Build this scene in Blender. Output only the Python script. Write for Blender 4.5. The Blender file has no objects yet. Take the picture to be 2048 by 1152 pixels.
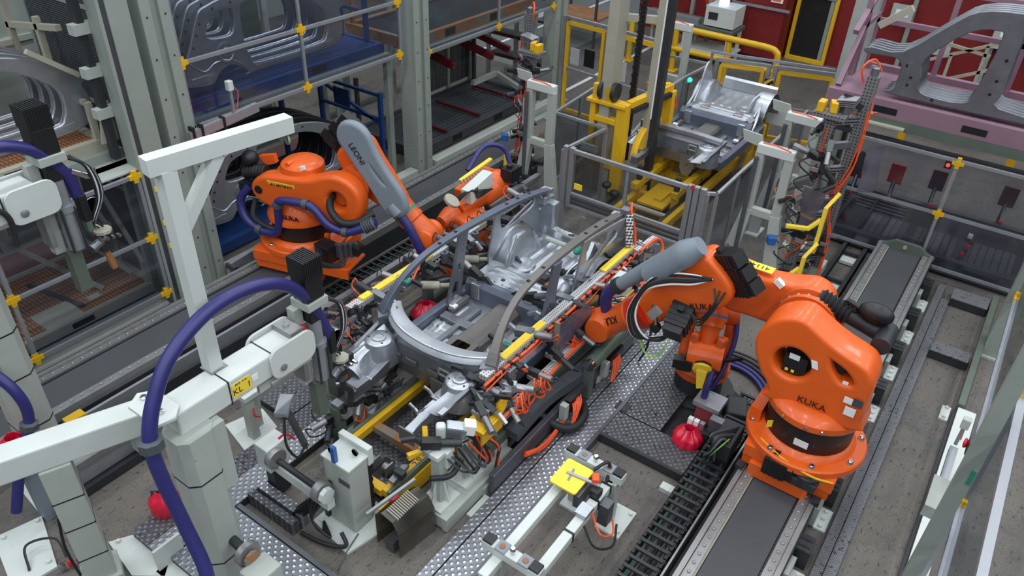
import bpy, math, random
from mathutils import Vector as V, Matrix as MX
LAMP = 150
RND = random.Random(11)
SC = bpy.context.scene
COL = SC.collection
PI = math.pi
X, Y, Z = V((1, 0, 0)), V((0, 1, 0)), V((0, 0, 1))


def lin(c):
    return tuple(((v / 255 + .055) / 1.055) ** 2.4 if v > 10 else v / 255 / 12.92 for v in c)


# ---------------------------------------------------------------- materials
def nodes(name):
    m = bpy.data.materials.new(name)
    m.use_nodes = True
    nt = m.node_tree
    return m, nt, nt.nodes['Principled BSDF'], nt.nodes, nt.links


def mat(name, rgb, rough=.5, metal=0., var=.12, scale=6., rvar=.12, bump=0., bscale=40., spots=None, coat=0., emit=0., alpha=1., stretch=None):
    """painted / metal surface with soft tone variation, optional worn spots (rgb, scale, threshold)"""
    m, nt, b, N, L = nodes(name)
    c = lin(rgb)
    tc = N.new('ShaderNodeTexCoord')
    src = tc.outputs['Object']
    if stretch:
        mp = N.new('ShaderNodeMapping')
        mp.inputs['Scale'].default_value = stretch
        L.new(src, mp.inputs['Vector'])
        src = mp.outputs['Vector']
    no = N.new('ShaderNodeTexNoise')
    no.inputs['Scale'].default_value = scale
    no.inputs['Detail'].default_value = 5
    no.inputs['Roughness'].default_value = .65
    L.new(src, no.inputs['Vector'])
    mix = N.new('ShaderNodeMix')
    mix.data_type = 'RGBA'
    mix.inputs[6].default_value = (*[v * (1 - var * 1.6) for v in c], 1)
    mix.inputs[7].default_value = (*[min(1, v * (1 + var)) for v in c], 1)
    L.new(no.outputs['Fac'], mix.inputs[0])
    out = mix.outputs[2]
    if spots:
        for (srgb, ss, th) in spots:
            n2 = N.new('ShaderNodeTexNoise')
            n2.inputs['Scale'].default_value = ss
            n2.inputs['Detail'].default_value = 6
            n2.inputs['Roughness'].default_value = .7
            L.new(src, n2.inputs['Vector'])
            r = N.new('ShaderNodeMapRange')
            r.inputs['From Min'].default_value = th
            r.inputs['From Max'].default_value = th + .05
            L.new(n2.outputs['Fac'], r.inputs['Value'])
            m2 = N.new('ShaderNodeMix')
            m2.data_type = 'RGBA'
            m2.inputs[7].default_value = (*lin(srgb), 1)
            L.new(r.outputs['Result'], m2.inputs[0])
            L.new(out, m2.inputs[6])
            out = m2.outputs[2]
    L.new(out, b.inputs['Base Color'])
    if rvar:
        r = N.new('ShaderNodeMapRange')
        r.inputs['To Min'].default_value = max(.05, rough - rvar)
        r.inputs['To Max'].default_value = min(1, rough + rvar)
        L.new(no.outputs['Fac'], r.inputs['Value'])
        L.new(r.outputs['Result'], b.inputs['Roughness'])
    else:
        b.inputs['Roughness'].default_value = rough
    b.inputs['Metallic'].default_value = metal
    if coat:
        b.inputs['Coat Weight'].default_value = coat
        b.inputs['Coat Roughness'].default_value = .12
    if emit:
        b.inputs['Emission Color'].default_value = (*c, 1)
        b.inputs['Emission Strength'].default_value = emit
    if bump:
        n3 = N.new('ShaderNodeTexNoise')
        n3.inputs['Scale'].default_value = bscale
        n3.inputs['Detail'].default_value = 3
        L.new(src, n3.inputs['Vector'])
        bu = N.new('ShaderNodeBump')
        bu.inputs['Strength'].default_value = bump
        bu.inputs['Distance'].default_value = .02
        L.new(n3.outputs['Fac'], bu.inputs['Height'])
        L.new(bu.outputs['Normal'], b.inputs['Normal'])
    return m


def clear(name, tint, gloss=.10, haze=.05, hz=(150, 160, 185), rough=.12):
    m, nt, b, N, L = nodes(name)
    N.remove(b)
    o = N['Material Output']
    t = N.new('ShaderNodeBsdfTransparent')
    t.inputs['Color'].default_value = (*lin(tint), 1)
    d = N.new('ShaderNodeBsdfDiffuse')
    d.inputs['Color'].default_value = (*lin(hz), 1)
    g = N.new('ShaderNodeBsdfGlossy')
    g.inputs['Roughness'].default_value = rough
    no = N.new('ShaderNodeTexNoise')
    no.inputs['Scale'].default_value = 3
    no.inputs['Detail'].default_value = 6
    tc = N.new('ShaderNodeTexCoord')
    L.new(tc.outputs['Object'], no.inputs['Vector'])
    mr = N.new('ShaderNodeMapRange')
    mr.inputs['From Min'].default_value = .3
    mr.inputs['From Max'].default_value = .75
    mr.inputs['To Min'].default_value = haze * .4
    mr.inputs['To Max'].default_value = haze * 1.8
    L.new(no.outputs['Fac'], mr.inputs['Value'])
    m1 = N.new('ShaderNodeMixShader')
    L.new(mr.outputs['Result'], m1.inputs[0])
    L.new(t.outputs[0], m1.inputs[1])
    L.new(d.outputs[0], m1.inputs[2])
    m2 = N.new('ShaderNodeMixShader')
    m2.inputs[0].default_value = gloss
    L.new(m1.outputs[0], m2.inputs[1])
    L.new(g.outputs[0], m2.inputs[2])
    L.new(m2.outputs[0], o.inputs['Surface'])
    return m


def tread(name, rgb, sp=.055, r=.30, rough=.34, dirt=.5, metal=.85):
    """steel tread plate: staggered raised dots plus grime"""
    m, nt, b, N, L = nodes(name)
    tc = N.new('ShaderNodeTexCoord')
    mp = N.new('ShaderNodeMapping')
    mp.inputs['Rotation'].default_value = (0, 0, PI / 4)
    mp.inputs['Scale'].default_value = (1 / sp,) * 3
    L.new(tc.outputs['Object'], mp.inputs['Vector'])
    sx = N.new('ShaderNodeSeparateXYZ')
    L.new(mp.outputs['Vector'], sx.inputs[0])

    def mth(op, a, bb=None):
        n = N.new('ShaderNodeMath')
        n.operation = op
        for i, v in enumerate((a, bb)):
            if v is None:
                continue
            if isinstance(v, (int, float)):
                n.inputs[i].default_value = v
            else:
                L.new(v, n.inputs[i])
        return n.outputs[0]
    fx = mth('SUBTRACT', mth('FRACT', sx.outputs[0]), .5)
    fy = mth('SUBTRACT', mth('FRACT', sx.outputs[1]), .5)
    d = mth('SQRT', mth('ADD', mth('MULTIPLY', fx, fx), mth('MULTIPLY', fy, fy)))
    dot = N.new('ShaderNodeMapRange')
    dot.interpolation_type = 'SMOOTHSTEP'
    dot.inputs['From Min'].default_value = r + .12
    dot.inputs['From Max'].default_value = r - .08
    L.new(d, dot.inputs['Value'])
    n1 = N.new('ShaderNodeTexNoise')
    n1.inputs['Scale'].default_value = 2.2
    n1.inputs['Detail'].default_value = 8
    n1.inputs['Roughness'].default_value = .7
    L.new(tc.outputs['Object'], n1.inputs['Vector'])
    n2 = N.new('ShaderNodeTexNoise')
    n2.inputs['Scale'].default_value = 26
    n2.inputs['Detail'].default_value = 4
    L.new(tc.outputs['Object'], n2.inputs['Vector'])
    fl = N.new('ShaderNodeMapRange')
    fl.inputs['From Min'].default_value = .60
    fl.inputs['From Max'].default_value = .64
    L.new(mth('ADD', mth('MULTIPLY', n2.outputs['Fac'], .75), mth('MULTIPLY', n1.outputs['Fac'], .30 * dirt)), fl.inputs['Value'])
    base = N.new('ShaderNodeMix')
    base.data_type = 'RGBA'
    c = lin(rgb)
    base.inputs[6].default_value = (*[v * .42 for v in c], 1)
    base.inputs[7].default_value = (*[min(1, v * 1.45) for v in c], 1)
    L.new(mth('ADD', mth('MULTIPLY', dot.outputs[0], .62), mth('MULTIPLY', n1.outputs['Fac'], .55)), base.inputs[0])
    mx = N.new('ShaderNodeMix')
    mx.data_type = 'RGBA'
    mx.inputs[7].default_value = (*lin((40, 40, 44)), 1)
    L.new(mth('MULTIPLY', fl.outputs[0], .8), mx.inputs[0])
    L.new(base.outputs[2], mx.inputs[6])
    L.new(mx.outputs[2], b.inputs['Base Color'])
    b.inputs['Metallic'].default_value = metal
    rr = N.new('ShaderNodeMapRange')
    rr.inputs['To Min'].default_value = rough + .14
    rr.inputs['To Max'].default_value = rough - .08
    L.new(dot.outputs[0], rr.inputs['Value'])
    L.new(rr.outputs[0], b.inputs['Roughness'])
    bu = N.new('ShaderNodeBump')
    bu.inputs['Strength'].default_value = .7
    bu.inputs['Distance'].default_value = .006
    L.new(dot.outputs[0], bu.inputs['Height'])
    L.new(bu.outputs[0], b.inputs['Normal'])
    return m


def stripes(name, a, b2, sp, axis=0, duty=.5, rough=.5, metal=.0, bump=.0):
    """alternating slots / bars along one object axis (gratings, mesh, chevrons)"""
    m, nt, b, N, L = nodes(name)
    tc = N.new('ShaderNodeTexCoord')
    sx = N.new('ShaderNodeSeparateXYZ')
    L.new(tc.outputs['Object'], sx.inputs[0])

    def mth(op, p, q=None):
        n = N.new('ShaderNodeMath')
        n.operation = op
        for i, v in enumerate((p, q)):
            if v is None:
                continue
            if isinstance(v, (int, float)):
                n.inputs[i].default_value = v
            else:
                L.new(v, n.inputs[i])
        return n.outputs[0]
    if axis == 'xy':
        f1 = mth('GREATER_THAN', mth('FRACT', mth('DIVIDE', sx.outputs[0], sp)), duty)
        f2 = mth('GREATER_THAN', mth('FRACT', mth('DIVIDE', sx.outputs[1], sp * 2.4)), duty * .55)
        f = mth('MULTIPLY', f1, f2)
    elif axis == 'diag':
        f = mth('GREATER_THAN', mth('FRACT', mth('DIVIDE', mth('ADD', mth('ADD', sx.outputs[0], sx.outputs[1]), sx.outputs[2]), sp)), duty)
    else:
        f = mth('GREATER_THAN', mth('FRACT', mth('DIVIDE', sx.outputs[axis], sp)), duty)
    n1 = N.new('ShaderNodeTexNoise')
    n1.inputs['Scale'].default_value = 3
    n1.inputs['Detail'].default_value = 6
    L.new(tc.outputs['Object'], n1.inputs['Vector'])
    k = N.new('ShaderNodeMix')
    k.data_type = 'RGBA'
    k.inputs[6].default_value = (*lin(a), 1)
    k.inputs[7].default_value = (*lin(b2), 1)
    L.new(f, k.inputs[0])
    h = N.new('ShaderNodeHueSaturation')
    L.new(k.outputs[2], h.inputs['Color'])
    mr = N.new('ShaderNodeMapRange')
    mr.inputs['To Min'].default_value = .6
    mr.inputs['To Max'].default_value = 1.35
    L.new(n1.outputs['Fac'], mr.inputs['Value'])
    L.new(mr.outputs[0], h.inputs['Value'])
    L.new(h.outputs[0], b.inputs['Base Color'])
    b.inputs['Roughness'].default_value = rough
    b.inputs['Metallic'].default_value = metal
    return m


def concrete(name):
    m, nt, b, N, L = nodes(name)
    tc = N.new('ShaderNodeTexCoord')
    src = tc.outputs['Object']

    def noise(s, d=6, r=.65, v=None):
        n = N.new('ShaderNodeTexNoise')
        n.inputs['Scale'].default_value = s
        n.inputs['Detail'].default_value = d
        n.inputs['Roughness'].default_value = r
        L.new(v or src, n.inputs['Vector'])
        return n.outputs['Fac']

    def ramp(v, a, bb, ta=0., tb=1.):
        r = N.new('ShaderNodeMapRange')
        r.inputs['From Min'].default_value = a
        r.inputs['From Max'].default_value = bb
        r.inputs['To Min'].default_value = ta
        r.inputs['To Max'].default_value = tb
        L.new(v, r.inputs['Value'])
        return r.outputs[0]

    def mix(f, a, bb):
        k = N.new('ShaderNodeMix')
        k.data_type = 'RGBA'
        L.new(f, k.inputs[0])
        for i, c in ((6, a), (7, bb)):
            if isinstance(c, tuple):
                k.inputs[i].default_value = (*lin(c), 1)
            else:
                L.new(c, k.inputs[i])
        return k.outputs[2]
    c = mix(ramp(noise(.55), .35, .65), (92, 89, 85), (116, 109, 100))
    c = mix(ramp(noise(55, 3), .38, .62, 0, .55), c, (78, 75, 72))
    c = mix(ramp(noise(1.3, 7, .75), .50, .70, 0, .75), c, (58, 58, 63))
    mp = N.new('ShaderNodeMapping')
    mp.inputs['Scale'].default_value = (1, 2.6, 1)
    mp.inputs['Rotation'].default_value = (0, 0, .6)
    L.new(src, mp.inputs['Vector'])
    c = mix(ramp(noise(11, 5, .6, mp.outputs[0]), .60, .64, 0, .8), c, (42, 41, 45))
    c = mix(ramp(noise(24, 5, .6, mp.outputs[0]), .62, .66, 0, .7), c, (56, 56, 60))
    L.new(c, b.inputs['Base Color'])
    L.new(ramp(noise(2), .3, .7, .42, .7), b.inputs['Roughness'])
    bu = N.new('ShaderNodeBump')
    bu.inputs['Strength'].default_value = .25
    bu.inputs['Distance'].default_value = .01
    L.new(noise(40, 4), bu.inputs['Height'])
    L.new(bu.outputs[0], b.inputs['Normal'])
    return m


G = {}
def mats():
    S_ = [((92, 92, 88), 9, .66)]
    G.update(
        concrete=concrete('concrete'),
        white=mat('white paint', (196, 202, 198), .45, 0, .06, 3, spots=[((70, 70, 68), 16, .70), ((120, 120, 112), 7, .70)]),
        pale=mat('pale grey paint', (164, 170, 164), .5, 0, .08, 4, spots=[((86, 86, 80), 12, .69)]),
        grey=mat('grey green paint', (138, 146, 139), .5, 0, .08, 4, spots=[((96, 98, 92), 8, .68)]),
        cream=mat('cream paint', (160, 157, 142), .55, 0, .1, 4, spots=[((110, 90, 60), 9, .67)]),
        alu=mat('aluminium profile', (158, 161, 167), .42, .55, .1, 8),
        alud=mat('dark aluminium', (98, 100, 106), .42, .7, .12, 8),
        steel=mat('bare steel', (150, 150, 150), .40, .6, .16, 7, spots=[((92, 74, 62), 6, .68)]),
        galv=mat('galvanised sheet', (176, 181, 188), .36, .82, .10, 5, rvar=.14, bump=.12, bscale=16),
        galvd=mat('dull sheet metal', (128, 131, 138), .42, .75, .14, 5, bump=.10, bscale=14),
        blued=mat('blue grey steel', (100, 106, 122), .42, .45, .12, 6),
        hot=mat('hot stamped steel', (112, 109, 107), .48, .45, .14, 9),
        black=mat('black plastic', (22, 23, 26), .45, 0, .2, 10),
        dark=mat('dark machine grey', (48, 50, 54), .5, .2, .2, 8),
        rubber=mat('rubber', (30, 31, 34), .6, 0, .2, 10),
        belt=mat('grey cover belt', (66, 67, 71), .65, .0, .14, 2.4, bump=.1),
        orange=mat('orange lacquer', (222, 92, 20), .42, 0, .07, 3, coat=.16, spots=[((160, 74, 30), 9, .74)]),
        orangew=mat('worn orange lacquer', (210, 88, 26), .46, 0, .1, 5, coat=.1, spots=[((70, 52, 44), 13, .69)]),
        cable=mat('orange cable', (232, 84, 34), .5, 0, .08, 20),
        hose=mat('blue hose', (42, 42, 104), .42, 0, .1, 6),
        ghose=mat('grey hose', (74, 78, 84), .5, 0, .1, 6),
        yellow=mat('yellow paint', (216, 170, 26), .5, 0, .09, 5, spots=[((92, 84, 62), 11, .69)]),
        ybar=mat('bright yellow bar', (238, 206, 62), .5, 0, .05, 8),
        red=mat('red plastic', (196, 26, 34), .5, 0, .1, 6),
        dred=mat('dark red paint', (92, 16, 22), .5, 0, .15, 5),
        wallred=mat('dark red panel', (118, 20, 22), .55, 0, .14, 2),
        blue=mat('blue rack paint', (26, 58, 112), .5, 0, .16, 4, spots=[((60, 62, 70), 8, .66)]),
        pink=mat('pink rack paint', (134, 104, 118), .6, 0, .12, 4, spots=[((80, 70, 72), 8, .68)]),
        rust=mat('rusty paint', (150, 100, 58), .7, 0, .2, 3, spots=[((120, 116, 106), 3, .52), ((96, 56, 30), 9, .66)]),
        cowl=mat('bright cowl sheet', (186, 192, 199), .36, .4, .06, 5),
        cover=mat('grey moulded cover', (122, 132, 142), .45, 0, .06, 5),
        paper=mat('white label', (226, 228, 228), .6, 0, .03, 8),
        ink=mat('black lettering', (16, 16, 18), .6, 0, .05, 8),
        navy=mat('navy lettering', (26, 32, 58), .6, 0, .05, 8),
        green=mat('green plastic', (28, 128, 104), .5, 0, .1, 8),
        bluep=mat('blue plastic', (38, 88, 158), .45, 0, .1, 8),
        greencyl=mat('green grey cylinder', (92, 112, 98), .45, .2, .2, 7, spots=[((150, 160, 150), 12, .63)]),
        chrome=mat('chrome', (206, 208, 212), .16, 1., .05, 8, rvar=.05),
        greend=mat('grey green dark paint', (88, 98, 88), .5, 0, .12, 5),
        lamp=mat('lamp red', (255, 60, 40), .4, 0, .02, 5, emit=3.),
        lampg=mat('lamp green', (60, 235, 190), .4, 0, .02, 5, emit=2.5),
        lampw=mat('screen glow', (190, 215, 255), .4, 0, .02, 5, emit=2.),
        pane=clear('polycarbonate', (226, 229, 234), .05, .03, (120, 126, 145)),
        pane2=clear('clear polycarbonate', (230, 232, 234), .05, .02, (130, 134, 145)),
        film=clear('plastic film', (190, 188, 200), .14, .24, (136, 132, 150), .2),
        film2=clear('smoky acrylic', (150, 146, 136), .14, .22, (120, 116, 104), .2),
        treadf=tread('fine tread plate', (126, 127, 131), .022, dirt=.9, rough=.5, metal=.5),
        tread=tread('tread plate', (158, 161, 168), .062, .26),
        treadd=tread('worn tread plate', (104, 105, 110), dirt=1.0, rough=.42, metal=.6),
        grate=stripes('slotted grating', (54, 57, 62), (104, 108, 113), .045, 'xy', .45, .5, .4),
        rustgrate=stripes('rusty slotted sheet', (128, 72, 34), (150, 122, 90), .05, 'xy', .5, .7),
        holes=stripes('perforated sheet', (40, 42, 46), (112, 114, 116), .05, 'xy', .4, .5, .4),
        meshdark=stripes('wire mesh', (30, 32, 38), (84, 90, 94), .03, 2, .45, .6, .2),
        hazard=stripes('hazard stripes', (20, 20, 20), (226, 186, 36), .16, 'diag', .5),
    )


# ---------------------------------------------------------------- geometry
def smoothpts(pts, k=6, closed=False):
    P = [V(p) for p in pts]
    n = len(P)
    if n < 3:
        return P
    out = []
    for i in range(n if closed else n - 1):
        if closed:
            a, b, c, d = P[i - 1], P[i], P[(i + 1) % n], P[(i + 2) % n]
        else:
            b, c = P[i], P[i + 1]
            a = P[i - 1] if i else b * 2 - c
            d = P[i + 2] if i + 2 < n else c * 2 - b
        for j in range(k):
            t = j / k
            out.append(.5 * ((2 * b) + (c - a) * t + (2 * a - 5 * b + 4 * c - d) * t * t + (3 * b - a - 3 * c + d) * t ** 3))
    if not closed:
        out.append(P[-1])
    return out


ORG = {}


class MB:
    def __init__(s):
        s.v, s.f, s.sm = [], [], []

    def add(s, vs, fs, sm=False):
        o = len(s.v)
        s.v += [V(p) for p in vs]
        for f in fs:
            s.f.append([i + o for i in f])
            s.sm.append(sm)
        return s

    def box(s, x0, x1, y0, y1, z0, z1):
        return s.add([(a, b, c) for a in (x0, x1) for b in (y0, y1) for c in (z0, z1)],
                     [(0, 1, 3, 2), (4, 6, 7, 5), (0, 4, 5, 1), (2, 3, 7, 6), (0, 2, 6, 4), (1, 5, 7, 3)])

    def cbox(s, c, d, rot=None):
        c = V(c)
        h = [V((sx * d[0] / 2, sy * d[1] / 2, sz * d[2] / 2)) for sx in (-1, 1) for sy in (-1, 1) for sz in (-1, 1)]
        if rot is not None:
            h = [rot @ p for p in h]
        return s.add([c + p for p in h], [(0, 1, 3, 2), (4, 6, 7, 5), (0, 4, 5, 1), (2, 3, 7, 6), (0, 2, 6, 4), (1, 5, 7, 3)])

    def bar(s, p, q, w, h=None, up=Z):
        """rectangular bar from p to q; w across, h along up"""
        h = h or w
        return s.path([p, q], w, h, up)

    def path(s, pts, w, h, up=Z, k=0, sm=False):
        """rectangular section swept along a path; w, h may be lists (one per control point)"""
        P = [V(p) for p in pts]
        n0 = len(P)
        if k:
            Q = smoothpts(P, k)
        else:
            Q = P

        def val(a, i):
            if not isinstance(a, (list, tuple)):
                return a
            t = i / (len(Q) - 1) * (n0 - 1)
            j = min(int(t), n0 - 2)
            return a[j] + (a[j + 1] - a[j]) * (t - j)
        vs, fs = [], []
        up = V(up)
        for i, p in enumerate(Q):
            t = (Q[min(i + 1, len(Q) - 1)] - Q[max(i - 1, 0)]).normalized()
            sd = t.cross(up)
            if sd.length < 1e-4:
                sd = t.cross(X) if abs(t.x) < .9 else t.cross(Y)
            sd.normalize()
            u = sd.cross(t).normalized()
            if 0 < i < len(Q) - 1 and not k:
                a = (Q[i] - Q[i - 1]).normalized()
                b = (Q[i + 1] - Q[i]).normalized()
                m = 1 / max(.5, math.sqrt(max(.05, (1 + a.dot(b)) / 2)))
            else:
                m = 1
            hw, hh = val(w, i) / 2, val(h, i) / 2
            inplane_u = abs((Q[min(i + 1, len(Q) - 1)] - Q[i]).dot(u)) > 1e-6
            mw, mh = (1, m) if inplane_u else (m, 1)
            vs += [p - sd * hw * mw - u * hh * mh, p + sd * hw * mw - u * hh * mh, p + sd * hw * mw + u * hh * mh, p - sd * hw * mw + u * hh * mh]
        for i in range(len(Q) - 1):
            for j in range(4):
                a, b = i * 4 + j, i * 4 + (j + 1) % 4
                fs.append((a, b, b + 4, a + 4))
        e = (len(Q) - 1) * 4
        fs += [(3, 2, 1, 0), (e, e + 1, e + 2, e + 3)]
        return s.add(vs, fs, sm)

    def rings(s, rings, cap=True, sm=True, closed=False):
        n = len(rings[0])
        o = len(s.v)
        for r in rings:
            s.v += [V(p) for p in r]
        m = len(rings)
        for i in range(m if closed else m - 1):
            for j in range(n):
                a, b = o + i * n + j, o + i * n + (j + 1) % n
                c, d = o + ((i + 1) % m) * n + (j + 1) % n, o + ((i + 1) % m) * n + j
                s.f.append([a, b, c, d])
                s.sm.append(sm)
        if cap and not closed:
            s.f.append(list(range(o + n - 1, o - 1, -1)))
            s.sm.append(False)
            s.f.append(list(range(o + (m - 1) * n, o + m * n)))
            s.sm.append(False)
        return s

    def cyl(s, p, q, r, r2=None, n=16, sm=True):
        p, q = V(p), V(q)
        t = (q - p).normalized()
        a = t.orthogonal().normalized()
        b = t.cross(a)
        r2 = r if r2 is None else r2
        return s.rings([[c + (a * math.cos(2 * PI * j / n) + b * math.sin(2 * PI * j / n)) * rr for j in range(n)] for c, rr in ((p, r), (q, r2))], sm=sm)

    def lathe(s, p, axis, prof, n=20, sm=True):
        """prof: (along, radius) pairs"""
        p, t = V(p), V(axis).normalized()
        a = t.orthogonal().normalized()
        b = t.cross(a)
        return s.rings([[p + t * h + (a * math.cos(2 * PI * j / n) + b * math.sin(2 * PI * j / n)) * max(rr, .0005) for j in range(n)] for h, rr in prof], sm=sm)

    def tube(s, pts, r, n=8, k=6, closed=False):
        Q = smoothpts(pts, k, closed) if k else [V(p) for p in pts]
        rr = r
        N = len(Q)
        rings = []
        a = None
        for i, p in enumerate(Q):
            if closed:
                t = (Q[(i + 1) % N] - Q[i - 1]).normalized()
            else:
                t = (Q[min(i + 1, N - 1)] - Q[max(i - 1, 0)]).normalized()
            if a is None:
                a = t.orthogonal().normalized()
            a = a - t * a.dot(t)
            if a.length < 1e-5:
                a = t.orthogonal()
            a.normalize()
            b = t.cross(a)
            if isinstance(r, (list, tuple)):
                u = i / (N - 1) * (len(r) - 1)
                j = min(int(u), len(r) - 2)
                rr = r[j] + (r[j + 1] - r[j]) * (u - j)
            rings.append([p + (a * math.cos(2 * PI * q / n) + b * math.sin(2 * PI * q / n)) * rr for q in range(n)])
        return s.rings(rings, closed=closed)

    def ball(s, c, r, n=14):
        r = r if isinstance(r, (list, tuple)) else (r, r, r)
        c = V(c)
        rings = []
        m = max(5, n // 2 + 2)
        for i in range(m + 1):
            th = PI * i / m
            rings.append([c + V((r[0] * max(math.sin(th), .002) * math.cos(2 * PI * j / n), r[1] * max(math.sin(th), .002) * math.sin(2 * PI * j / n), -r[2] * math.cos(th))) for j in range(n)])
        return s.rings(rings)

    def prism(s, poly, o, u, v, d):
        """polygon in (u, v) at o extruded by vector d"""
        o, u, v, d = V(o), V(u), V(v), V(d)
        a = [o + u * p[0] + v * p[1] for p in poly]
        n = len(a)
        return s.add(a + [p + d for p in a], [list(range(n - 1, -1, -1)), list(range(n, 2 * n))] + [(i, (i + 1) % n, n + (i + 1) % n, n + i) for i in range(n)])

    def quad(s, a, b, c, d):
        return s.add([a, b, c, d], [(0, 1, 2, 3)])

    def surf(s, rows, sm=True, th=0.):
        """sheet through a grid of points; th gives it thickness"""
        m, n = len(rows), len(rows[0])
        P = [[V(p) for p in r] for r in rows]
        f = [(i * n + j, i * n + j + 1, (i + 1) * n + j + 1, (i + 1) * n + j) for i in range(m - 1) for j in range(n - 1)]
        flat = [p for r in P for p in r]
        if not th:
            return s.add(flat, f, sm)
        nor = []
        for i in range(m):
            for j in range(n):
                a = P[min(i + 1, m - 1)][j] - P[max(i - 1, 0)][j]
                b = P[i][min(j + 1, n - 1)] - P[i][max(j - 1, 0)]
                c = a.cross(b)
                nor.append(c.normalized() if c.length > 1e-9 else Z)
        s.add(flat, f, sm)
        s.add([p + q * th for p, q in zip(flat, nor)], [tuple(reversed(x)) for x in f], sm)
        o = len(s.v) - 2 * m * n
        edge = [(0, j) for j in range(n)] + [(i, n - 1) for i in range(1, m)] + [(m - 1, j) for j in range(n - 2, -1, -1)] + [(i, 0) for i in range(m - 2, 0, -1)]
        idx = [i * n + j for i, j in edge]
        for q in range(len(idx)):
            a, b = idx[q], idx[(q + 1) % len(idx)]
            s.f.append([o + a, o + b, o + m * n + b, o + m * n + a])
            s.sm.append(False)
        return s

    def curve(s, cu, mtx):
        """geometry of a filled 2D curve or a text, placed by mtx"""
        ob = bpy.data.objects.new('tmp', cu)
        COL.objects.link(ob)
        bpy.context.view_layer.update()
        me = ob.evaluated_get(bpy.context.evaluated_depsgraph_get()).to_mesh()
        s.add([mtx @ p.co for p in me.vertices], [list(p.vertices) for p in me.polygons], True)
        bpy.data.objects.remove(ob)
        bpy.data.curves.remove(cu)
        return s

    def plate(s, outline, holes, o, u, v, depth, bevel=0., res=2):
        """flat part with holes: outlines in (u, v), thickness depth centred on o, rounded edges"""
        cu = bpy.data.curves.new('tmp', 'CURVE')
        cu.dimensions = '2D'
        cu.fill_mode = 'BOTH'
        for ring in [outline] + list(holes):
            sp = cu.splines.new('POLY')
            sp.points.add(len(ring) - 1)
            for i, p in enumerate(ring):
                sp.points[i].co = (p[0], p[1], 0, 1)
            sp.use_cyclic_u = True
        cu.extrude = max(.0005, depth / 2 - bevel)
        cu.bevel_depth = bevel
        cu.bevel_resolution = res
        cu.offset = 0 if holes else -bevel
        u, v = V(u).normalized(), V(v).normalized()
        m = MX((u, v, u.cross(v))).transposed().to_4x4()
        m.translation = V(o)
        return s.curve(cu, m)

    def text(s, body, size, o, u, v, depth=.002):
        cu = bpy.data.curves.new('tmp', 'FONT')
        cu.body = body
        cu.size = size
        cu.extrude = depth
        cu.align_x = 'CENTER'
        cu.align_y = 'CENTER'
        u, v = V(u).normalized(), V(v).normalized()
        m = MX((u, v, u.cross(v))).transposed().to_4x4()
        m.translation = V(o)
        return s.curve(cu, m)

    def islands(s):
        par = list(range(len(s.v)))

        def find(i):
            while par[i] != i:
                par[i] = par[par[i]]
                i = par[i]
            return i
        for f in s.f:
            a = find(f[0])
            for i in f[1:]:
                par[find(i)] = a
        out = {}
        for k, f in enumerate(s.f):
            b, mp = out.setdefault(find(f[0]), (MB(), {}))
            for i in f:
                if i not in mp:
                    mp[i] = len(b.v)
                    b.v.append(s.v[i])
            b.f.append([mp[i] for i in f])
            b.sm.append(s.sm[k])
        return [b for b, _ in out.values()]

    def each(s, name, m, parent, bevel=0.):
        """every separate piece becomes a part of its own"""
        for b in s.islands():
            b.obj(name, m, parent, bevel)

    def obj(s, name, m, parent=None, bevel=0., **props):
        o = V((0, 0, 0))
        q = parent
        while q is not None:
            o = o + q.location
            q = q.parent
        me = bpy.data.meshes.new(name)
        me.from_pydata([p - o for p in s.v], [], s.f)
        me.polygons.foreach_set('use_smooth', s.sm)
        me.materials.append(G[m] if isinstance(m, str) else m)
        me.update()
        if any(s.sm):
            me.set_sharp_from_angle(angle=.62)
        ob = bpy.data.objects.new(name, me)
        COL.objects.link(ob)
        ob.parent = parent
        if bevel:
            b = ob.modifiers.new('edge', 'BEVEL')
            b.width = bevel
            b.segments = 2
            b.limit_method = 'ANGLE'
            b.angle_limit = .7
            b.use_clamp_overlap = True
        for k, val in props.items():
            ob[k] = val
        return ob


def thing(name, label, cat, loc=(0, 0, 0), group=None):
    o = bpy.data.objects.new(name, None)
    o.empty_display_size = .1
    COL.objects.link(o)
    o.location = loc
    o['label'] = label
    o['category'] = cat
    if group:
        o['group'] = group
    return o


def single(mb, name, m, label, cat, group=None, **k):
    """a thing that is one mesh; its origin goes to the centre of its base"""
    lo = V((min(p.x for p in mb.v), min(p.y for p in mb.v), min(p.z for p in mb.v)))
    hi = V((max(p.x for p in mb.v), max(p.y for p in mb.v), max(p.z for p in mb.v)))
    c = V(((lo.x + hi.x) / 2, (lo.y + hi.y) / 2, lo.z))
    mb.v = [p - c for p in mb.v]
    o = mb.obj(name, m, **k)
    o.location = c
    o['label'] = label
    o['category'] = cat
    if group:
        o['group'] = group
    return o


def kids(o):
    return [c for c in bpy.data.objects if c.parent is o]


def dup(root, loc, label=None, rotz=None, group=None):
    r = root.copy()
    COL.objects.link(r)
    r.location = loc
    if rotz is not None:
        r.rotation_euler.z = rotz
    if label:
        r['label'] = label
    if group:
        r['group'] = group
    for ch in kids(root):
        c = ch.copy()
        COL.objects.link(c)
        c.parent = r
        for g in kids(ch):
            d = g.copy()
            COL.objects.link(d)
            d.parent = c
    return r


def struct(mb, name, m, **k):
    o = mb.obj(name, m, **k)
    o['kind'] = 'structure'
    return o


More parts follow.
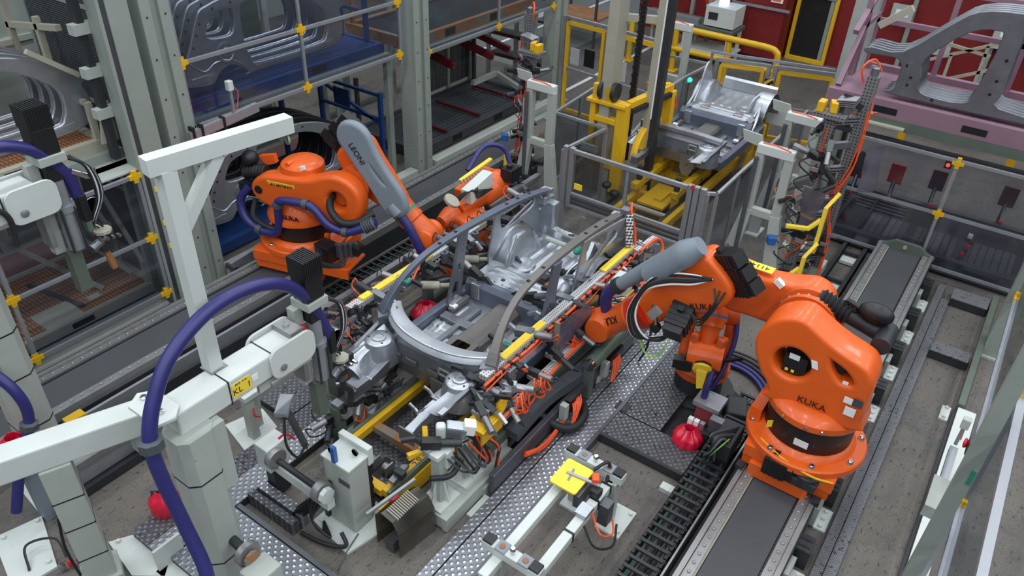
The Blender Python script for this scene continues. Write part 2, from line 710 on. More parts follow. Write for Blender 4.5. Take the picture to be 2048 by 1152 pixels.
def circ(cx, cy, rx, ry=None, n=28, rot=0.):
    ry = ry or rx
    c, s_ = math.cos(rot), math.sin(rot)
    return [(cx + rx * math.cos(2 * PI * i / n) * c - ry * math.sin(2 * PI * i / n) * s_, cy + rx * math.cos(2 * PI * i / n) * s_ + ry * math.sin(2 * PI * i / n) * c) for i in range(n)]


def sm2(pts, k=5):
    return [(p.x, p.y) for p in smoothpts([(a, b, 0) for a, b in pts], k, True)]


def rrect(x0, x1, y0, y1, r=.05, n=4):
    out = []
    for cx, cy, a in ((x1 - r, y1 - r, 0), (x0 + r, y1 - r, 1), (x0 + r, y0 + r, 2), (x1 - r, y0 + r, 3)):
        for i in range(n + 1):
            t = (a + i / n) * PI / 2
            out.append((cx + r * math.cos(t), cy + r * math.sin(t)))
    return out


def rot(axis, deg):
    return MX.Rotation(math.radians(deg), 3, axis)


mats()

# ---------------------------------------------------------------- camera, light
cam = bpy.data.objects.new('camera', bpy.data.cameras.new('camera'))
COL.objects.link(cam)
RR = ((.57839, -.81505, .03405), (-.44795, -.3522, -.82176), (.68177, .46005, -.56881))
cm = MX((V(RR[0]).normalized(), -V(RR[1]).normalized(), -V(RR[2]).normalized())).transposed().to_4x4()
cm.translation = (0, 0, 6.5)
cam.matrix_world = cm
cam.data.sensor_width = 36
cam.data.lens = 36 * 1531.7 / 2048
cam.data.clip_end = 120
SC.camera = cam
w = bpy.data.worlds.new('hall air')
SC.world = w
w.use_nodes = True
w.node_tree.nodes['Background'].inputs[0].default_value = (.55, .68, .82, 1)
w.node_tree.nodes['Background'].inputs[1].default_value = .22
SC.view_settings.view_transform = 'Standard'
SC.view_settings.look = 'None'
SC.view_settings.exposure = 0
SC.view_settings.gamma = 1


def hall_lamp(x, y, z, sx, sy, e, c=(.93, .97, 1)):
    d = bpy.data.lights.new('hall_lamp', 'AREA')
    d.shape = 'RECTANGLE'
    d.size, d.size_y = sx, sy
    d.energy = e
    d.color = c
    o = bpy.data.objects.new('hall_lamp', d)
    COL.objects.link(o)
    o.location = (x, y, z)
    return o


for gx in (-10, -5.5, -1, 3.6, 8.2, 12.8, 18, 24):
    for gy in (-13, -8.5, -3.5, 1.6, 6.4, 11.5):
        hall_lamp(gx, gy, 10.5, 2.6, .5, LAMP)

# ================================================================ setting: floor, walkways, walls
struct(MB().box(-6, 34, -12, 22, -.3, 0), 'floor', 'concrete')
for i, (x0, x1, y0, y1, m) in enumerate((
        (2.0, 8.6, 3.0, 3.12, 'tread'), (2.0, 8.6, 2.70, 2.985, 'tread'),
        (5.9, 6.34, 1.62, 2.69, 'treadd'), (6.36, 8.5, 2.12, 2.69, 'treadd'),
        (2.30, 2.70, 3.2, 5.12, 'tread'), (1.95, 2.28, 3.2, 5.12, 'tread'),
        (1.9, 4.45, 5.14, 5.42, 'tread'), (1.9, 4.45, 5.43, 5.68, 'treadd'),
        (3.9, 4.45, 5.70, 6.2, 'treadd'),
        (4.2, 11.9, -.01, .085, 'treadf'), (4.2, 11.5, -.125, -.018, 'treadf'),
        (11.45, 11.78, -.62, -.13, 'treadf'), (9.93, 10.18, -.60, -.13, 'treadf'))):
    z = .10 if i < 9 else .06 if i < 11 else .14
    struct(MB().box(x0, x1, y0, y1, z - .012, z), 'floor_plate', m)
    b = MB()
    for (a, c) in ((y0, y0 + .03), (y1 - .03, y1)):
        b.box(x0 + .005, x1 - .005, a, c, 0, z - .012)
    for (a, c) in ((x0, x0 + .03), (x1 - .03, x1)):
        b.box(a + .005, c - .005, y0 + .03, y1 - .03, 0, z - .012)
    struct(b, 'floor_plate_frame', 'dark')
struct(MB().box(2.0, 8.6, 2.655, 2.70, 0, .115), 'trim_1', 'alud')
struct(MB().box(5.86, 5.9, 1.62, 2.655, 0, .12), 'trim_2', 'dark')
struct(MB().box(2.71, 2.76, 3.2, 5.12, 0, .11), 'trim_3', 'alud')
# cable socket in the corner of the walkway plate
s = MB().box(6.37, 6.52, 2.58, 2.74, .1, .112)
single(s, 'floor_socket', 'dark', 'small dark square socket lid set into the corner of the worn walkway plate', 'socket')
# back walls of the hall
wl = MB()
struct(MB().box(21.6, 21.8, -8, 10.4, 0, 7), 'wall_back', 'wallred')
struct(MB().box(-6, 34, 18.9, 19.1, 0, 7), 'wall_left', 'grey')
bl = MB()
for k in range(9):
    y = -6.5 + 1.9 * k
    bl.box(21.48, 21.6, y - .05, y + .05, 0, 7)
struct(bl, 'wall_back_mullion', 'grey')
d = MB().plate(rrect(4.75, 5.80, 0, 3.4, .02), [rrect(4.83, 5.72, .1, 3.3, .02)], (21.50, 0, 0), (0, 1, 0), (0, 0, 1), .1, .006)
dd = struct(d, 'door_1', 'yellow')
o = MB().box(21.52, 21.54, 4.83, 5.72, .1, 3.3).obj('door_leaf', 'black', dd)
o = MB().bar((21.47, 4.8, 1.7), (21.47, 5.75, 1.7), .04, .09).obj('crossbar', 'alu', dd)
o = MB().bar((21.42, 4.92, 1.9), (21.42, 5.10, 1.95), .05, .06).obj('door_handle', 'yellow', dd)

# ================================================================ robot tracks
def track(yc, x0, x1, label, side, padx):
    t = thing('robot_track', label, 'track', (x0, yc, 0))
    MB().box(x0, x1, yc - .23, yc + .23, .30, .362).obj('cover_belt', 'belt', t)
    for s_ in (-1, 1):
        b = MB()
        y = yc + s_ * .30
        b.box(x0, x1, y - .045, y + .045, .30, .395)
        x = x0 + .06
        while x < x1:
            b.lathe((x, y, .395), Z, [(0, .017), (.012, .017), (.018, .009)], 8)
            x += .118
        b.obj('rail', 'steel', t)
        y = yc + s_ * .375
        MB().path([(x0, y, .36), (x1, y, .36)], .05, .12).obj('guide_rail', 'steel', t)
        y = yc + s_ * .255
        MB().box(x0, x1, y - .018, y + .018, .30, .372).obj('cover_strip', 'cream' if s_ * side > 0 else 'dark', t)
        MB().box(x0, x1, yc + s_ * .36 - .05, yc + s_ * .36 + .05, .02, .30).obj('bed_side', 'dark', t)
    for k, x in enumerate(padx):
        y = yc - side * .52
        p = MB().box(x - .16, x + .16, y - .06, y + .06, 0, .025)
        for q in (-.11, 0, .11):
            p.cyl((x + q, y, .025), (x + q, y, .05), .022, n=6)
        p.obj('floor_pad', 'white', t)
        MB().prism([(-.16, .02), (.16, .02), (.16, .2), (-.16, .28)], (x, y + side * .06, 0), X, Z, Y * side * .08).obj('bracket', 'pale', t)
        MB().box(x + .22, x + .44, y - .03, y + .13, .0, .26).obj('switch_box', 'dark', t)
        for r in (.27, .36):
            MB().box(x + r, x + r + .02, y - .01, y + .10, .26, .266).obj('box_slot', 'black', t)
    return t


tr = track(.70, 2.4, 12.0, 'bolted twin rail robot track with grey cover belt under the big orange robot', 1,
           [3.3, 4.25, 5.35, 6.3, 7.35, 8.3, 9.25, 10.2, 11.15])
e = MB().prism([(-.42, 0), (.42, 0), (.42, .05), (.3, .09), (.18, .17), (-.18, .17), (-.3, .09), (-.42, .05)], (11.96, .70, .34), Y, Z, X * .07)
e.obj('end_buffer', 'greend', tr)
MB().cyl((11.94, .72, .44), (12.0, .72, .44), .03, n=10).obj('end_stop', 'cream', tr)
tl = track(7.85, 1.2, 11.6, 'bolted twin rail robot track under the orange robot with the blue hoses', -1, [])
# raised grey concrete curb and steel guards beside the left track
def chain(name, label, x0, x1, y0, y1, z0, z1, parent_cat):
    t = thing(name, label, parent_cat, (x0, (y0 + y1) / 2, z0))
    for y in (y0, y1):
        b = MB()
        x = x0
        while x < x1 - .05:
            b.box(x, x + .105, y - .016, y + .016, z0 + .01, z1 - .01)
            b.cyl((x + .11, y - .022, (z0 + z1) / 2), (x + .11, y + .022, (z0 + z1) / 2), .035, n=8)
            x += .12
        b.obj('chain_link_band', 'black', t)
    n = 0
    x = x0 + .05
    while x < x1 and n < 60:
        MB().box(x, x + .035, y0, y1, z1 - .02, z1 + .004).obj('crossbar', 'dark', t)
        x += .12
        n += 1
    for k in range(7):
        y = y0 + .035 + (y1 - y0 - .07) * k / 6
        m = ('ghose', 'rubber', 'rubber', 'dark', 'ghose', 'rubber', 'green')[k]
        pts = [(x0 + (x1 - x0) * q / 9, y + RND.uniform(-.012, .012), z0 + .07 + RND.uniform(0, .03)) for q in range(10)]
        MB().tube(pts, .013 if k != 6 else .006, 6, 3).obj('cable', m, t)
    return t


chain('cable_chain', 'open black ladder-like cable chain on the floor leading to the big robot', 2.9, 7.5, 1.27, 1.56, .08, .24, 'cable chain')
chain('cable_chain', 'open black cable chain lying between the left robot track and the long aluminium guard beam', 5.6, 10.6, 6.78, 7.12, .08, .24, 'cable chain')
g = thing('guard_beam', 'long aluminium guard beam along the left cable chain', 'guard beam', (3, 6.62, 0))
MB().box(1.6, 10.5, 6.60, 6.67, .12, .42).obj('beam_face', 'alu', g)
MB().box(1.6, 10.5, 6.56, 6.60, .36, .43).obj('top_lip', 'steel', g)
MB().box(1.6, 10.5, 6.52, 6.68, 0, .11).obj('base_channel', 'dark', g)
for x in (2.6, 4.2, 5.8, 7.4, 9):
    MB().box(x - .03, x + .03, 6.5, 6.56, 0, .40).obj('stiffener', 'alud', g)
g = thing('guard_rail_profile', 'low steel guide profile running between the left track and the guard beam', 'profile', (2, 7.3, 0))
MB().box(2.3, 5.5, 7.33, 7.37, 0, .30).obj('profile_web', 'alu', g)
MB().box(2.3, 5.5, 7.20, 7.24, 0, .20).obj('profile_flange', 'dark', g)
MB().box(2.3, 5.5, 6.95, 7.0, 0, .16).obj('inner_profile', 'alud', g)
g = thing('guide_profile', 'narrow steel guide profile between the right cable chain and robot track', 'profile', (3, 1.2, 0))
MB().box(2.5, 8.4, 1.205, 1.225, .02, .24).obj('profile_web', 'steel', g)
MB().box(2.5, 8.4, 1.12, 1.2, .02, .05).obj('profile_foot', 'dark', g)
# ladder of rails on the floor, far right
t = thing('floor_ladder_rail', 'pair of dark floor rails with pale cross plates beyond the big robot', 'rail', (10, 1.42, 0))
for y in (1.26, 1.58):
    b = MB().box(8.3, 12.3, y - .03, y + .03, 0, .02)
    b.box(8.3, 12.3, y - .006, y + .006, .02, .15)
    b.box(8.3, 12.3, y - .028, y + .028, .14, .155)
    b.obj('rail', 'dark', t)
for x in (8.8, 9.75, 10.75, 11.7):
    b = MB().box(x - .09, x + .09, 1.31, 1.53, .02, .07)
    b.obj('cross_plate', 'white', t)
    MB().box(x + .25, x + .29, 1.29, 1.55, .02, .06).obj('cross_tie', 'alud', t)

# ================================================================ hall columns
def column(x0, x1, y0, y1, h, label, m='grey'):
    """steel column of two flanges around a recessed web, with foot plates"""
    t = thing('steel_column', label, 'column', ((x0 + x1) / 2, (y0 + y1) / 2, 0))
    t['kind'] = 'structure'
    w_ = (x1 - x0)
    MB().box(x0, x0 + w_ * .36, y0, y1, 0, h).obj('flange', m, t)
    MB().box(x1 - w_ * .36, x1, y0, y1, 0, h).obj('flange', m, t)
    b = MB().box(x0 + w_ * .36, x1 - w_ * .36, y0 + .05, y1 - .05, 0, h)
    b.obj('web', m, t)
    b = MB().box(x0 - .1, x1 + .1, y0 - .12, y1 + .06, 0, .03)
    b.cyl((x0 - .03, y0 - .07, .03), (x0 - .03, y0 - .07, .07), .025, n=6)
    b.cyl((x1 + .03, y0 - .07, .03), (x1 + .03, y0 - .07, .07), .025, n=6)
    b.obj('foot_plate', 'pale', t)
    b = MB()
    for k in range(int(h / .5)):
        for x in (x0 + w_ * .18, x1 - w_ * .18):
            b.cyl((x, y0 - .006, .35 + k * .5), (x, y0 + .004, .35 + k * .5), .012, n=8)
    b.obj('bolt', 'dark', t)
    return t


column(5.0, 5.38, 8.74, 9.02, 7, 'tall grey green steel column behind the white hoist post, right one of the pair')
t = column(9.62, 10.0, 8.66, 9.02, 7, 'tall grey green steel column behind the grey moulded robot cover')
column(14.3, 14.75, 8.8, 9.1, 6, 'grey green steel column furthest along the fence, by the yellow framed gate')
t = thing('steel_column', 'slim grey green column with dark slot, left one of the pair behind the white hoist', 'column', (4.72, 8.84, 0))
t['kind'] = 'structure'
MB().box(4.60, 4.86, 8.72, 8.96, 0, 7).obj('shaft', 'grey', t)
MB().box(4.54, 4.60, 8.74, 8.94, 0, 7).obj('aluminium_edge', 'alud', t)
MB().box(4.49, 4.53, 8.72, 8.96, 0, 7).obj('inner_edge', 'grey', t)
MB().box(4.45, 5.0, 8.6, 9.0, 0, .03).obj('foot_plate', 'pale', t)
for z in (.9, 1.25, 1.75):
    MB().box(4.62, 4.72, 8.712, 8.72, z, z + .07).obj('tape_mark', 'ybar', t)
# right hand columns
t = thing('steel_column', 'long grey column rising at the lower right picture corner in the right fence', 'column', (5.61, -.64, 0))
t['kind'] = 'structure'
MB().box(5.52, 5.64, -.72, -.60, 0, 3.6).obj('shaft', 'grey', t)
MB().box(5.645, 5.67, -.735, -.70, 0, 3.6).obj('edge_profile', 'dark', t)
MB().box(5.51, 5.52, -.71, -.68, 1.9, 2.05).obj('green_tape', 'green', t)
t = thing('steel_column', 'grey column in the right fence beyond the cross plates at the picture edge', 'column', (10.6, -.82, 0))
t['kind'] = 'structure'
MB().box(10.45, 10.75, -.92, -.72, 0, 3.2).obj('shaft', 'grey', t)
MB().box(10.4, 10.8, -.97, -.66, 0, .03).obj('foot_plate', 'pale', t)
t = thing('steel_column', 'tall pale column behind the yellow and silver gripper tower near the yellow gates', 'column', (14.2, 2.75, 0))
t['kind'] = 'structure'
MB().box(14.05, 14.4, 2.62, 2.86, 0, 6).obj('flange', 'pale', t)
MB().box(14.05, 14.4, 2.50, 2.60, 0, 6).obj('flange', 'pale', t)
MB().box(14.10, 14.35, 2.60, 2.62, 0, 6).obj('web', 'grey', t)
MB().box(13.98, 14.05, 2.84, 2.87, 0, 1.2).obj('edge_guard', 'yellow', t)

# ================================================================ guard fences
def fence(label, posts, rails, panes, cl=(), base=None, rm='alu', pm='pane', r=.022, cat='fence'):
    """posts / rails: (p, q); panes: four corners; cl: clamp places"""
    p0 = V(posts[0][0]) if posts else V(rails[0][0])
    t = thing('guard_fence', label, cat, (p0.x, p0.y, 0))
    for p, q in posts:
        b = MB().bar(p, q, r * 2, r * 2, X)
        b.obj('post', rm, t)
    for p, q in rails:
        MB().bar(p, q, r * 2, r * 2).obj('rail', rm, t)
    for c in panes:
        a, b2, c2, d2 = [V(v) for v in c]
        n = (b2 - a).cross(d2 - a).normalized() * .004
        b = MB()
        b.add([a - n, b2 - n, c2 - n, d2 - n, a + n, b2 + n, c2 + n, d2 + n], [(3, 2, 1, 0), (4, 5, 6, 7), (0, 1, 5, 4), (1, 2, 6, 5), (2, 3, 7, 6), (3, 0, 4, 7)])
        b.obj('pane', pm, t)
    for p in cl:
        p = V(p)
        b = MB().cbox(p, (.16, .055, .055)).cbox(p + Z * .0, (.055, .055, .16)).cbox(p, (.075, .065, .075))
        if len(posts) and abs((V(rails[0][1]) - V(rails[0][0])).normalized().y) > .7:
            b = MB().cbox(p, (.055, .16, .055)).cbox(p, (.055, .055, .16)).cbox(p, (.065, .075, .075))
        b.obj('corner_clamp', 'yellow', t)
    if base:
        base(t)
    return t


yy = 8.70
fence('lower left guard fence of aluminium tubes with clear panes before the rusty pallet',
      [((2.62, yy, .24), (2.62, yy, 2.1)), ((4.43, yy, .24), (4.43, yy, 2.1))],
      [((.8, yy, z), (4.43, yy, z)) for z in (.3, 1.17, 2.06)],
      [((2.66, yy, .33), (4.41, yy, .33), (4.41, yy, 1.14), (2.66, yy, 1.14)), ((2.66, yy, 1.2), (4.41, yy, 1.2), (4.41, yy, 2.03), (2.66, yy, 2.03)),
       ((.8, yy, .33), (2.58, yy, .33), (2.58, yy, 1.14), (.8, yy, 1.14)), ((.8, yy, 1.2), (2.58, yy, 1.2), (2.58, yy, 2.03), (.8, yy, 2.03))],
      [(2.62, yy, .3), (2.62, yy, 1.17), (4.40, yy, .3), (4.40, yy, 1.17), (4.40, yy, 2.06)])
yy = 8.80
fence('upper guard fence with clear panes before the silver body sides in the blue rack',
      [((5.40, yy, 2.2), (5.40, yy, 4.6)), ((7.36, yy, 2.33), (7.36, yy, 4.6)), ((9.42, yy, 2.2), (9.42, yy, 4.6))],
      [((5.40, yy, z), (9.42, yy, z)) for z in (2.36, 3.21, 4.1)],
      [((5.43 if i == 0 else 7.39, yy, a), (7.33 if i == 0 else 9.39, yy, a), (7.33 if i == 0 else 9.39, yy, b), (5.43 if i == 0 else 7.39, yy, b)) for i in (0, 1) for a, b in ((2.39, 3.18), (3.24, 4.07))],
      [(7.36, yy, 2.36), (7.36, yy, 3.21), (5.42, yy, 3.21), (9.38, yy, 3.21), (9.38, yy, 2.36)])
fence('upper guard fence with clear panes before the empty rusty rack',
      [((10.08, yy, 2.1), (10.08, yy, 4.2)), ((12.2, yy, 2.23), (12.2, yy, 4.2)), ((14.2, yy, 2.1), (14.2, yy, 4.2))],
      [((10.08, yy, 2.23), (14.2, yy, 2.23)), ((10.08, yy, 3.3), (14.2, yy, 3.3))],
      [((10.1, yy, 2.26), (12.17, yy, 2.26), (12.17, yy, 3.27), (10.1, yy, 3.27)), ((12.22, yy, 2.26), (14.18, yy, 2.26), (14.18, yy, 3.27), (12.22, yy, 3.27))],
      [(10.12, yy, 2.23), (12.2, yy, 2.23), (14.16, yy, 2.23)])
t = thing('fence_plinth', 'low pale green plinth beam under the left guard fence', 'plinth', (1, 8.8, 0))
MB().box(-.5, 4.4, 8.74, 8.92, 0, .22).obj('plinth_box', 'grey', t)
MB().box(-.5, 4.4, 8.70, 8.74, .1, .14).obj('plinth_lip', 'pale', t)
t = thing('fence_plinth', 'white plinth beam between the left column pair and the far column behind the left robot', 'plinth', (5.4, 8.75, 0))
MB().box(5.4, 9.6, 8.66, 8.86, 0, .20).obj('plinth_box', 'pale', t)
MB().box(5.4, 9.6, 8.50, 8.62, 0, .07).obj('plinth_step', 'grey', t)
t = thing('fence_plinth', 'pale plinth beam before the empty grey pallet at the far left', 'plinth', (10, 8.75, 0))
MB().box(10.1, 14.3, 8.64, 8.84, 0, .20).obj('plinth_box', 'pale', t)
MB().box(10.1, 14.3, 8.46, 8.6, 0, .06).obj('plinth_step', 'grey', t)
# far fence before the pink rack
xx = 12.1
fence('far guard fence of aluminium rails with clear panes before the floor pallet and pink rack',
      [((xx, .47, .2), (xx, .47, 1.9)), ((xx, 1.95, .15), (xx, 1.95, 1.95)), ((xx, -1.05, .15), (xx, -1.05, 1.95))],
      [((xx, 1.95, z), (xx, -1.05, z)) for z in (.2, 1.07, 1.93)],
      [((xx, 1.93, a), (xx, .50, a), (xx, .50, b), (xx, 1.93, b)) for a, b in ((.23, 1.04), (1.1, 1.9))] +
      [((xx, .44, a), (xx, -1.03, a), (xx, -1.03, b), (xx, .44, b)) for a, b in ((.23, 1.04), (1.1, 1.9))],
      [(xx, .47, 1.9), (xx, .47, 1.07)])
# right fence
yy = -.80
fence('right guard fence with wide aluminium rails and clear panes along the lower right picture edge',
      [((6.1, yy, .13), (6.1, yy, 2.6))],
      [((1.5, yy, 1.2), (6.1, yy, 1.2)), ((1.5, yy, 2.5), (6.1, yy, 2.5)), ((6.45, yy, 1.08), (10.45, yy, 1.0)), ((6.45, yy, 2.5), (10.45, yy, 2.5))],
      [((1.5, yy, 1.24), (6.08, yy, 1.24), (6.08, yy, 2.46), (1.5, yy, 2.46)), ((6.46, yy, 1.12), (10.44, yy, 1.06), (10.44, yy, 2.46), (6.46, yy, 2.46))],
      [(6.05, yy, 1.2), (6.05, yy, 2.5), (6.5, yy, 1.08), (10.4, yy, 1.02)], pm='pane2', r=.03)
t = thing('fence_plinth', 'speckled pale plinth beam on the floor under the right guard fence', 'plinth', (6, -.75, 0))
MB().box(2.5, 8.95, -.86, -.66, 0, .12).obj('plinth_top', 'white', t)
MB().box(2.5, 8.95, -.655, -.62, 0, .07).obj('edge_strip', 'dark', t)
MB().box(8.97, 11.9, -.715, -.64, 0, .16).obj('plinth_extension', 'greend', t)
s = MB().box(8.72, 9.0, -.60, -.50, 0, .03)
for x in (8.76, 8.96):
    s.cyl((x, -.55, .03), (x, -.55, .06), .02, n=6)
single(s, 'floor_bracket', 'white', 'small white bolted floor bracket beside the right fence plinth', 'bracket')


def sensor(x, y, z, label, up=.32):
    t = thing('light_sensor', label, 'sensor', (x, y, z))
    MB().box(x - .04, x + .04, y - .04, y + .04, z + up, z + up + .13).obj('sensor_head', 'white', t, .008)
    MB().bar((x, y, z), (x, y, z + up), .035).obj('sensor_arm', 'alu', t)
    MB().tube([(x + .05, y, z + up + .05), (x + .1, y - .02, z + up - .06), (x + .03, y - .03, z + .05)], .006, 6).obj('cable', 'cable', t)
    return t


t = sensor(5.95, 8.55, .34, 'white light sensor on a grey bracket at the foot of the left column pair')
MB().bar((5.35, 8.55, .30), (6.05, 8.55, .36), .08, .12).obj('bracket_arm', 'alu', t)
MB().bar((5.35, 8.42, .30), (5.35, 8.62, .30), .06, .08).obj('mount', 'alud', t)
t = sensor(5.92, 8.62, 2.44, 'white light sensor on a grey bracket high on the left column pair')
MB().bar((5.2, 8.62, 2.34), (6.3, 8.62, 2.42), .07, .12).obj('bracket_arm', 'alu', t)
for x in (5.25, 5.38, 5.72):
    MB().box(x - .015, x + .015, 8.57, 8.67, 2.27, 2.46).obj('strap', 'black', t)
t = sensor(7.75, -.70, .5, 'white light sensor with orange cable at the right guard fence', .25)
MB().box(7.0, 7.7, -.74, -.66, .42, .5).obj('bracket_arm', 'alu', t)
t = sensor(5.2, -.35, 0, 'small white light sensor on the floor at the bottom right picture edge', .22)
t = thing('emergency_button', 'round red push button on a small grey box at the right column', 'button', (6.75, -.72, 1.25))
MB().box(6.68, 6.82, -.80, -.70, 1.25, 1.4).obj('button_box', 'alud', t, .006)
MB().lathe((6.75, -.70, 1.33), Y, [(0, .03), (.02, .05), (.035, .045), (.04, .01)], 16).obj('push_button', 'red', t)
t = thing('column_bracket', 'pale angled sheet bracket on the right column below the red button', 'bracket', (6.3, -.7, 1.0))
MB().box(6.16, 6.62, -.80, -.56, .92, .94).obj('bracket_top', 'pale', t)
MB().box(6.16, 6.18, -.80, -.56, .8, .92).obj('bracket_side', 'pale', t)

# ================================================================ robots
class Loc:
    """robot frame: u towards the target, n to the side, z up"""
    def __init__(s, base, head):
        s.b = V(base)
        s.u = V((head[0], head[1], 0)).normalized()
        s.n = Z.cross(s.u)

    def __call__(s, u, n, z):
        return s.b + s.u * u + s.n * n + Z * z


def motor(mb, c, axis, up, L=.26, r=.085):
    """finned square servo motor"""
    c, a = V(c), V(axis).normalized()
    mb.bar(c, c + a * L * .78, r * 2, r * 2, up)
    mb.bar(c + a * L * .78, c + a * L, r * 1.7, r * 1.7, up)
    sd = a.cross(V(up)).normalized()
    u2 = sd.cross(a)
    for k in range(4):
        q = c + a * L * (.12 + .17 * k)
        mb.bar(q, q + a * .012, r * 2.12, r * 2.12, up)
    mb.bar(c + a * L * .3 + u2 * r, c + a * L * .3 + u2 * (r + .05), .07, .06, a)
    return mb


def base_robot(t, F, plate, hb, r=.43, far=False):
    """carriage plate, flange ring, black column"""
    u0, u1, n0, n1 = plate
    b = MB()
    b.prism([(u0, n0), (u1, n0), (u1 + .03, n0 + .2), (u1 + .03, n1 - .2), (u1, n1), (u0, n1)], F.b + Z * .56, F.u, F.n, Z * .16)
    b.obj('carriage_plate', 'orange', t, .012)
    b = MB()
    for s_ in (n0 + .02, n1 - .12):
        b.prism([(u0 + .02, .44), (u1, .44), (u1, .56), (u0 + .02, .56)], F.b + F.n * s_, F.u, Z, F.n * .1)
    b.each('carriage_cheek', 'orange', t, .008)
    b = MB()
    b.lathe(F(0, 0, .72), Z, [(0, .61), (.07, .61), (.085, .595), (.085, .50), (.13, .47), (.15, r)], 44)
    b.obj('base_ring', 'orange', t)
    b = MB()
    for k in range(8):
        a = PI / 8 + k * PI / 4
        b.lathe(F(.55 * math.cos(a), .55 * math.sin(a), .804), Z, [(0, .035), (.025, .03), (.035, .02)], 10)
    b.each('ring_bolt', 'chrome', t)
    MB().lathe(F(0, 0, .84), Z, [(0, r), (.02, r + .008), (hb - .88, r + .008), (hb - .84, r)], 40).obj('column_drum', 'black', t)


def sticker(mb, c, u, v, w_, h):
    c, u, v = V(c), V(u).normalized(), V(v).normalized()
    n = u.cross(v) * .003
    p = [c - u * w_ / 2 - v * h / 2, c + u * w_ / 2 - v * h / 2, c + u * w_ / 2 + v * h / 2, c - u * w_ / 2 + v * h / 2]
    mb.add([q - n for q in p] + [q + n for q in p], [(3, 2, 1, 0), (4, 5, 6, 7), (0, 1, 5, 4), (1, 2, 6, 5), (2, 3, 7, 6), (3, 0, 4, 7)])
    return mb


# ---------------- big robot on the right track
t = thing('industrial_robot', 'big orange industrial robot on the right track reaching over to the car body', 'robot', (6.62, .66, .38))
F = Loc((6.62, .66, 0), (0, 1))
base_robot(t, F, (-.46, .46, -.56, .50), 1.28)
HX = 6.51

def PX(pts, x):
    return [V((x, a, b)) for a, b in pts]


out = [(1.30, 1.87), (1.27, 1.72), (1.19, 1.55), (1.10, 1.44), (1.05, 1.33), (1.02, 1.26), (.28, 1.30), (.24, 1.40), (.25, 1.58), (.25, 1.74), (.26, 1.86), (.32, 1.96), (.40, 2.00), (.54, 2.04), (.68, 2.09), (.82, 2.16), (.97, 2.23), (1.12, 2.18), (1.24, 2.06)]
h1 = circ(.95, 1.75, .225, .225, 32)
h2 = sm2([(.67, 1.99), (.58, 1.99), (.44, 1.93), (.34, 1.83), (.36, 1.73), (.50, 1.71), (.63, 1.84)], 4)
MB().plate(sm2(out, 3), [h1, h2], (HX, 0, 0), Y, Z, .40, .045, 3).obj('rotating_column', 'orange', t)
b = MB().lathe((6.62, .66, 1.18), Z, [(0, .475), (.07, .475), (.10, .45), (.16, .36)], 40)
b.obj('column_skirt', 'orange', t)
b = MB()
for a, q in ((.86, .0), (.97, .0), (.62, 0), (.47, 0)):
    yy = a
    b.lathe((6.62 - math.sqrt(max(.01, .478 ** 2 - (yy - .66) ** 2)), yy, 1.215), V((-1, (yy - .66) * 1.5, 0)), [(0, .02), (.012, .016)], 8)
b.each('skirt_bolt', 'chrome', t)
# motors seen through the openings
b = motor(MB(), (6.72, .93, 1.70), -X, Z, .34, .13)
b.obj('drive_motor', 'black', t)
b = motor(MB(), (6.70, .56, 1.86), -X, Z, .30, .08)
b.obj('drive_motor', 'black', t)
b = MB()
sticker(b, (6.375, .95, 1.80), -Y, Z, .10, .06)
sticker(b, (6.295, .745, 1.86), -Y, Z + Y * .3, .06, .09)
sticker(b, (6.29, .36, 1.62), -Y, Z, .09, .07)
sticker(b, (6.29, .32, 1.50), -Y, Z, .10, .10)
sticker(b, (6.29, .44, 1.80), -Y, Z, .05, .035)
b.each('warning_label', 'paper', t)
b = MB()
sticker(b, (6.288, .28, 1.63), -Y, Z, .09, .09)
b.obj('type_plate', 'alud', t)
MB().text('KUKA', .105, (6.286, .66, 1.41), -Y, Z).obj('lettering', 'ink', t)
b = MB()
sticker(b, (6.36, .93, 1.64), -Y, Z, .03, .03)
sticker(b, (6.36, .99, 1.64), -Y, Z, .03, .03)
sticker(b, (6.19, .96, 1.04), V((.66, -.75, 0)), Z, .06, .09)
b.each('hazard_label', 'ybar', t)
b = MB()
sticker(b, (6.175, .62, .98), -Y, Z, .14, .08)
b.obj('warning_label', 'paper', t)
# shoulder joint
b = MB().lathe((6.86, 1.03, 1.90), X, [(-.02, .30), (.04, .30), (.05, .27), (.08, .27), (.09, .33), (.22, .33), (.24, .30)], 36)
b.obj('shoulder_joint', 'orangew', t)
b = MB()
for k in range(18):
    a = 2 * PI * k / 18
    b.lathe((6.905, 1.03 + .285 * math.cos(a), 1.90 + .285 * math.sin(a)), V((0, math.cos(a), math.sin(a))), [(-.02, .02), (.012, .02), (.02, .01)], 8)
b.each('shoulder_bolt', 'steel', t)
MB().bar((7.0, 1.36, 2.12), (7.0, 1.44, 2.17), .06, .06).obj('stop_buffer', 'paper', t)
# link arm
lk = [(.84, 2.04), (.80, 1.84), (.90, 1.64), (1.08, 1.58), (1.26, 1.60), (1.62, 1.60), (1.86, 1.58), (2.06, 1.70), (2.12, 1.90), (2.02, 2.10), (1.84, 2.16), (1.60, 2.13), (1.30, 2.18), (1.08, 2.24), (.92, 2.18)]
MB().plate(sm2(lk, 4), [], (7.14, 0, 0), Y, Z, .30, .07, 4).obj('link_arm', 'orange', t)
b = MB()
sticker(b, (7.11, 1.68, 2.185), -Y * 1 + Z * .02, X, .34, .13)
b.obj('number_plate', 'ybar', t)
MB().text('41140', .10, (7.11, 1.68, 2.19), Y, -X).obj('number_lettering', 'ink', t)
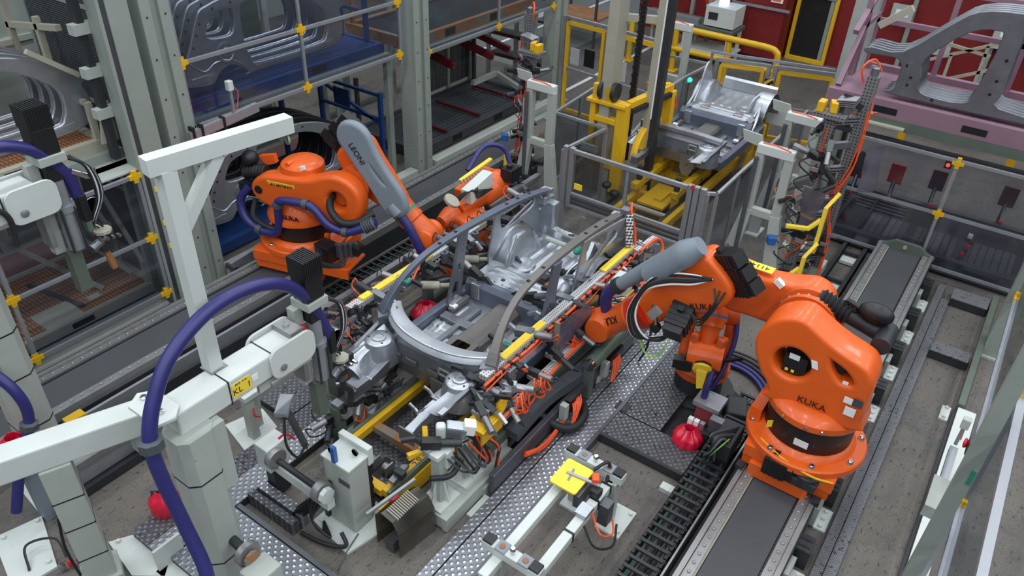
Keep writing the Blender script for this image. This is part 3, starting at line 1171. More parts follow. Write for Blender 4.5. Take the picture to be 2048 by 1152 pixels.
# balancer
b = MB().cyl((6.98, 1.0, 2.16), (6.98, .34, 2.0), .085, n=18)
for k in range(7):
    p = V((6.98, .98 - .045 * k, 2.155 - .011 * k))
    b.lathe(p, V((0, -.97, -.24)), [(0, .09), (.02, .115), (.04, .09)], 18)
b.obj('counterbalance', 'rubber', t)
b = MB().ball((6.98, .45, 2.20), (.10, .17, .11), 18)
b.obj('gas_accumulator', 'black', t)
MB().cyl((6.98, .62, 2.18), (6.98, .70, 2.10), .045, n=12).cyl((6.98, .60, 2.20), (6.98, .74, 2.24), .03, n=10).obj('valve_block', 'black', t)
MB().lathe((6.72, .30, 2.03), X, [(0, .09), (.34, .09), (.36, .06)], 18).obj('pivot', 'dark', t)
# elbow, forearm and wrist
fa = [(1.74, 2.08), (1.88, 1.78), (2.20, 1.62), (2.40, 1.42), (2.62, 1.24), (2.80, 1.44), (2.70, 1.62), (2.50, 1.90), (2.34, 2.16), (2.16, 2.36), (2.0, 2.34)]
MB().plate(sm2(fa, 4), [], (6.78, 0, 0), Y, Z, .36, .05, 3).obj('forearm', 'orange', t)
b = MB()
for k, (a, c) in enumerate(((2.02, 2.29), (1.90, 2.17), (1.79, 2.05))):
    motor(b, (6.82, a, c), V((-.42, -.68, .48)), V((0, .7, .7)), .36, .088)
b.each('wrist_motor', 'black', t)
MB().cbox((6.86, 1.99, 2.20), (.34, .30, .22), rot(X, 45)).obj('motor_bracket', 'dark', t, .01)
ax = V((0, .77, -.64)).normalized()
w0 = V((6.72, 2.66, 1.40))
MB().lathe(w0, ax, [(-.02, .21), (.10, .21), (.12, .20), (.2, .195)], 28).obj('wrist_ring', mat('red band', (206, 44, 26), .4, 0, .05), t)
b = MB().lathe(w0, ax, [(.2, .20), (.23, .205), (.25, .185), (.36, .17), (.47, .16), (.56, .175), (.66, .20), (.76, .20), (.84, .16), (.88, .11)], 28)
b.obj('wrist_body', 'orangew', t)
MB().lathe(w0 + ax * .66, X, [(-.23, .02), (-.225, .15), (-.15, .17), (.2, .17), (.24, .14)], 26).obj('wrist_joint', 'orangew', t)
sd = V((-.5, -.35, .5))
q = w0 + ax * .48
nc = V((-.72, -.33, .61))
nc = (nc - ax * nc.dot(ax)).normalized()
MB().text('KUKA', .125, q + nc * .164 + ax * .02, ax, nc.cross(ax), .012).obj('lettering', 'ink', t)
MB().lathe(w0 + ax * .82, ax, [(0, .12), (.08, .12), (.08, .09), (.14, .09)], 20).obj('tool_flange', 'dark', t)
motor(MB(), (6.68, 2.22, 1.66), V((-.82, -.05, -.45)), Z, .38, .12).obj('elbow_motor', 'black', t)
# grey moulded hose cover
b = MB().tube([(6.66, 3.02, 1.62), (6.66, 2.82, 1.84), (6.66, 2.56, 2.12), (6.66, 2.26, 2.40)], [.075, .09, .10, .11], 16, 6)
b.obj('hose_cover', 'cover', t)
b = MB().tube([(6.58, 2.66, 1.94), (6.58, 2.50, 2.12), (6.58, 2.30, 2.36), (6.60, 2.16, 2.50)], [.115, .14, .15, .10], 16, 6)
b.obj('hose_cover_lid', 'cover', t)
MB().lathe((6.66, 3.02, 1.62), V((0, .66, -.75)), [(-.02, .095), (.06, .10), (.07, .07)], 16).obj('hose_clamp', 'dark', t)
MB().tube([(6.66, 3.06, 1.58), (6.66, 3.16, 1.42), (6.7, 3.16, 1.18), (6.8, 3.1, 1.0)], .07, 12).obj('hose', 'hose', t)
for k, (m, r_, o) in enumerate((('rubber', .022, 0), ('rubber', .016, .05), ('ghose', .012, .02), ('paper', .012, -.03), ('paper', .011, .06))):
    MB().tube([(6.52, 1.95, 2.22), (6.50, 2.16 + o, 2.12 + o), (6.48, 2.42 + o, 2.02 + o), (6.44, 2.62, 1.86 + o), (6.40, 2.70 + o, 1.52), (6.42, 2.60 + o, 1.26 - o), (6.5, 2.40, 1.22 + o), (6.52, 2.28, 1.36)], r_, 8).obj('cable', m, t)
MB().tube([(6.5, 2.64, 1.2), (6.45, 2.5, 1.02), (6.45, 2.35, 1.05), (6.5, 2.28, 1.25)], .01, 6).obj('earth_cable', mat('lime cable', (130, 190, 60), .5), t)
b = MB().cbox((6.42, 2.46, 1.62), (.05, .10, .15), rot(X, 35))
b.obj('connector_box', 'alu', t)
MB().lathe((6.50, 2.44, 1.40), -X, [(0, .06), (.06, .06), (.07, .04)], 14).obj('grey_cap', 'black', t)
MB().tube([(6.42, 2.50, 1.70), (6.44, 2.46, 1.62), (6.42, 2.42, 1.48)], .02, 8).obj('connector', 'chrome', t)
for k in range(3):
    MB().tube([(6.55, 1.92 - .06 * k, 2.1), (6.46, 1.86, 1.98 - .05 * k), (6.48, 1.98, 1.72 - .04 * k), (6.52, 2.10, 1.72)], .011, 6).obj('cable', 'rubber', t)
MB().text('KUKA', .10, (6.585, 2.02, 1.80), V((0, -.92, .36)), V((0, .36, .92)), .003).obj('lettering', 'ink', t)
# carriage drive in front
motor(MB(), (6.10, .88, .66), V((0, -1, 0)), Z, .30, .10).obj('carriage_motor', 'black', t)
MB().lathe((6.14, .46, .60), Z, [(0, .13), (.10, .13), (.11, .11), (.115, .02)], 24).obj('gearbox_lid', 'dark', t)
MB().box(6.02, 6.16, .34, .60, .56, .66).obj('gearbox', 'dark', t, .01)
MB().box(6.06, 6.16, .40, 1.02, .38, .56).obj('front_apron', 'orange', t, .008)
MB().tube([(6.2, 1.0, .80), (6.06, .72, .80), (6.04, .42, .76), (6.10, .22, .74)], .012, 6).obj('earth_cable', 'yellow', t)
b = MB()
for n in (.30, 1.10):
    b.box(6.03, 6.12, n - .04, n + .04, .41, .47)
b.each('rail_wiper', 'dark', t)
MB().box(6.4, 6.75, 1.10, 1.22, .74, .98).obj('cable_bracket', 'orange', t)
cb = MB().cbox((6.35, 1.36, .42), (.42, .22, .24)).obj('junction_box', 'dark', t, .01)
for k in range(7):
    a = k * .7
    MB().tube([(6.2 + .05 * k, 1.30, .55), (6.12, 1.36 + .02 * k, .62), (6.02 + .02 * k, 1.42, .48), (6.1, 1.5 - .02 * k, .30), (6.3, 1.45, .26)], .012, 6).obj('cable', 'rubber' if k % 3 else 'ghose', t)
MB().tube([(6.2, 1.3, .6), (6.05, 1.34, .58), (6.05, 1.42, .40), (6.2, 1.44, .34)], .007, 6).obj('earth_cable', mat('lime wire', (120, 180, 60), .5), t)

# ---------------- robot on the left track
t = thing('industrial_robot', 'orange industrial robot on the left track with long blue hose looped along its arm', 'robot', (6.15, 7.78, .38))
F = Loc((6.15, 7.78, 0), (.27, -.96))
base_robot(t, F, (-.5, .58, -.58, .58), 1.20, .42)
b = MB().lathe(F(0, 0, 1.12), Z, [(0, .47), (.06, .47), (.14, .42), (.26, .38), (.34, .30)], 36)
b.obj('rotating_column', 'orange', t)
S = -1      # camera side of the arm: -n is towards the camera here


def FP(pts, n):
    return [F(a, n, b) for a, b in pts]


nn = -F.n if F.n.dot(V((-1, 0, 0))) < 0 else F.n      # unit vector to the camera side
def L(u, s_, z):
    return F.b + F.u * u + nn * s_ + Z * z


sh = [(-.34, 1.66), (-.36, 1.42), (-.2, 1.26), (.16, 1.24), (.34, 1.4), (.36, 1.66), (.2, 1.86), (-.1, 1.92)]
MB().plate(sm2(sh, 4), [], L(0, -.08, 0), F.u, Z, .36, .05, 3).obj('shoulder_housing', 'orange', t)
lk = [(-.46, 1.60), (-.44, 1.46), (-.2, 1.36), (.2, 1.40), (.62, 1.30), (.86, 1.30), (1.06, 1.44), (1.10, 1.70), (.98, 1.88), (.74, 1.92), (.40, 1.80), (.0, 1.76), (-.3, 1.72)]
MB().plate(sm2(lk, 4), [circ(.80, 1.62, .19, .19, 26)], L(0, .22, 0), F.u, Z, .26, .06, 4).obj('link_arm', 'orange', t)
MB().lathe(L(.80, .12, 1.62), nn, [(0, .2), (.03, .2), (.05, .12), (.09, .11), (.1, .05)], 24).obj('link_recess', 'orangew', t)
MB().lathe(L(-.40, .34, 1.56), nn, [(-.03, .06), (.02, .06), (.025, .03)], 14).obj('pivot_cap', 'black', t)
b = MB()
pl = L(.02, .358, 1.60)
sticker(b, L(-.02, .345, 1.68), F.u, Z + nn * .3, .42, .12)
b.obj('number_plate', 'ybar', t)
MB().text('41402R02', .085, L(-.02, .351, 1.68), F.u, Z + nn * .3).obj('number_lettering', 'ink', t)
MB().text('KUKA', .10, F(.12, 0, 1.28) + nn * .475 * .96, F.u, Z + nn * .1, .006).obj('lettering', 'ink', t)
MB().lathe(L(.10, -.02, 1.82), Z, [(0, .30), (.08, .29), (.12, .24), (.13, .1)], 26).obj('shoulder_cover', 'orange', t)
MB().lathe(L(.02, .12, 1.94), nn, [(0, .04), (.1, .04)], 12).obj('lift_lug', 'orange', t)
MB().bar(L(.22, .20, 1.93), L(.28, .20, 1.95), .05, .05).obj('stop_buffer', 'paper', t)
b = MB().ball(L(-.72, .02, 1.82), (.12, .12, .12), 16)
b.obj('gas_accumulator', 'black', t)
b = MB().cyl(L(-.46, .05, 1.68), L(-.80, .08, 1.62), .08, n=16)
for k in range(6):
    b.lathe(L(-.46 - .05 * k, .05, 1.68 - .008 * k), -F.u, [(0, .085), (.018, .105), (.036, .085)], 16)
b.obj('counterbalance', 'rubber', t)
motor(MB(), L(-.55, .16, 1.46), -F.u, Z, .26, .09).obj('drive_motor', 'black', t)
MB().prism([(-.6, 1.86), (-.36, 1.92), (-.34, 1.80), (-.5, 1.74)], L(0, -.1, 0), F.u, Z, nn * .08).obj('balancer_bracket', 'orange', t)
# elbow and forearm
MB().lathe(L(.92, -.16, 1.78), nn, [(-.10, .24), (.0, .26), (.08, .26), (.1, .24), (.26, .24)], 28).obj('elbow_joint', 'orangew', t)
fa = [(.62, 2.12), (.66, 1.92), (.88, 1.62), (1.16, 1.46), (1.42, 1.36), (1.52, 1.50), (1.40, 1.72), (1.18, 2.06), (1.02, 2.32), (.80, 2.28)]
MB().plate(sm2(fa, 4), [], L(0, -.22, 0), F.u, Z, .34, .05, 3).obj('forearm', 'orange', t)
b = MB()
for k, (a, c) in enumerate(((.94, 2.36), (.80, 2.25), (.66, 2.12))):
    motor(b, L(a, -.12 - .1, c), -F.u * .75 + Z * .62, nn, .36, .085)
b.each('wrist_motor', 'black', t)
ax = (F.u * .70 - Z * .71).normalized()
w0 = L(1.38, -.18, 1.52)
b = MB().lathe(w0, ax, [(-.06, .20), (.04, .20), (.06, .185), (.2, .175), (.3, .17), (.32, .185), (.36, .185), (.38, .165), (.62, .20), (.72, .19), (.80, .13)], 26)
b.obj('wrist_body', 'orangew', t)
MB().lathe(w0, ax, [(.20, .178), (.24, .178)], 26).obj('green_band', 'green', t)
MB().lathe(w0 + ax * .66, nn, [(-.22, .13), (-.20, .17), (.16, .17), (.2, .10)], 24).obj('wrist_joint', 'orange', t)
MB().lathe(w0 + ax * .78, ax, [(0, .11), (.1, .11), (.1, .08), (.2, .08)], 18).obj('tool_flange', 'dark', t)
# grey moulded cover with lettering
cv = [(1.02, 2.62), (.86, 2.60), (.80, 2.44), (.90, 2.26), (1.22, 1.80), (1.40, 1.52), (1.56, 1.46), (1.66, 1.58), (1.60, 1.78), (1.40, 2.06), (1.26, 2.30), (1.16, 2.52)]
MB().plate(sm2(cv, 4), [sm2([(1.20, 2.20), (1.40, 1.96), (1.46, 1.86), (1.36, 1.86), (1.20, 2.06)], 3)], L(0, .06, 0), F.u, Z, .13, .05, 4).obj('hose_cover', 'cover', t)
MB().text('LEONI', .11, L(1.04, .13, 2.26), V(F.u * .55 - Z * .83), V(F.u * .83 + Z * .55), .004).obj('cover_lettering', 'navy', t)
MB().lathe(L(1.50, .06, 1.56), ax, [(-.05, .10), (.10, .11), (.12, .09)], 16).obj('hose_clamp', 'cover', t)
MB().tube([L(1.58, .06, 1.46), L(1.72, .06, 1.26), L(1.84, .06, 1.02), L(1.92, .04, .86)], .062, 12).obj('hose', 'hose', t)
hp = [L(-.62, .28, 1.52), L(-.74, .34, 1.32), L(-.66, .40, 1.10), L(-.42, .44, .98), L(-.14, .46, 1.00), L(-.06, .46, 1.20), L(-.04, .46, 1.46), L(.06, .46, 1.54), L(.40, .46, 1.56), L(.54, .46, 1.50), L(.72, .48, 1.34), L(.98, .48, 1.28), L(1.2, .44, 1.36), L(1.38, .36, 1.46)]
MB().tube(hp, .058, 12, 7).obj('hose', 'hose', t)
for i in (3, 6, 8, 11):
    d_ = (hp[i + 1] - hp[i - 1]).normalized()
    MB().lathe(hp[i], d_, [(-.035, .072), (.035, .072)], 12).obj('hose_clamp', 'ghose', t)
b = MB()
for k in range(5):
    b.lathe(hp[-2] + (hp[-1] - hp[-2]) * (.1 + .16 * k), hp[-1] - hp[-2], [(0, .07), (.02, .095), (.04, .07)], 14)
b.obj('hose_bellows', 'ghose', t)
MB().tube([L(.66, .26, 1.62), L(.74, .40, 1.52), L(.92, .46, 1.40), L(1.14, .40, 1.42), L(1.30, .26, 1.52)], .05, 12).obj('black_hose', 'rubber', t)
MB().lathe(L(.66, .22, 1.64), nn, [(0, .075), (.06, .075), (.07, .05)], 14).obj('hose_socket', 'rubber', t)
MB().tube([L(-.6, .2, 1.3), L(-.55, .36, 1.12), L(-.3, .42, 1.04), L(-.12, .4, 1.02)], .04, 10).obj('black_hose', 'rubber', t)
# valve terminal on the carriage
MB().prism([(.40, -.62), (1.02, -.60), (1.02, -.1), (.40, -.1)], L(0, 0, .70), F.u, nn * -1, Z * .03).obj('valve_tray', 'orange', t)
MB().prism([(.40, .0), (1.04, .0), (1.04, .16), (.40, .10)], L(0, .60, .62), F.u, Z, nn * .03).obj('tray_apron', 'orange', t)
MB().prism([(.5, .74), (.5, 1.02), (.56, 1.02), (.6, .74)], L(0, .22, 0), F.u, Z, nn * .05).obj('tray_post', 'orange', t)
b = MB().cbox(L(.62, .42, .86), (.22, .26, .26))
b.obj('valve_box', 'black', t, .01)
for k in range(4):
    MB().cbox(L(.80 + .06 * k, .40 - .04 * k, .90), (.05, .10, .22)).obj('valve_slice', 'galvd', t, .006)
MB().lathe(L(1.0, .26, .90), nn, [(-.05, .09), (.06, .09), (.08, .06)], 16).obj('pressure_regulator', 'black', t)
for k in range(4):
    MB().tube([L(.5 + .05 * k, .5, .95), L(.6, .62, .84 - .03 * k), L(.8 + .05 * k, .60, .80), L(.95, .45, .86 + .02 * k)], .013, 6).obj('cable', 'rubber', t)

# ---------------- two small floor robots beside the car
def floor_robot(label, base, head, base_h=.34):
    t = thing('industrial_robot', label, 'robot', (base[0], base[1], 0))
    F = Loc((base[0], base[1], 0), head)
    MB().lathe(F(0, 0, 0), Z, [(0, .46), (.05, .46), (.06, .30), (base_h, .30)], 28).obj('pedestal', 'dark', t)
    MB().lathe(F(0, 0, base_h), Z, [(0, .34), (.1, .34), (.14, .30), (.30, .28), (.36, .22)], 28).obj('rotating_column', 'orangew', t)
    return t, F


t, F = floor_robot('small orange robot folded behind the elbow of the big robot, with yellow tool flange', (7.42, 2.12), (-.95, -.3))
for s_ in (-1, 1):
    MB().plate(sm2([(-.05, .42), (.2, .4), (.26, .6), (.12, .9), (.04, 1.24), (-.1, 1.30), (-.22, 1.2), (-.2, .8)], 4), [], F(0, s_ * .24, .0), F.u, Z, .13, .04, 3).obj('link_arm', 'orange', t)
MB().lathe(F(-.06, -.30, 1.22), F.n, [(0, .17), (.6, .17)], 22).obj('elbow_joint', 'orangew', t)
ax = (F.u * .62 - Z * .78).normalized()
w0 = F(-.08, .0, 1.42)
MB().lathe(w0, ax, [(-.12, .14), (-.1, .17), (.30, .175), (.34, .15), (.40, .15)], 24).obj('forearm', 'orange', t)
MB().lathe(w0, ax, [(.255, .179), (.28, .179)], 24).obj('blue_band', 'bluep', t)
MB().lathe(w0, ax, [(.40, .13), (.44, .11), (.66, .10), (.70, .08)], 20).obj('wrist_tube', 'orange', t)
b = MB()
for s_ in (-1, 1):
    b.cbox(w0 + ax * .66 + F.n * s_ * .15, (.20, .10, .34), rot(Y, 20))
b.each('wrist_fork', 'orangew', t, .03)
MB().lathe(w0 + ax * .74, F.n, [(-.2, .16), (.2, .16)], 22).obj('wrist_body', 'orange', t)
fl = w0 + ax * .86
MB().lathe(fl, (F.u - Z * .35), [(0, .15), (.05, .15), (.06, .10)], 24).obj('black_flange', 'black', t)
MB().lathe(fl + F.u * .06, (F.u - Z * .35), [(0, .115), (.03, .115), (.035, .1), (.036, .02)], 24).obj('yellow_flange', 'ybar', t)
MB().prism([(-.06, 0), (.06, 0), (.05, -.24), (-.02, -.26)], fl + F.u * .1, F.n, Z, F.u * .03).obj('tool_adapter', 'ybar', t)
MB().tube([F(.0, .26, 1.3), F(.16, .30, 1.0), F(.3, .26, .76), F(.42, .2, .56), F(.5, .10, .3)], .032, 10).obj('hose', 'hose', t)
MB().tube([F(.52, .12, .76), F(.62, .1, .58), F(.66, .08, .36), F(.6, .05, .2)], .04, 10).obj('hose', 'hose', t)
motor(MB(), fl + F.u * .03 - F.n * .12, -F.n, Z, .22, .07).obj('tool_motor', 'black', t)
MB().bar(fl + F.n * .12 + Z * .08, fl + F.n * .42 + Z * .22, .035).obj('tool_handle', 'black', t)
t2 = t
s = thing('tool_stand', 'reddish tool rack on dark feet under the yellow flange of the small robot', 'stand', (6.85, 1.80, 0))
MB().box(6.70, 6.98, 1.60, 1.92, .38, .44).obj('rack_top', 'alu', s)
MB().box(6.74, 6.94, 1.64, 1.88, .16, .38).obj('rack_body', mat('dusty red box', (150, 62, 66), .6, 0, .1), s)
MB().box(6.70, 6.74, 1.60, 1.92, .0, .16).obj('rack_foot', 'dark', s)
MB().box(6.94, 6.98, 1.60, 1.92, .0, .16).obj('rack_foot', 'dark', s)
MB().cbox((6.62, 1.56, .30), (.10, .18, .2)).obj('guard_sheet', 'galvd', s)
for k in range(3):
    MB().box(6.52, 6.58, 1.68 + .07 * k, 1.74 + .07 * k, .22, .32).obj('valve', 'paper' if k else 'steel', s, .006)
MB().cbox((6.55, 1.75, .11), (.12, .3, .22)).obj('valve_block', 'dark', s)
s = MB().cbox((7.15, 1.52, .13), (.34, .26, .26), rot(Z, 20))
single(s, 'motor_cover', 'dark', 'dark grey block with white label on the floor beside the small robot', 'cover', bevel=.03)
s = MB().lathe((7.0, 2.0, 0), Z, [(0, .72), (.012, .72), (.016, .70)], 40)
single(s, 'floor_mat', 'rubber', 'round black rubber mat on the floor around the small robot', 'mat')
for k in range(5):
    r_ = .62 + .06 * k
    pts = [(7.45 + r_ * math.cos(a), 1.85 + r_ * .9 * math.sin(a), .05 + .012 * k) for a in [(-2.2 + .42 * q) for q in range(8)]]
    s = MB().tube(pts, .032 - .004 * k, 8)
    single(s, 'floor_cable', 'hose' if k in (0, 1) else 'rubber', ('thick blue hose curving on the floor between the small robot and the track', 'second blue hose lying inside the thick one behind the small robot', 'black cable curving on the floor beside the blue hoses', 'thin black cable beside the small robot pedestal', 'thinnest black cable nearest the small robot pedestal')[k], 'cable')
t, F = floor_robot('orange robot standing behind the far side of the car body, holding a white valve box', (7.75, 5.98), (.2, .98), .2)
MB().plate(sm2([(-.3, .40), (.2, .38), (.36, .6), (.3, .9), (.05, 1.02), (-.2, .95), (-.34, .7)], 4), [], F(0, 0, 0), F.u, Z, .5, .06, 3).obj('shoulder_housing', 'orangew', t)
A, B2 = V((8.55, 6.22, 1.05)), V((7.42, 6.28, .92))
ax = (B2 - A).normalized()
MB().lathe(A, ax, [(-.2, .12), (-.16, .2), (.25, .2), (.32, .15), (.7, .13), (.8, .15)], 22).obj('forearm', 'orange', t)
MB().lathe(B2 - ax * .3, ax, [(0, .13), (.1, .16), (.2, .14), (.32, .10)], 20).obj('wrist_body', 'orangew', t)
MB().ball(A - ax * .1 + Z * .05, (.24, .2, .2), 16).obj('elbow_joint', 'orange', t)
MB().bar(V((8.1, 6.5, 1.0)), V((8.9, 6.5, 1.08)), .2, .22).obj('arm_beam', 'orange', t, .02)
MB().cbox((8.05, 6.12, 1.30), (.62, .17, .22), rot(Z, 6) @ rot(Y, -6)).obj('valve_box', 'white', t, .008)
for k in range(9):
    MB().cyl((7.86 + .07 * k, 6.25, 1.38), (7.86 + .07 * k, 6.29, 1.42), .014, n=8).obj('fitting', 'chrome', t)
MB().bar((7.95, 6.36, 1.36), (8.7, 6.36, 1.44), .06, .03).obj('yellow_strip', 'ybar', t)
motor(MB(), (8.6, 6.0, 1.30), X, Z, .3, .1).obj('drive_motor', 'black', t)
MB().tube([(8.3, 6.5, 1.35), (8.7, 6.5, 1.6), (9.0, 6.35, 1.52), (9.02, 6.2, 1.25)], .04, 10).obj('hose', 'hose', t)
MB().lathe((7.42, 6.12, 1.30), V((.2, -.5, .8)), [(0, .05), (.02, .12), (.06, .12), (.065, .06)], 16).obj('tool_ring', 'cream', t)
for k in range(5):
    MB().tube([(7.6, 6.15, 1.2 + .03 * k), (7.7 + .05 * k, 6.02, 1.38), (7.9, 6.0, 1.34 - .03 * k), (8.3, 6.02, 1.2)], .009, 6).obj('cable', 'rubber', t)
MB().prism([(0, 0), (.34, 0), (.34, .3), (0, .3)], (7.35, 5.72, .75), X, V((0, .3, .95)), Y * .03).obj('yellow_label', 'ybar', t)

# ================================================================ white gantry stands with manipulators
t = thing('gantry_stand', 'white column carrying a beam with the yellow number label and a tall hoist post', 'gantry', (2.22, 4.62, 0))
oc = [(-.17, -.10), (-.10, -.17), (.10, -.17), (.17, -.10), (.17, .10), (.10, .17), (-.10, .17), (-.17, .10)]
MB().prism(oc, (2.20, 4.60, .02), X, Y, Z * 1.93).obj('column', 'pale', t)
MB().prism([(-.4, -.3), (.3, -.4), (.42, .3), (-.2, .42)], (2.2, 4.6, 0), X, Y, Z * .025).obj('foot_plate', 'white', t)
b = MB()
for z in (.42, 1.45):
    b.prism([(p[0] * 1.02, p[1] * 1.02) for p in oc], (2.20, 4.60, z), X, Y, Z * .014)
b.each('cable_tie', 'black', t)
MB().box(2.12, 3.42, 4.55, 4.83, 1.94, 2.18).obj('beam', 'white', t, .018)
b = MB()
for x in (2.60, 3.06):
    b.box(x, x + .012, 4.546, 4.834, 1.936, 2.184)
b.each('beam_strap', 'black', t)
MB().prism([(-.15, -.2), (.0, -.24), (.10, -.14), (.10, .16), (-.02, .24), (-.15, .16)], (2.08, 4.72, 2.20), X, Y, Z * .03).obj('top_plate', 'white', t, .004)
MB().lathe((2.06, 4.86, 2.23), Z, [(0, .03), (.02, .03), (.022, .012)], 12).obj('plate_bolt', 'chrome', t)
MB().lathe((2.04, 4.62, 2.23), Z, [(0, .03), (.02, .03), (.022, .012)], 12).obj('plate_bolt', 'chrome', t)
MB().box(2.30, 2.44, 4.45, 4.55, 1.2, 1.94).obj('column_gusset', 'pale', t)
b = sticker(MB(), (2.72, 4.547, 2.055), X, Z, .19, .14)
b.obj('number_label', 'ybar', t)
b = MB().text('KL  1', .085, (2.72, 4.544, 2.04), X, Z)
b.text('8020   R 01', .026, (2.72, 4.544, 2.11), X, Z)
b.obj('label_lettering', 'ink', t)
sticker(MB(), (2.86, 4.547, 2.06), X, Z, .06, .06).obj('paper_label', 'paper', t)
MB().plate(rrect(3.02, 3.52, 1.90, 2.22, .10), [], (0, 4.535, 0), X, Z, .03, .004).obj('end_cheek', 'white', t)
MB().plate(rrect(3.02, 3.52, 1.90, 2.22, .10), [circ(3.40, 2.10, .06)], (0, 4.845, 0), X, Z, .03, .004).obj('end_cheek', 'white', t)
MB().lathe((3.14, 4.52, 2.0), -Y, [(0, .035), (.012, .035), (.02, .02)], 12).obj('cheek_bolt', 'steel', t)
MB().box(3.30, 3.44, 4.57, 4.81, 2.10, 2.24).obj('clamp_block', 'steel', t)
MB().lathe((3.36, 4.70, 2.24), Z, [(0, .03), (.03, .03)], 12).obj('clamp_bolt', 'chrome', t)
MB().path([(3.0, 4.9, 2.0), (3.5, 4.9, 2.0)], .05, .03).obj('yellow_strip', 'ybar', t)
MB().box(2.9, 3.5, 4.58, 4.62, 1.82, 1.90).obj('under_channel', 'pale', t)
MB().cyl((3.02, 4.60, 1.84), (3.24, 4.60, 1.84), .045, n=14).obj('under_cylinder', 'alu', t)
# hoist post with arm and brace
MB().box(2.59, 2.71, 4.74, 4.86, 2.18, 4.02).obj('hoist_post', 'white', t)
MB().bar((2.52, 4.82, 4.08), (3.68, 4.66, 4.08), .12, .13).obj('hoist_arm', 'white', t)
MB().bar((2.68, 4.80, 3.52), (3.05, 4.745, 4.02), .09, .09, Y).obj('hoist_brace', 'white', t)
MB().lathe((3.64, 4.67, 3.96), X - Y * .3, [(-.008, .052), (.008, .052), (.008, .03), (-.008, .03), (-.008, .052)], 18).obj('lifting_eye', 'cream', t)
MB().box(2.58, 2.74, 4.72, 4.88, 2.18, 2.19).obj('weld_seam', 'steel', t)


def manipulator(o, label, tool=True):
    """vertical servo press head hanging from a beam end; o: middle of the slide"""
    o = V(o)
    t = thing('servo_press', label, 'machine head', tuple(o))

    def P(x, y, z):
        return o + V((x, y, z))
    MB().box(*[c for k in zip(P(-.10, -.10, .56), P(.10, .10, .80)) for c in k]).obj('motor', 'black', t, .01)
    b = MB()
    for k in range(9):
        x = -.10 + .023 * k
        b.box(*[c for q in zip(P(x, -.115, .82), P(x + .013, .115, 1.0)) for c in q])
    b.box(*[c for q in zip(P(-.105, -.11, .80), P(.105, .11, .985)) for c in q])
    b.obj('finned_cooler', 'black', t)
    MB().box(*[c for q in zip(P(-.12, -.12, .48), P(.12, .12, .56)) for c in q]).obj('motor_flange', 'pale', t, .006)
    MB().box(*[c for q in zip(P(-.07, -.07, .30), P(.07, .07, .48)) for c in q]).obj('gearbox', 'black', t, .01)
    MB().box(*[c for q in zip(P(-.18, .02, -.42), P(-.08, .12, .48)) for c in q]).obj('slide_rail', 'pale', t, .006)
    MB().box(*[c for q in zip(P(-.22, -.06, -.30), P(-.17, .10, .06)) for c in q]).obj('mount_plate', 'steel', t)
    MB().lathe(P(.0, -.02, -.40), Z, [(0, .075), (.40, .075), (.40, .095), (.46, .095), (.46, .07), (.70, .065)], 24).obj('press_cylinder', 'alu', t)
    b = MB()
    for a in (-.07, .05):
        b.cyl(P(a, -.10, -.40), P(a, -.10, .04), .012, n=8)
    b.each('tie_rod', 'dark', t)
    MB().lathe(P(-.10, .02, .26), -X + Y * -.4, [(0, .012), (.008, .035), (.03, .045), (.05, .035), (.058, .012)], 16).obj('red_knob', 'red', t)
    for k, (m, r_, dx) in enumerate((('rubber', .014, 0), ('paper', .010, .02), ('paper', .009, .05), ('rubber', .012, .04), ('ghose', .010, .06))):
        MB().tube([P(.10 + dx, -.05, .50), P(.26 + dx, -.08, .36 - dx), P(.30 + dx, -.04, .02), P(.22, .0, -.20 - dx), P(.30 - dx, .03, -.34), P(.20, .0, -.46)], r_, 7).obj('cable', m, t)
    MB().lathe(P(.26, 0, -.06), Y, [(-.006, .07), (.006, .07), (.006, .058), (-.006, .058), (-.006, .07)], 16).obj('cable_loop', 'paper', t)
    MB().lathe(P(.14, -.04, .34), V((.8, 0, -.6)), [(0, .03), (.16, .03), (.17, .02), (.26, .02)], 12).obj('connector', 'chrome', t)
    MB().box(*[c for q in zip(P(.12, -.07, -.18), P(.20, .06, .10)) for c in q]).obj('hose_socket', 'black', t, .015)
    MB().box(*[c for q in zip(P(.13, -.05, -.30), P(.19, .04, -.18)) for c in q]).obj('socket_sleeve', 'greencyl', t, .015)
    if tool:
        oct_ = [(.085 * math.cos(PI / 8 + k * PI / 4), .085 * math.sin(PI / 8 + k * PI / 4)) for k in range(8)]
        MB().prism(oct_, P(.27, -.01, -.36), X, Y, Z * .03).obj('tool_plate', 'cream', t)
        MB().box(*[c for q in zip(P(.20, -.05, -.56), P(.32, .05, -.37)) for c in q]).obj('tool_head', 'dark', t, .012)
        MB().lathe(P(.10, -.06, -.46), V((.9, .2, .2)), [(0, .045), (.12, .045), (.13, .03), (.18, .03)], 14).obj('tool_cylinder', 'galvd', t)
        b = MB()
        for k in range(4):
            b.lathe(P(.18 + .06 * k, -.09, -.37 - .01 * k), -Y, [(0, .018), (.05, .018)], 8)
        b.each('tool_fitting', 'chrome', t)
    MB().box(*[c for q in zip(P(-.10, -.04, -.86), P(.02, .08, -.42)) for c in q]).obj('lower_slide', 'greend', t, .006)
    return t


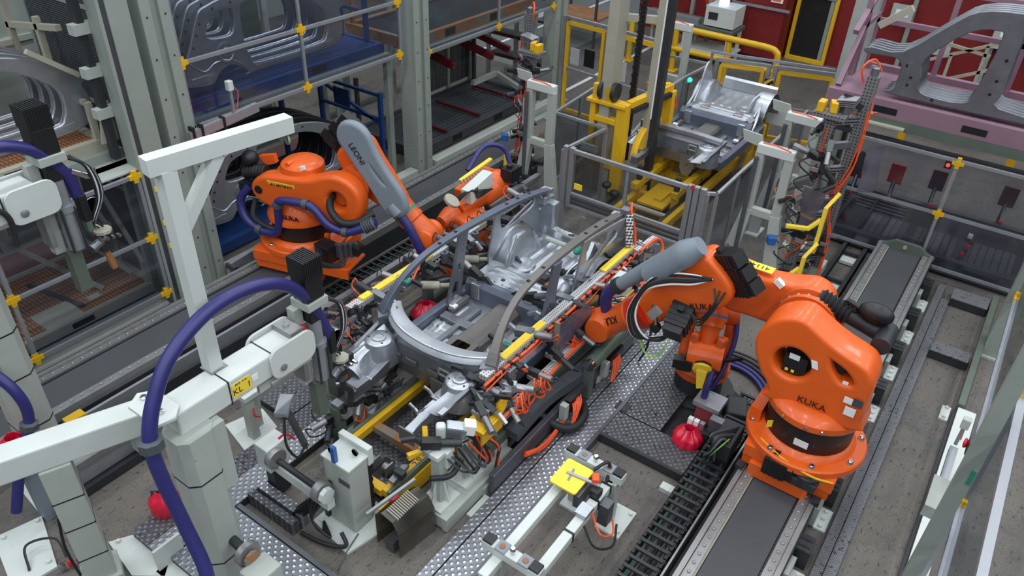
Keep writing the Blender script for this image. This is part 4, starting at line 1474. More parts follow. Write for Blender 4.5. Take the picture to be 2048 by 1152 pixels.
m1 = manipulator((3.66, 4.70, 1.84), 'black finned servo press head on the labelled white beam at the car front corner')
MB().lathe((4.03, 4.80, 1.12), V((-.1, 0, 1)), [(-.02, .045), (.26, .05), (.27, .03)], 12).obj('copper_handle', mat('copper red', (170, 74, 44), .5, .2, .1), m1)
MB().box(3.94, 4.10, 4.68, 4.78, 1.32, 1.46).obj('tool_body', 'dark', m1, .01)
MB().cbox((3.90, 4.72, 1.34), (.04, .05, .16), rot(Y, 12)).obj('yellow_lever', 'ybar', m1)
MB().tube([(3.86, 4.62, 1.30), (3.92, 4.68, 1.12), (4.02, 4.70, .98), (4.0, 4.72, .80)], .035, 8).obj('dark_arm', 'dark', m1)
s = MB().tube([(1.62, 4.0, .55), (1.78, 4.1, .89), (1.82, 4.3, 1.35), (1.81, 4.4, 1.82), (1.83, 4.45, 2.19), (1.97, 4.5, 2.48), (2.23, 4.55, 2.75), (2.68, 4.6, 2.9), (3.17, 4.62, 2.83), (3.53, 4.65, 2.54), (3.74, 4.68, 2.1), (3.82, 4.69, 1.84)], .058, 14, 8)
t2 = thing('blue_hose', 'thick blue hose arching over the labelled white beam to the black press head', 'hose', (1.62, 4.0, .5))
s.obj('hose_sleeve', 'hose', t2)
MB().lathe((1.83, 4.45, 2.17), V((.05, .05, 1)), [(-.05, .075), (-.04, .10), (.04, .10), (.05, .075)], 8).obj('hose_ring', 'ghose', t2)
# second gantry at the picture edge
t = thing('gantry_stand', 'white column and beam cut by the left picture edge, behind the diagonal beam', 'gantry', (1.85, 7.0, 0))
MB().prism(oc, (1.86, 7.0, .02), X, Y, Z * 3.2).obj('column', 'pale', t)
MB().prism([(-.35, -.25), (.3, -.3), (.35, .3), (-.3, .3)], (1.86, 7.0, 0), X, Y, Z * .025).obj('foot_plate', 'white', t)
b = MB()
for z in (.9, 1.5, 2.0):
    b.prism([(p[0] * 1.02, p[1] * 1.02) for p in oc], (1.86, 7.0, z), X, Y, Z * .014)
b.each('cable_tie', 'black', t)
MB().box(1.5, 2.52, 6.66, 6.94, 3.10, 3.36).obj('beam', 'white', t, .018)
MB().box(2.20, 2.212, 6.655, 6.945, 3.095, 3.365).obj('beam_strap', 'black', t)
MB().plate(rrect(2.22, 2.66, 3.06, 3.38, .09), [], (0, 6.645, 0), X, Z, .03, .004).obj('end_cheek', 'white', t)
MB().plate(rrect(2.22, 2.66, 3.06, 3.38, .09), [], (0, 6.955, 0), X, Z, .03, .004).obj('end_cheek', 'white', t)
MB().lathe((2.34, 6.63, 3.16), -Y, [(0, .035), (.012, .035), (.02, .02)], 12).obj('cheek_bolt', 'steel', t)
m2 = manipulator((2.72, 6.80, 2.98), 'black finned servo press head high before the left guard fence')
MB().bar((2.95, 6.8, 2.6), (3.0, 6.8, 2.2), .05, .05).obj('rusty_rod', 'rust', m2)
t2 = thing('blue_hose', 'blue hose arching to the high press head at the left picture edge', 'hose', (1.9, 6.7, 3.4))
MB().tube([(1.75, 6.68, 3.0), (1.95, 6.68, 3.5), (2.25, 6.72, 3.74), (2.6, 6.74, 3.62), (2.82, 6.78, 3.3), (2.87, 6.79, 3.06)], .055, 12, 8).obj('hose_sleeve', 'hose', t2)
MB().tube([(2.0, 6.62, 3.4), (2.2, 6.62, 3.2), (2.2, 6.64, 2.9)], .025, 8).obj('side_hose', 'rubber', t2)
t2 = thing('blue_hose', 'blue hose hanging with a black ring beside the cut white column', 'hose', (1.45, 6.3, 0))
MB().tube([(1.6, 6.85, 1.9), (1.72, 6.6, 1.6), (1.72, 6.55, 1.25), (1.5, 6.5, .9), (1.3, 6.5, .4)], .05, 12, 8).obj('hose_sleeve', 'hose', t2)
MB().lathe((1.70, 6.54, 1.20), V((.25, 0, 1)), [(-.04, .06), (-.03, .085), (.03, .085), (.04, .06)], 8).obj('hose_ring', 'ghose', t2)
# diagonal link beam with its silver leg
t = thing('beam_stand', 'long white diagonal beam on a silver grey square leg at the left', 'beam stand', (1.5, 5.45, 0))
MB().bar((.72, 5.72, 1.80), (2.12, 5.17, 1.80), .22, .24).obj('beam', 'white', t, .016)
MB().prism([(-.12, -.12), (.12, -.12), (.12, .12), (-.12, .12)], (1.46, 5.42, .02), V((.93, -.36, 0)), V((.36, .93, 0)), Z * 1.66).obj('leg', 'pale', t, .012)
b = MB()
for z in (.55, .95, 1.3):
    b.prism([(-.123, -.123), (.123, -.123), (.123, .123), (-.123, .123)], (1.46, 5.42, z), V((.93, -.36, 0)), V((.36, .93, 0)), Z * .012)
b.each('cable_tie', 'black', t)
MB().prism([(-.16, -.16), (.16, -.16), (.16, .16), (-.16, .16)], (1.46, 5.42, .02), V((.93, -.36, 0)), V((.36, .93, 0)), Z * .22).obj('foot_sleeve', 'pale', t, .01)
MB().tube([(1.34, 5.5, 1.0), (1.30, 5.52, .6), (1.32, 5.5, .15), (1.3, 5.4, .03)], .012, 6).obj('cable', 'rubber', t)
MB().box(2.02, 2.12, 5.06, 5.30, 1.42, 1.68).obj('end_bracket', 'pale', t, .01)
s = MB().prism([(1.72, 5.82), (2.06, 5.62), (2.10, 5.30), (1.82, 5.05), (1.64, 5.30)], (0, 0, 0), X, Y, Z * .03)
for p in ((1.78, 5.74), (2.02, 5.58), (2.03, 5.32)):
    s.cyl((p[0], p[1], .03), (p[0], p[1], .06), .022, n=6)
single(s, 'base_plate', 'white', 'large white bolted base plate on the floor right of the silver leg', 'base plate')
s = MB().prism([(1.08, 6.75), (1.50, 6.64), (1.28, 5.95), (.9, 6.0)], (0, 0, 0), X, Y, Z * .03)
for p in ((1.44, 6.6), (1.26, 6.05), (1.14, 6.66)):
    s.cyl((p[0], p[1], .03), (p[0], p[1], .06), .022, n=6)
single(s, 'base_plate', 'white', 'large white bolted base plate at the lower left picture corner', 'base plate')
t = thing('switch_assembly', 'small red and chrome valve assembly with looping cable on the corner base plate', 'valve', (1.35, 6.0, 0))
for k in range(3):
    MB().lathe((1.30 + .07 * k, 5.88 - .03 * k, .03), Z, [(0, .025), (.05, .03), (.07, .02)], 10).obj('valve_body', 'chrome' if k != 1 else 'red', t)
MB().tube([(1.1, 6.1, .04), (1.2, 6.3, .14), (1.4, 6.15, .16), (1.38, 5.95, .06)], .012, 6).obj('cable', 'rubber', t)
t = thing('stop_bracket', 'pale steel stop with upright plate on the floor beside the white column foot', 'bracket', (1.95, 5.0, 0))
MB().box(1.80, 2.14, 4.86, 5.16, 0, .03).obj('foot_plate', 'white', t)
MB().box(1.82, 2.10, 5.13, 5.16, .03, .30).obj('upright_plate', 'white', t)
s = MB().bar((2.22, 5.74, .02), (2.26, 5.70, .40), .07, .10)
s.box(2.14, 2.34, 5.62, 5.80, 0, .02)
single(s, 'floor_post', 'alud', 'short grey steel post leaning beside the red bag at the left', 'post')


def bag(x, y, z, r, h, label, lean=0.):
    t = thing('red_bag', label, 'bag', (x, y, z))
    rg = []
    R2 = random.Random(int(x * 100 + y * 37))
    ph = [R2.uniform(0, 6) for _ in range(8)]
    for i in range(15):
        f = i / 14
        rad = r * (.74 + .42 * math.sin(PI * min(1, f * 1.06)) ** .8 - (.30 * max(0, f - .72) / .28))
        ring = []
        for k in range(48):
            a = 2 * PI * k / 48
            wv = 1 + .035 * math.sin(7 * a + ph[0] + 2 * f) + .03 * math.sin(13 * a + ph[1] - 5 * f) + .045 * f * math.sin(19 * a + ph[2])
            ring.append((x + lean * f + rad * wv * math.cos(a), y + rad * wv * math.sin(a), z + h * f + .012 * math.sin(5 * a + ph[3])))
        rg.append(ring)
    for i in range(5):
        f = 1 - i * .22
        rg.append([(x + lean + (p[0] - x - lean) * .86, y + (p[1] - y) * .86, z + h * (f - .03 if i else 1.02)) for p in rg[14]])
    b = MB().rings(rg, cap=False)
    b.f.append(list(range(47, -1, -1)))
    b.sm.append(False)
    b.obj('bag_skin', 'bagred', t)
    return t


G['bagred'] = mat('red film', (214, 26, 60), .32, 0, .12, 9, coat=.3, bump=.35, bscale=18)
bag(6.40, 1.80, .0, .15, .30, 'red plastic bag bin standing on the floor beside the right cable chain')
bag(2.28, 5.66, .02, .13, .36, 'red plastic bag hanging half behind the blue hose at the lower left')
bag(6.05, 5.42, .30, .17, .34, 'red plastic bag standing behind the car sill at the front door opening')
bag(1.55, 6.62, .72, .16, .40, 'red plastic bag at the left picture edge behind the hanging blue hose')
t = thing('bag_stand', 'yellow topped grey stand holding the red bag at the left picture edge', 'stand', (1.7, 6.6, 0))
MB().box(1.50, 1.62, 6.55, 6.70, 0, .72).obj('stand_post', 'cover', t)
s = MB().box(5.86, 6.24, 5.24, 5.6, 0, .3)
single(s, 'bag_plinth', 'dark', 'dark low box under the red bag behind the car sill', 'box')
t = thing('bump_stop', 'yellow angled stop on a grey post beside the left track at the cut white column', 'stop', (2.32, 7.12, 0))
MB().box(2.20, 2.30, 7.06, 7.14, 0, .50).obj('stop_post', 'pale', t)
MB().box(2.16, 2.36, 7.04, 7.16, .50, .56).obj('yellow_buffer', 'yellow', t)

# ================================================================ fixtures in the cell
t = thing('fixture_stand', 'white twin post stand on a bolted plate below the labelled beam', 'stand', (3.55, 5.9, 0))
s = MB().prism([(3.28, 5.66), (3.72, 5.58), (3.86, 6.12), (3.42, 6.24)], (0, 0, 0), X, Y, Z * .03)
for p in ((3.34, 5.72), (3.68, 5.66), (3.78, 6.08)):
    s.cyl((p[0], p[1], .03), (p[0], p[1], .055), .02, n=6)
s.obj('foot_plate', 'white', t)
MB().box(3.46, 3.56, 5.78, 5.88, .03, .62).obj('post', 'pale', t)
MB().box(3.60, 3.70, 5.90, 6.02, .03, .62).obj('post', 'pale', t)
MB().box(3.44, 3.74, 5.76, 6.04, .62, .68).obj('head_plate', 'white', t)
MB().tube([(3.52, 5.75, .5), (3.5, 5.72, .42), (3.56, 5.72, .36)], .01, 6).obj('hook', 'red', t)
t = thing('load_handle', 'grey hand lever with a black cable loop hanging below the beam end', 'handle', (3.4, 4.62, .9))
MB().bar((3.12, 4.58, 1.50), (3.36, 4.70, .70), .05, .05).obj('lever_tube', 'alud', t)
MB().bar((3.02, 4.52, 1.50), (3.22, 4.66, 1.52), .12, .05).obj('lever_head', 'alu', t)
MB().tube([(3.04, 4.5, 1.48), (2.98, 4.46, 1.2), (3.1, 4.5, .9), (3.26, 4.6, .82), (3.34, 4.66, .78)], .013, 6).obj('cable_loop', 'rubber', t)
# lifting tower with roller shaft
t = thing('lift_tower', 'white box tower with eye bolts on a bolted base plate at the car front', 'lift', (3.36, 4.1, 0))
s = MB().prism([(3.02, 3.86), (3.62, 3.72), (3.70, 4.42), (3.10, 4.42)], (0, 0, 0), X, Y, Z * .03)
for p in ((3.08, 3.92), (3.56, 3.79), (3.14, 4.34)):
    s.cyl((p[0], p[1], .03), (p[0], p[1], .06), .022, n=6)
s.obj('base_plate', 'white', t)
MB().box(3.24, 3.49, 3.95, 4.31, .03, .92).obj('tower_body', 'pale', t, .02)
MB().box(3.23, 3.50, 3.94, 4.32, .92, .95).obj('tower_lid', 'white', t, .006)
MB().box(3.49, 3.56, 3.94, 4.34, .80, 1.02).obj('side_box', 'white', t, .008)
b = MB()
for k in range(13):
    z = .10 + .055 * k
    b.box(3.49, 3.545 - .012 * (k % 2), 3.96, 4.02, z, z + .05)
b.obj('bellows', 'black', t)
for p in ((3.30, 4.24), (3.42, 4.04)):
    MB().lathe((p[0], p[1], .99), X, [(-.008, .038), (.008, .038), (.008, .022), (-.008, .022), (-.008, .038)], 14).obj('eye_bolt', 'dark', t)
MB().cbox((3.25, 4.14, 1.04), (.04, .05, .20)).obj('blue_sensor', 'bluep', t)
MB().box(3.232, 3.238, 3.96, 4.10, .70, .76).obj('name_plate', 'alud', t)
MB().text('01', .06, (3.229, 4.22, .62), -Y, Z).obj('lettering', 'ink', t)
MB().box(3.22, 3.58, 4.32, 4.37, .03, .30).obj('guide_box', 'dark', t)
t = thing('roller_shaft', 'dark drive shaft with two round bearing discs between white motor box and tower', 'shaft', (3.26, 4.6, 0))
MB().cyl((3.22, 4.92, .60), (3.20, 4.20, .62), .032, n=16).obj('shaft', 'dark', t)
for y, x in ((4.90, 3.22), (4.22, 3.20)):
    MB().lathe((x, y, .61), Y, [(-.05, .05), (-.04, .11), (.0, .115), (.04, .11), (.05, .05)], 22).obj('bearing_disc', 'steel', t)
MB().lathe((3.19, 4.16, .62), -Y, [(0, .085), (.05, .085), (.055, .03)], 8).obj('bearing_cap', 'white', t)
MB().bar((3.25, 4.95, .47), (3.22, 4.12, .47), .09, .12).obj('support_beam', 'white', t)
MB().box(3.15, 3.42, 4.92, 5.12, .42, .74).obj('motor_box', 'white', t, .01)
MB().box(3.2, 3.38, 4.95, 5.08, .02, .42).obj('motor_foot', 'dark', t)
MB().box(3.17, 3.29, 4.915, 4.918, .58, .68).obj('glass_window', 'dark', t)
MB().tube([(3.3, 4.9, .82), (3.36, 4.86, .86), (3.44, 4.84, .74)], .012, 6).obj('red_lever', 'red', t)
for k in range(4):
    MB().tube([(3.18, 4.4 - .05 * k, .40), (3.10, 4.3, .22), (3.12, 4.2 - .04 * k, .1), (3.24, 4.3, .06)], .013, 6).obj('cable', 'rubber', t)
MB().bar((3.12, 4.55, .12), (3.2, 4.35, .36), .09, .10).obj('drag_chain', 'black', t)
for c in kids(t):
    for q in c.data.vertices:
        q.co.x -= .10
t = thing('floor_channel', 'low speckled steel cable channel with open dark slot at the foot of the drive shaft', 'channel', (2.95, 4.8, 0))
MB().box(2.86, 2.94, 4.45, 5.12, .0, .17).obj('channel_side', 'treadd', t)
MB().box(2.98, 3.08, 4.45, 5.12, .0, .17).obj('channel_side', 'tread', t)
MB().box(2.94, 2.98, 4.45, 5.12, .0, .10).obj('channel_bottom', 'dark', t)
s = MB().tube([(2.92, 4.4, .03), (2.96, 4.1, .05), (3.05, 3.9, .08), (3.1, 4.0, .16)], .022, 8)
single(s, 'floor_cable', 'rubber', 'black cable on the floor at the foot of the white box tower', 'cable')
s = MB().tube([(2.3, 3.7, .03), (2.6, 3.75, .03), (2.95, 3.85, .03), (3.25, 3.93, .04)], .008, 6)
single(s, 'floor_cable', 'greend', 'thin grey green cable running over the concrete to the tower base plate', 'cable')
# yellow skid conveyor under the car
t = thing('skid_conveyor', 'yellow framed skid conveyor with tread plate floor under the car body', 'conveyor', (5.5, 4.3, 0))
for y in (4.68, 3.90):
    MB().box(3.62, 8.7, y - .035, y + .035, .26, .36).obj('side_beam', 'yellow', t, .006)
    MB().box(3.62, 8.7, y - .075 if y < 4.2 else y + .036, y - .036 if y < 4.2 else y + .075, .30, .37).obj('guide_channel', 'greend', t)
MB().box(3.45, 5.0, 3.80, 3.82, .08, .30).obj('side_sheet', 'yellow', t)
for x in (3.66, 4.28, 5.3, 6.4, 7.5, 8.6):
    MB().box(x - .05, x + .05, 3.94, 4.645, .24, .33).obj('cross_beam', 'yellow' if x != 4.28 else 'rust', t, .006)
MB().box(3.72, 8.6, 3.94, 4.645, .10, .12).obj('tread_floor', 'treadd', t)
b = MB()
b.box(3.80, 4.12, 4.22, 4.36, .121, .126).box(3.90, 4.02, 4.08, 4.50, .1212, .1262)
b.obj('floor_cutout', 'black', t)
for y in (4.2, 4.38):
    MB().lathe((3.96, y, .20), Y, [(-.03, .05), (.03, .05)], 14).obj('drive_roller', 'steel', t)
    MB().box(3.90, 4.02, y - .05, y - .03, .126, .26).obj('roller_bracket', 'steel', t)
MB().text('2 0 5', .09, (4.15, 3.90, .362), Y * .2 + X, V((-.2, 1, 0))).obj('lettering', 'ink', t)
MB().prism([(0, 0), (.28, .04), (.24, .10), (0, .07)], (3.70, 3.84, .40), X, Y, Z * .04).obj('sensor_arm', 'galvd', t)
MB().box(3.78, 3.86, 3.80, 3.92, .42, .50).obj('sensor_box', 'dark', t, .01)
t = thing('red_signal', 'round red topped push button standing at the yellow conveyor end', 'button', (3.58, 3.76, 0))
MB().cyl((3.60, 3.74, 0), (3.60, 3.74, .34), .045, n=14).obj('button_post', 'pale', t)
MB().lathe((3.60, 3.74, .34), Z, [(0, .05), (.03, .06), (.06, .05), (.075, .02)], 16).obj('button_cap', 'red', t)
# acrylic machine guard
t = thing('acrylic_guard', 'smoky transparent guard hood with ribbed edges at the yellow conveyor end', 'guard', (3.5, 3.55, 0))
sec = [(-.13, 0), (-.13, .34), (-.06, .47), (.08, .50), (.16, .42), (.16, 0)]
rows = [[(3.30 + .46 * i, 3.55 + p[0] - .06 * i, p[1] + .02) for p in sec] for i in (0, 1)]
MB().surf(rows, False, .008).obj('hood', 'film2', t)
b = MB()
for k in range(12):
    x = 3.36 + .026 * k
    b.bar((x, 3.62, .50), (x, 3.47, .46), .010, .10)
b.obj('brush_stack', 'cream', t)
MB().box(3.30, 3.76, 3.50, 3.60, .02, .16).obj('guard_base', 'alud', t)
MB().bar((3.20, 3.72, .54), (3.80, 3.64, .54), .03, .03).obj('top_rail', 'alu', t)
for k in range(6):
    MB().tube([(3.4 + .05 * k, 3.5, .1), (3.42 + .05 * k, 3.46, .24), (3.46 + .05 * k, 3.52, .34)], .008, 6).obj('cable', 'cable', t)

# ================================================================ car bodies
def underbody(t, ox, yc, oz, full):
    def P(x, d, z):
        return V((x + ox, yc + d, z + oz))

    def rows(x0, x1, nx, d0, d1, nd, f):
        return [[P(x0 + (x1 - x0) * i / nx, d0 + (d1 - d0) * j / nd, f(x0 + (x1 - x0) * i / nx, d0 + (d1 - d0) * j / nd)) for j in range(nd + 1)] for i in range(nx + 1)]

    def rib(v, p, w_, h):
        q = abs((v + p / 2) % p - p / 2)
        return h * max(0, min(1, (w_ - q) / (w_ * .5)))
    # front floor halves, tunnel and rear floor
    for s in (-1, 1):
        def ff(x, d):
            return .66 + rib(abs(d) - .05, .16, .03, .016) * (1 if 5.35 < x < 6.3 else 0) + (.02 if 5.72 < x < 5.84 else 0) + max(0, 5.25 - x) * .9
        MB().surf(rows(5.02, 6.46, 60, s * .18, s * .66, 24, ff), True, .004 * s).obj('front_floor_panel', 'galv' if s > 0 else 'galvd', t)
    w_ = [(-.19, .66), (-.17, .76), (-.13, .80), (.13, .80), (.17, .76), (.19, .66)]
    MB().surf([[P(x, d, z + (.05 if x < 5.2 else 0)) for d, z in w_] for x in (4.98, 5.2, 5.34)], False).obj('tunnel_front', 'hot', t)
    MB().surf([[P(x, d, z) for d, z in w_] for x in (5.62, 6.0, 6.46)], False).obj('tunnel_rear', 'hot', t)
    MB().plate([(5.34, -.17), (5.62, -.17), (5.62, .17), (5.34, .17)], [rrect(5.39, 5.57, -.10, .10, .03)], P(0, 0, .80), X, Y, .01, .002).obj('tunnel_plate', 'hot', t)
    b = MB()
    for s in (-1, 1):
        b.quad(P(5.34, s * .17, .795), P(5.62, s * .17, .795), P(5.62, s * .19, .66), P(5.34, s * .19, .66))
    b.each('tunnel_wall', 'hot', t)
    for s in (-1, 1):
        MB().box(*[c for k in zip(P(5.86, s * .42 - .24, .665), P(6.0, s * .42 + .22, .73)) for c in k]).obj('seat_rail', 'galvd', t, .012)
        MB().box(*[c for k in zip(P(6.02, s * .60 - .035, .68), P(6.40, s * .60 + .035, .76)) for c in k]).obj('sill_block', 'hot', t, .012)
        MB().box(*[c for k in zip(P(6.06, s * .60 - .045, .74), P(6.14, s * .60 + .045, .775)) for c in k]).obj('white_clip', 'paper', t, .006)
        MB().box(*[c for k in zip(P(5.45, s * .43 - .20, .67), P(5.60, s * .43 + .2, .70)) for c in k]).obj('floor_stiffener', 'galv', t, .012)
        MB().path([P(5.15, s * .36, .68), P(5.6, s * .34, .70), P(6.3, s * .34, .70)], .07, .05).obj('floor_runner', 'galvd', t)
        MB().path([P(4.95, s * .73, .72), P(5.2, s * .73, .70), P(6.7, s * .73, .69), P(7.05, s * .73, .72)], .11, .16).obj('sill', 'blued', t, .012)
    b = MB()
    b.surf([[P(6.46, d, .66), P(6.47, d, .88), P(6.52, d, .945), P(6.60, d, .95)] for d in (-.70, -.55, -.2, 0, .2, .55, .70)], False, .004)
    b.obj('seat_cross_member', 'blued', t)
    b = MB().box(*[c for k in zip(P(6.445, .46, .70), P(6.56, .60, .93)) for c in k])
    b.obj('cross_member_bracket', 'galv', t, .012)
    MB().box(*[c for k in zip(P(6.445, -.60, .70), P(6.56, -.46, .93)) for c in k]).obj('cross_member_bracket', 'galv', t, .012)

    def rf(x, d):
        z = .95 - .04 * (x > 7.05) + rib(x - .02, .13, .034, .022) * (abs(d) < .52) * (6.66 < x < 7.0)
        if x > 7.05:
            z += rib(d, .17, .035, .02) * (7.15 < x < 8.0)
        return z
    MB().surf(rows(6.58, 8.16, 76, -.66, .66, 44, rf), True, .004).obj('rear_floor_panel', 'galv', t)
    MB().lathe(P(7.22, .30 if full else -.3, .93), Z, [(0, .17), (.03, .15), (.035, .09), (.02, .05)], 26).obj('floor_dome', 'galv', t)
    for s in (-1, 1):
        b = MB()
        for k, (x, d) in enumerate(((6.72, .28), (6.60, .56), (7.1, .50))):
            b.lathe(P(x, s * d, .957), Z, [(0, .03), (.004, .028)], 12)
        b.each('floor_hole_disc', 'black', t)  # black discs stand for the shade inside open floor holes
    if not full:
        for s in (-1, 1):
            MB().lathe(P(6.80, s * .33, .96), Z, [(0, .10), (.014, .10), (.016, .085), (.004, .08), (.004, .01)], 24).obj('opening_ring', 'galv', t)
            MB().lathe(P(6.80, s * .33, .966), Z, [(0, .08), (.002, .078)], 24).obj('opening', 'rust', t)
    # wheelhouses
    for s in (-1, 1):
        rg = []
        for i in range(15):
            a = PI * (i / 14)
            x = 7.46 - .46 * math.cos(a)
            z0 = .74 + .52 * math.sin(a)
            ring = []
            for j in range(9):
                f = j / 8
                d = .74 - .34 * math.sin(min(1, f * 1.12) * PI / 2)
                z = z0 - (.02 + .44 * max(0, math.sin(a))) * max(0, f - .55) / .45
                xx = 7.46 + (x - 7.46) * (1 - .12 * f)
                ring.append(P(xx, s * d, max(.70, z)))
            rg.append(ring)
        MB().surf(rg, True, .004).obj('wheelhouse', 'galv', t)
        b = MB().path([P(7.02, s * .42, .96), P(7.12, s * .44, 1.16), P(7.3, s * .5, 1.26)], .03, .02, Y * s, 5)
        b.path([P(7.62, s * .40, .95), P(7.64, s * .44, 1.2)], .03, .02)
        b.each('wheelhouse_bead', 'galv', t)
    # front structure
    fwz = [(4.90, .62), (4.86, .80), (4.90, 1.02), (4.97, 1.14)]
    b = MB().surf([[P(x + .10 * (abs(d) > .6), d, z) for x, z in fwz] for d in (-.72, -.62, -.45, -.22, 0, .22, .45, .62, .72)], False, .004)
    b.obj('firewall', 'galvd', t)
    b = MB()
    for q in (-.42, -.12, .2, .44):
        b.box(*[c for k in zip(P(4.835, q - .08, .84), P(4.86, q + .08, .90)) for c in k])
    b.each('firewall_bead', 'galvd', t)
    MB().plate(rrect(-.08, .08, -.05, .05, .02), [rrect(-.055, .055, -.03, .03, .012)], P(4.845, -.28, .96), -Y, Z, .02, .004).obj('firewall_opening', 'galv', t)
    b = MB().prism([(.12, .84), (.36, .84), (.36, .58), (.30, .46), (.18, .46), (.12, .58)], P(4.80, 0, 0), -Y, Z, X * .02)
    b.obj('firewall_flap', 'galvd', t)
    for s in (-1, 1):
        c = P(4.75, s * .58, 1.10)
        MB().lathe(c, Z, [(-.30, .22), (-.14, .20), (-.05, .17), (-.01, .155), (0, .14), (.003, .085), (.016, .08), (.02, .055), (.006, .05), (.006, .01)], 28).obj('strut_tower', 'galv', t)
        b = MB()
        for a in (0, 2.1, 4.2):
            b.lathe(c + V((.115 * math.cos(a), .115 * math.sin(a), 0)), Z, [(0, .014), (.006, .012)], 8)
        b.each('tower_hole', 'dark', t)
        rw = []
        for i in range(11):
            f = i / 10
            x = 4.26 + .70 * f
            rw.append([P(x, s * (.40 + .05 * math.sin(PI * f)), .86), P(x, s * (.42 + .10 * math.sin(PI * f)), .93), P(x, s * (.50 + .06 * math.sin(PI * f)), .98 + .06 * math.sin(PI * f)), P(x, s * .66, 1.0 + .08 * f), P(x, s * .70, 1.02 + .09 * f)])
        MB().surf(rw, True, .004 * s).obj('wing_inner_panel', 'galv', t)
        MB().path([P(4.28, s * .70, 1.02), P(4.7, s * .73, 1.07), P(5.05, s * .76, 1.14)], .05, .05, Z, 4).obj('fender_rail', 'galvd', t)
        MB().box(*[c for k in zip(P(4.26, s * .70 - .04, 1.035), P(4.60, s * .70 + .02, 1.055)) for c in k]).obj('fender_flange', 'galv', t)
        x0 = 4.08 if s > 0 else 4.55
        MB().path([P(x0, s * .42, .80), P(4.42, s * .42, .80), P(4.66, s * .43, .84), P(4.84, s * .44, .83), P(5.0, s * .44, .72)] if s > 0 else [P(x0, s * .43, .80), P(4.9, s * .44, .82), P(5.0, s * .44, .72)], .11, .13, Z, 4 if s > 0 else 0).obj('front_rail', 'galvd', t, .008)
        b = MB().box(*[c for k in zip(P(x0, s * .42 - .075, .865), P(x0 + .30, s * .42 + .075, .873)) for c in k])
        b.obj('rail_flange', 'galv', t)
        b = MB().box(*[c for k in zip(P(x0 + .03, s * .42 - .045, .873), P(x0 + .27, s * .42 + .045, .885)) for c in k])
        b.obj('rail_emboss', 'galv', t, .008)
    if full:
        MB().path([P(4.62, -.44, .80), P(4.44, -.42, .76), P(4.30, -.40, .72), P(4.12, -.40, .70)], [.12, .13, .10, .11], [.13, .13, .10, .09], Z, 4).obj('crash_rail', 'galv', t, .006)
        MB().cbox(P(4.09, -.40, .69), (.015, .20, .18)).obj('rail_end_plate', 'galvd', t)
        MB().path([P(4.34, -.38, .76), P(4.36, -.28, .80), P(4.34, -.22, .86)], .035, .02, X).obj('crash_bracket', 'galv', t)
        MB().path([P(4.60, -.36, .80), P(4.62, -.26, .86), P(4.60, -.20, .90)], .035, .02, X).obj('crash_bracket', 'galv', t)
        MB().cbox(P(4.24, .42, .88), (.20, .17, .06)).obj('rail_top_box', 'galvd', t, .006)
        MB().path([P(4.55, .60, .80), P(4.72, .70, .72), P(4.9, .74, .66)], .10, .09, Z, 4).obj('wheel_arch_brace', 'galvd', t)
    return P, rows


t = thing('car_shell', 'open silver and grey car body shell without roof standing on the yellow skid', 'car body', (6.2, 4.4, .3))
P, rows = underbody(t, 0, 4.4, 0, True)
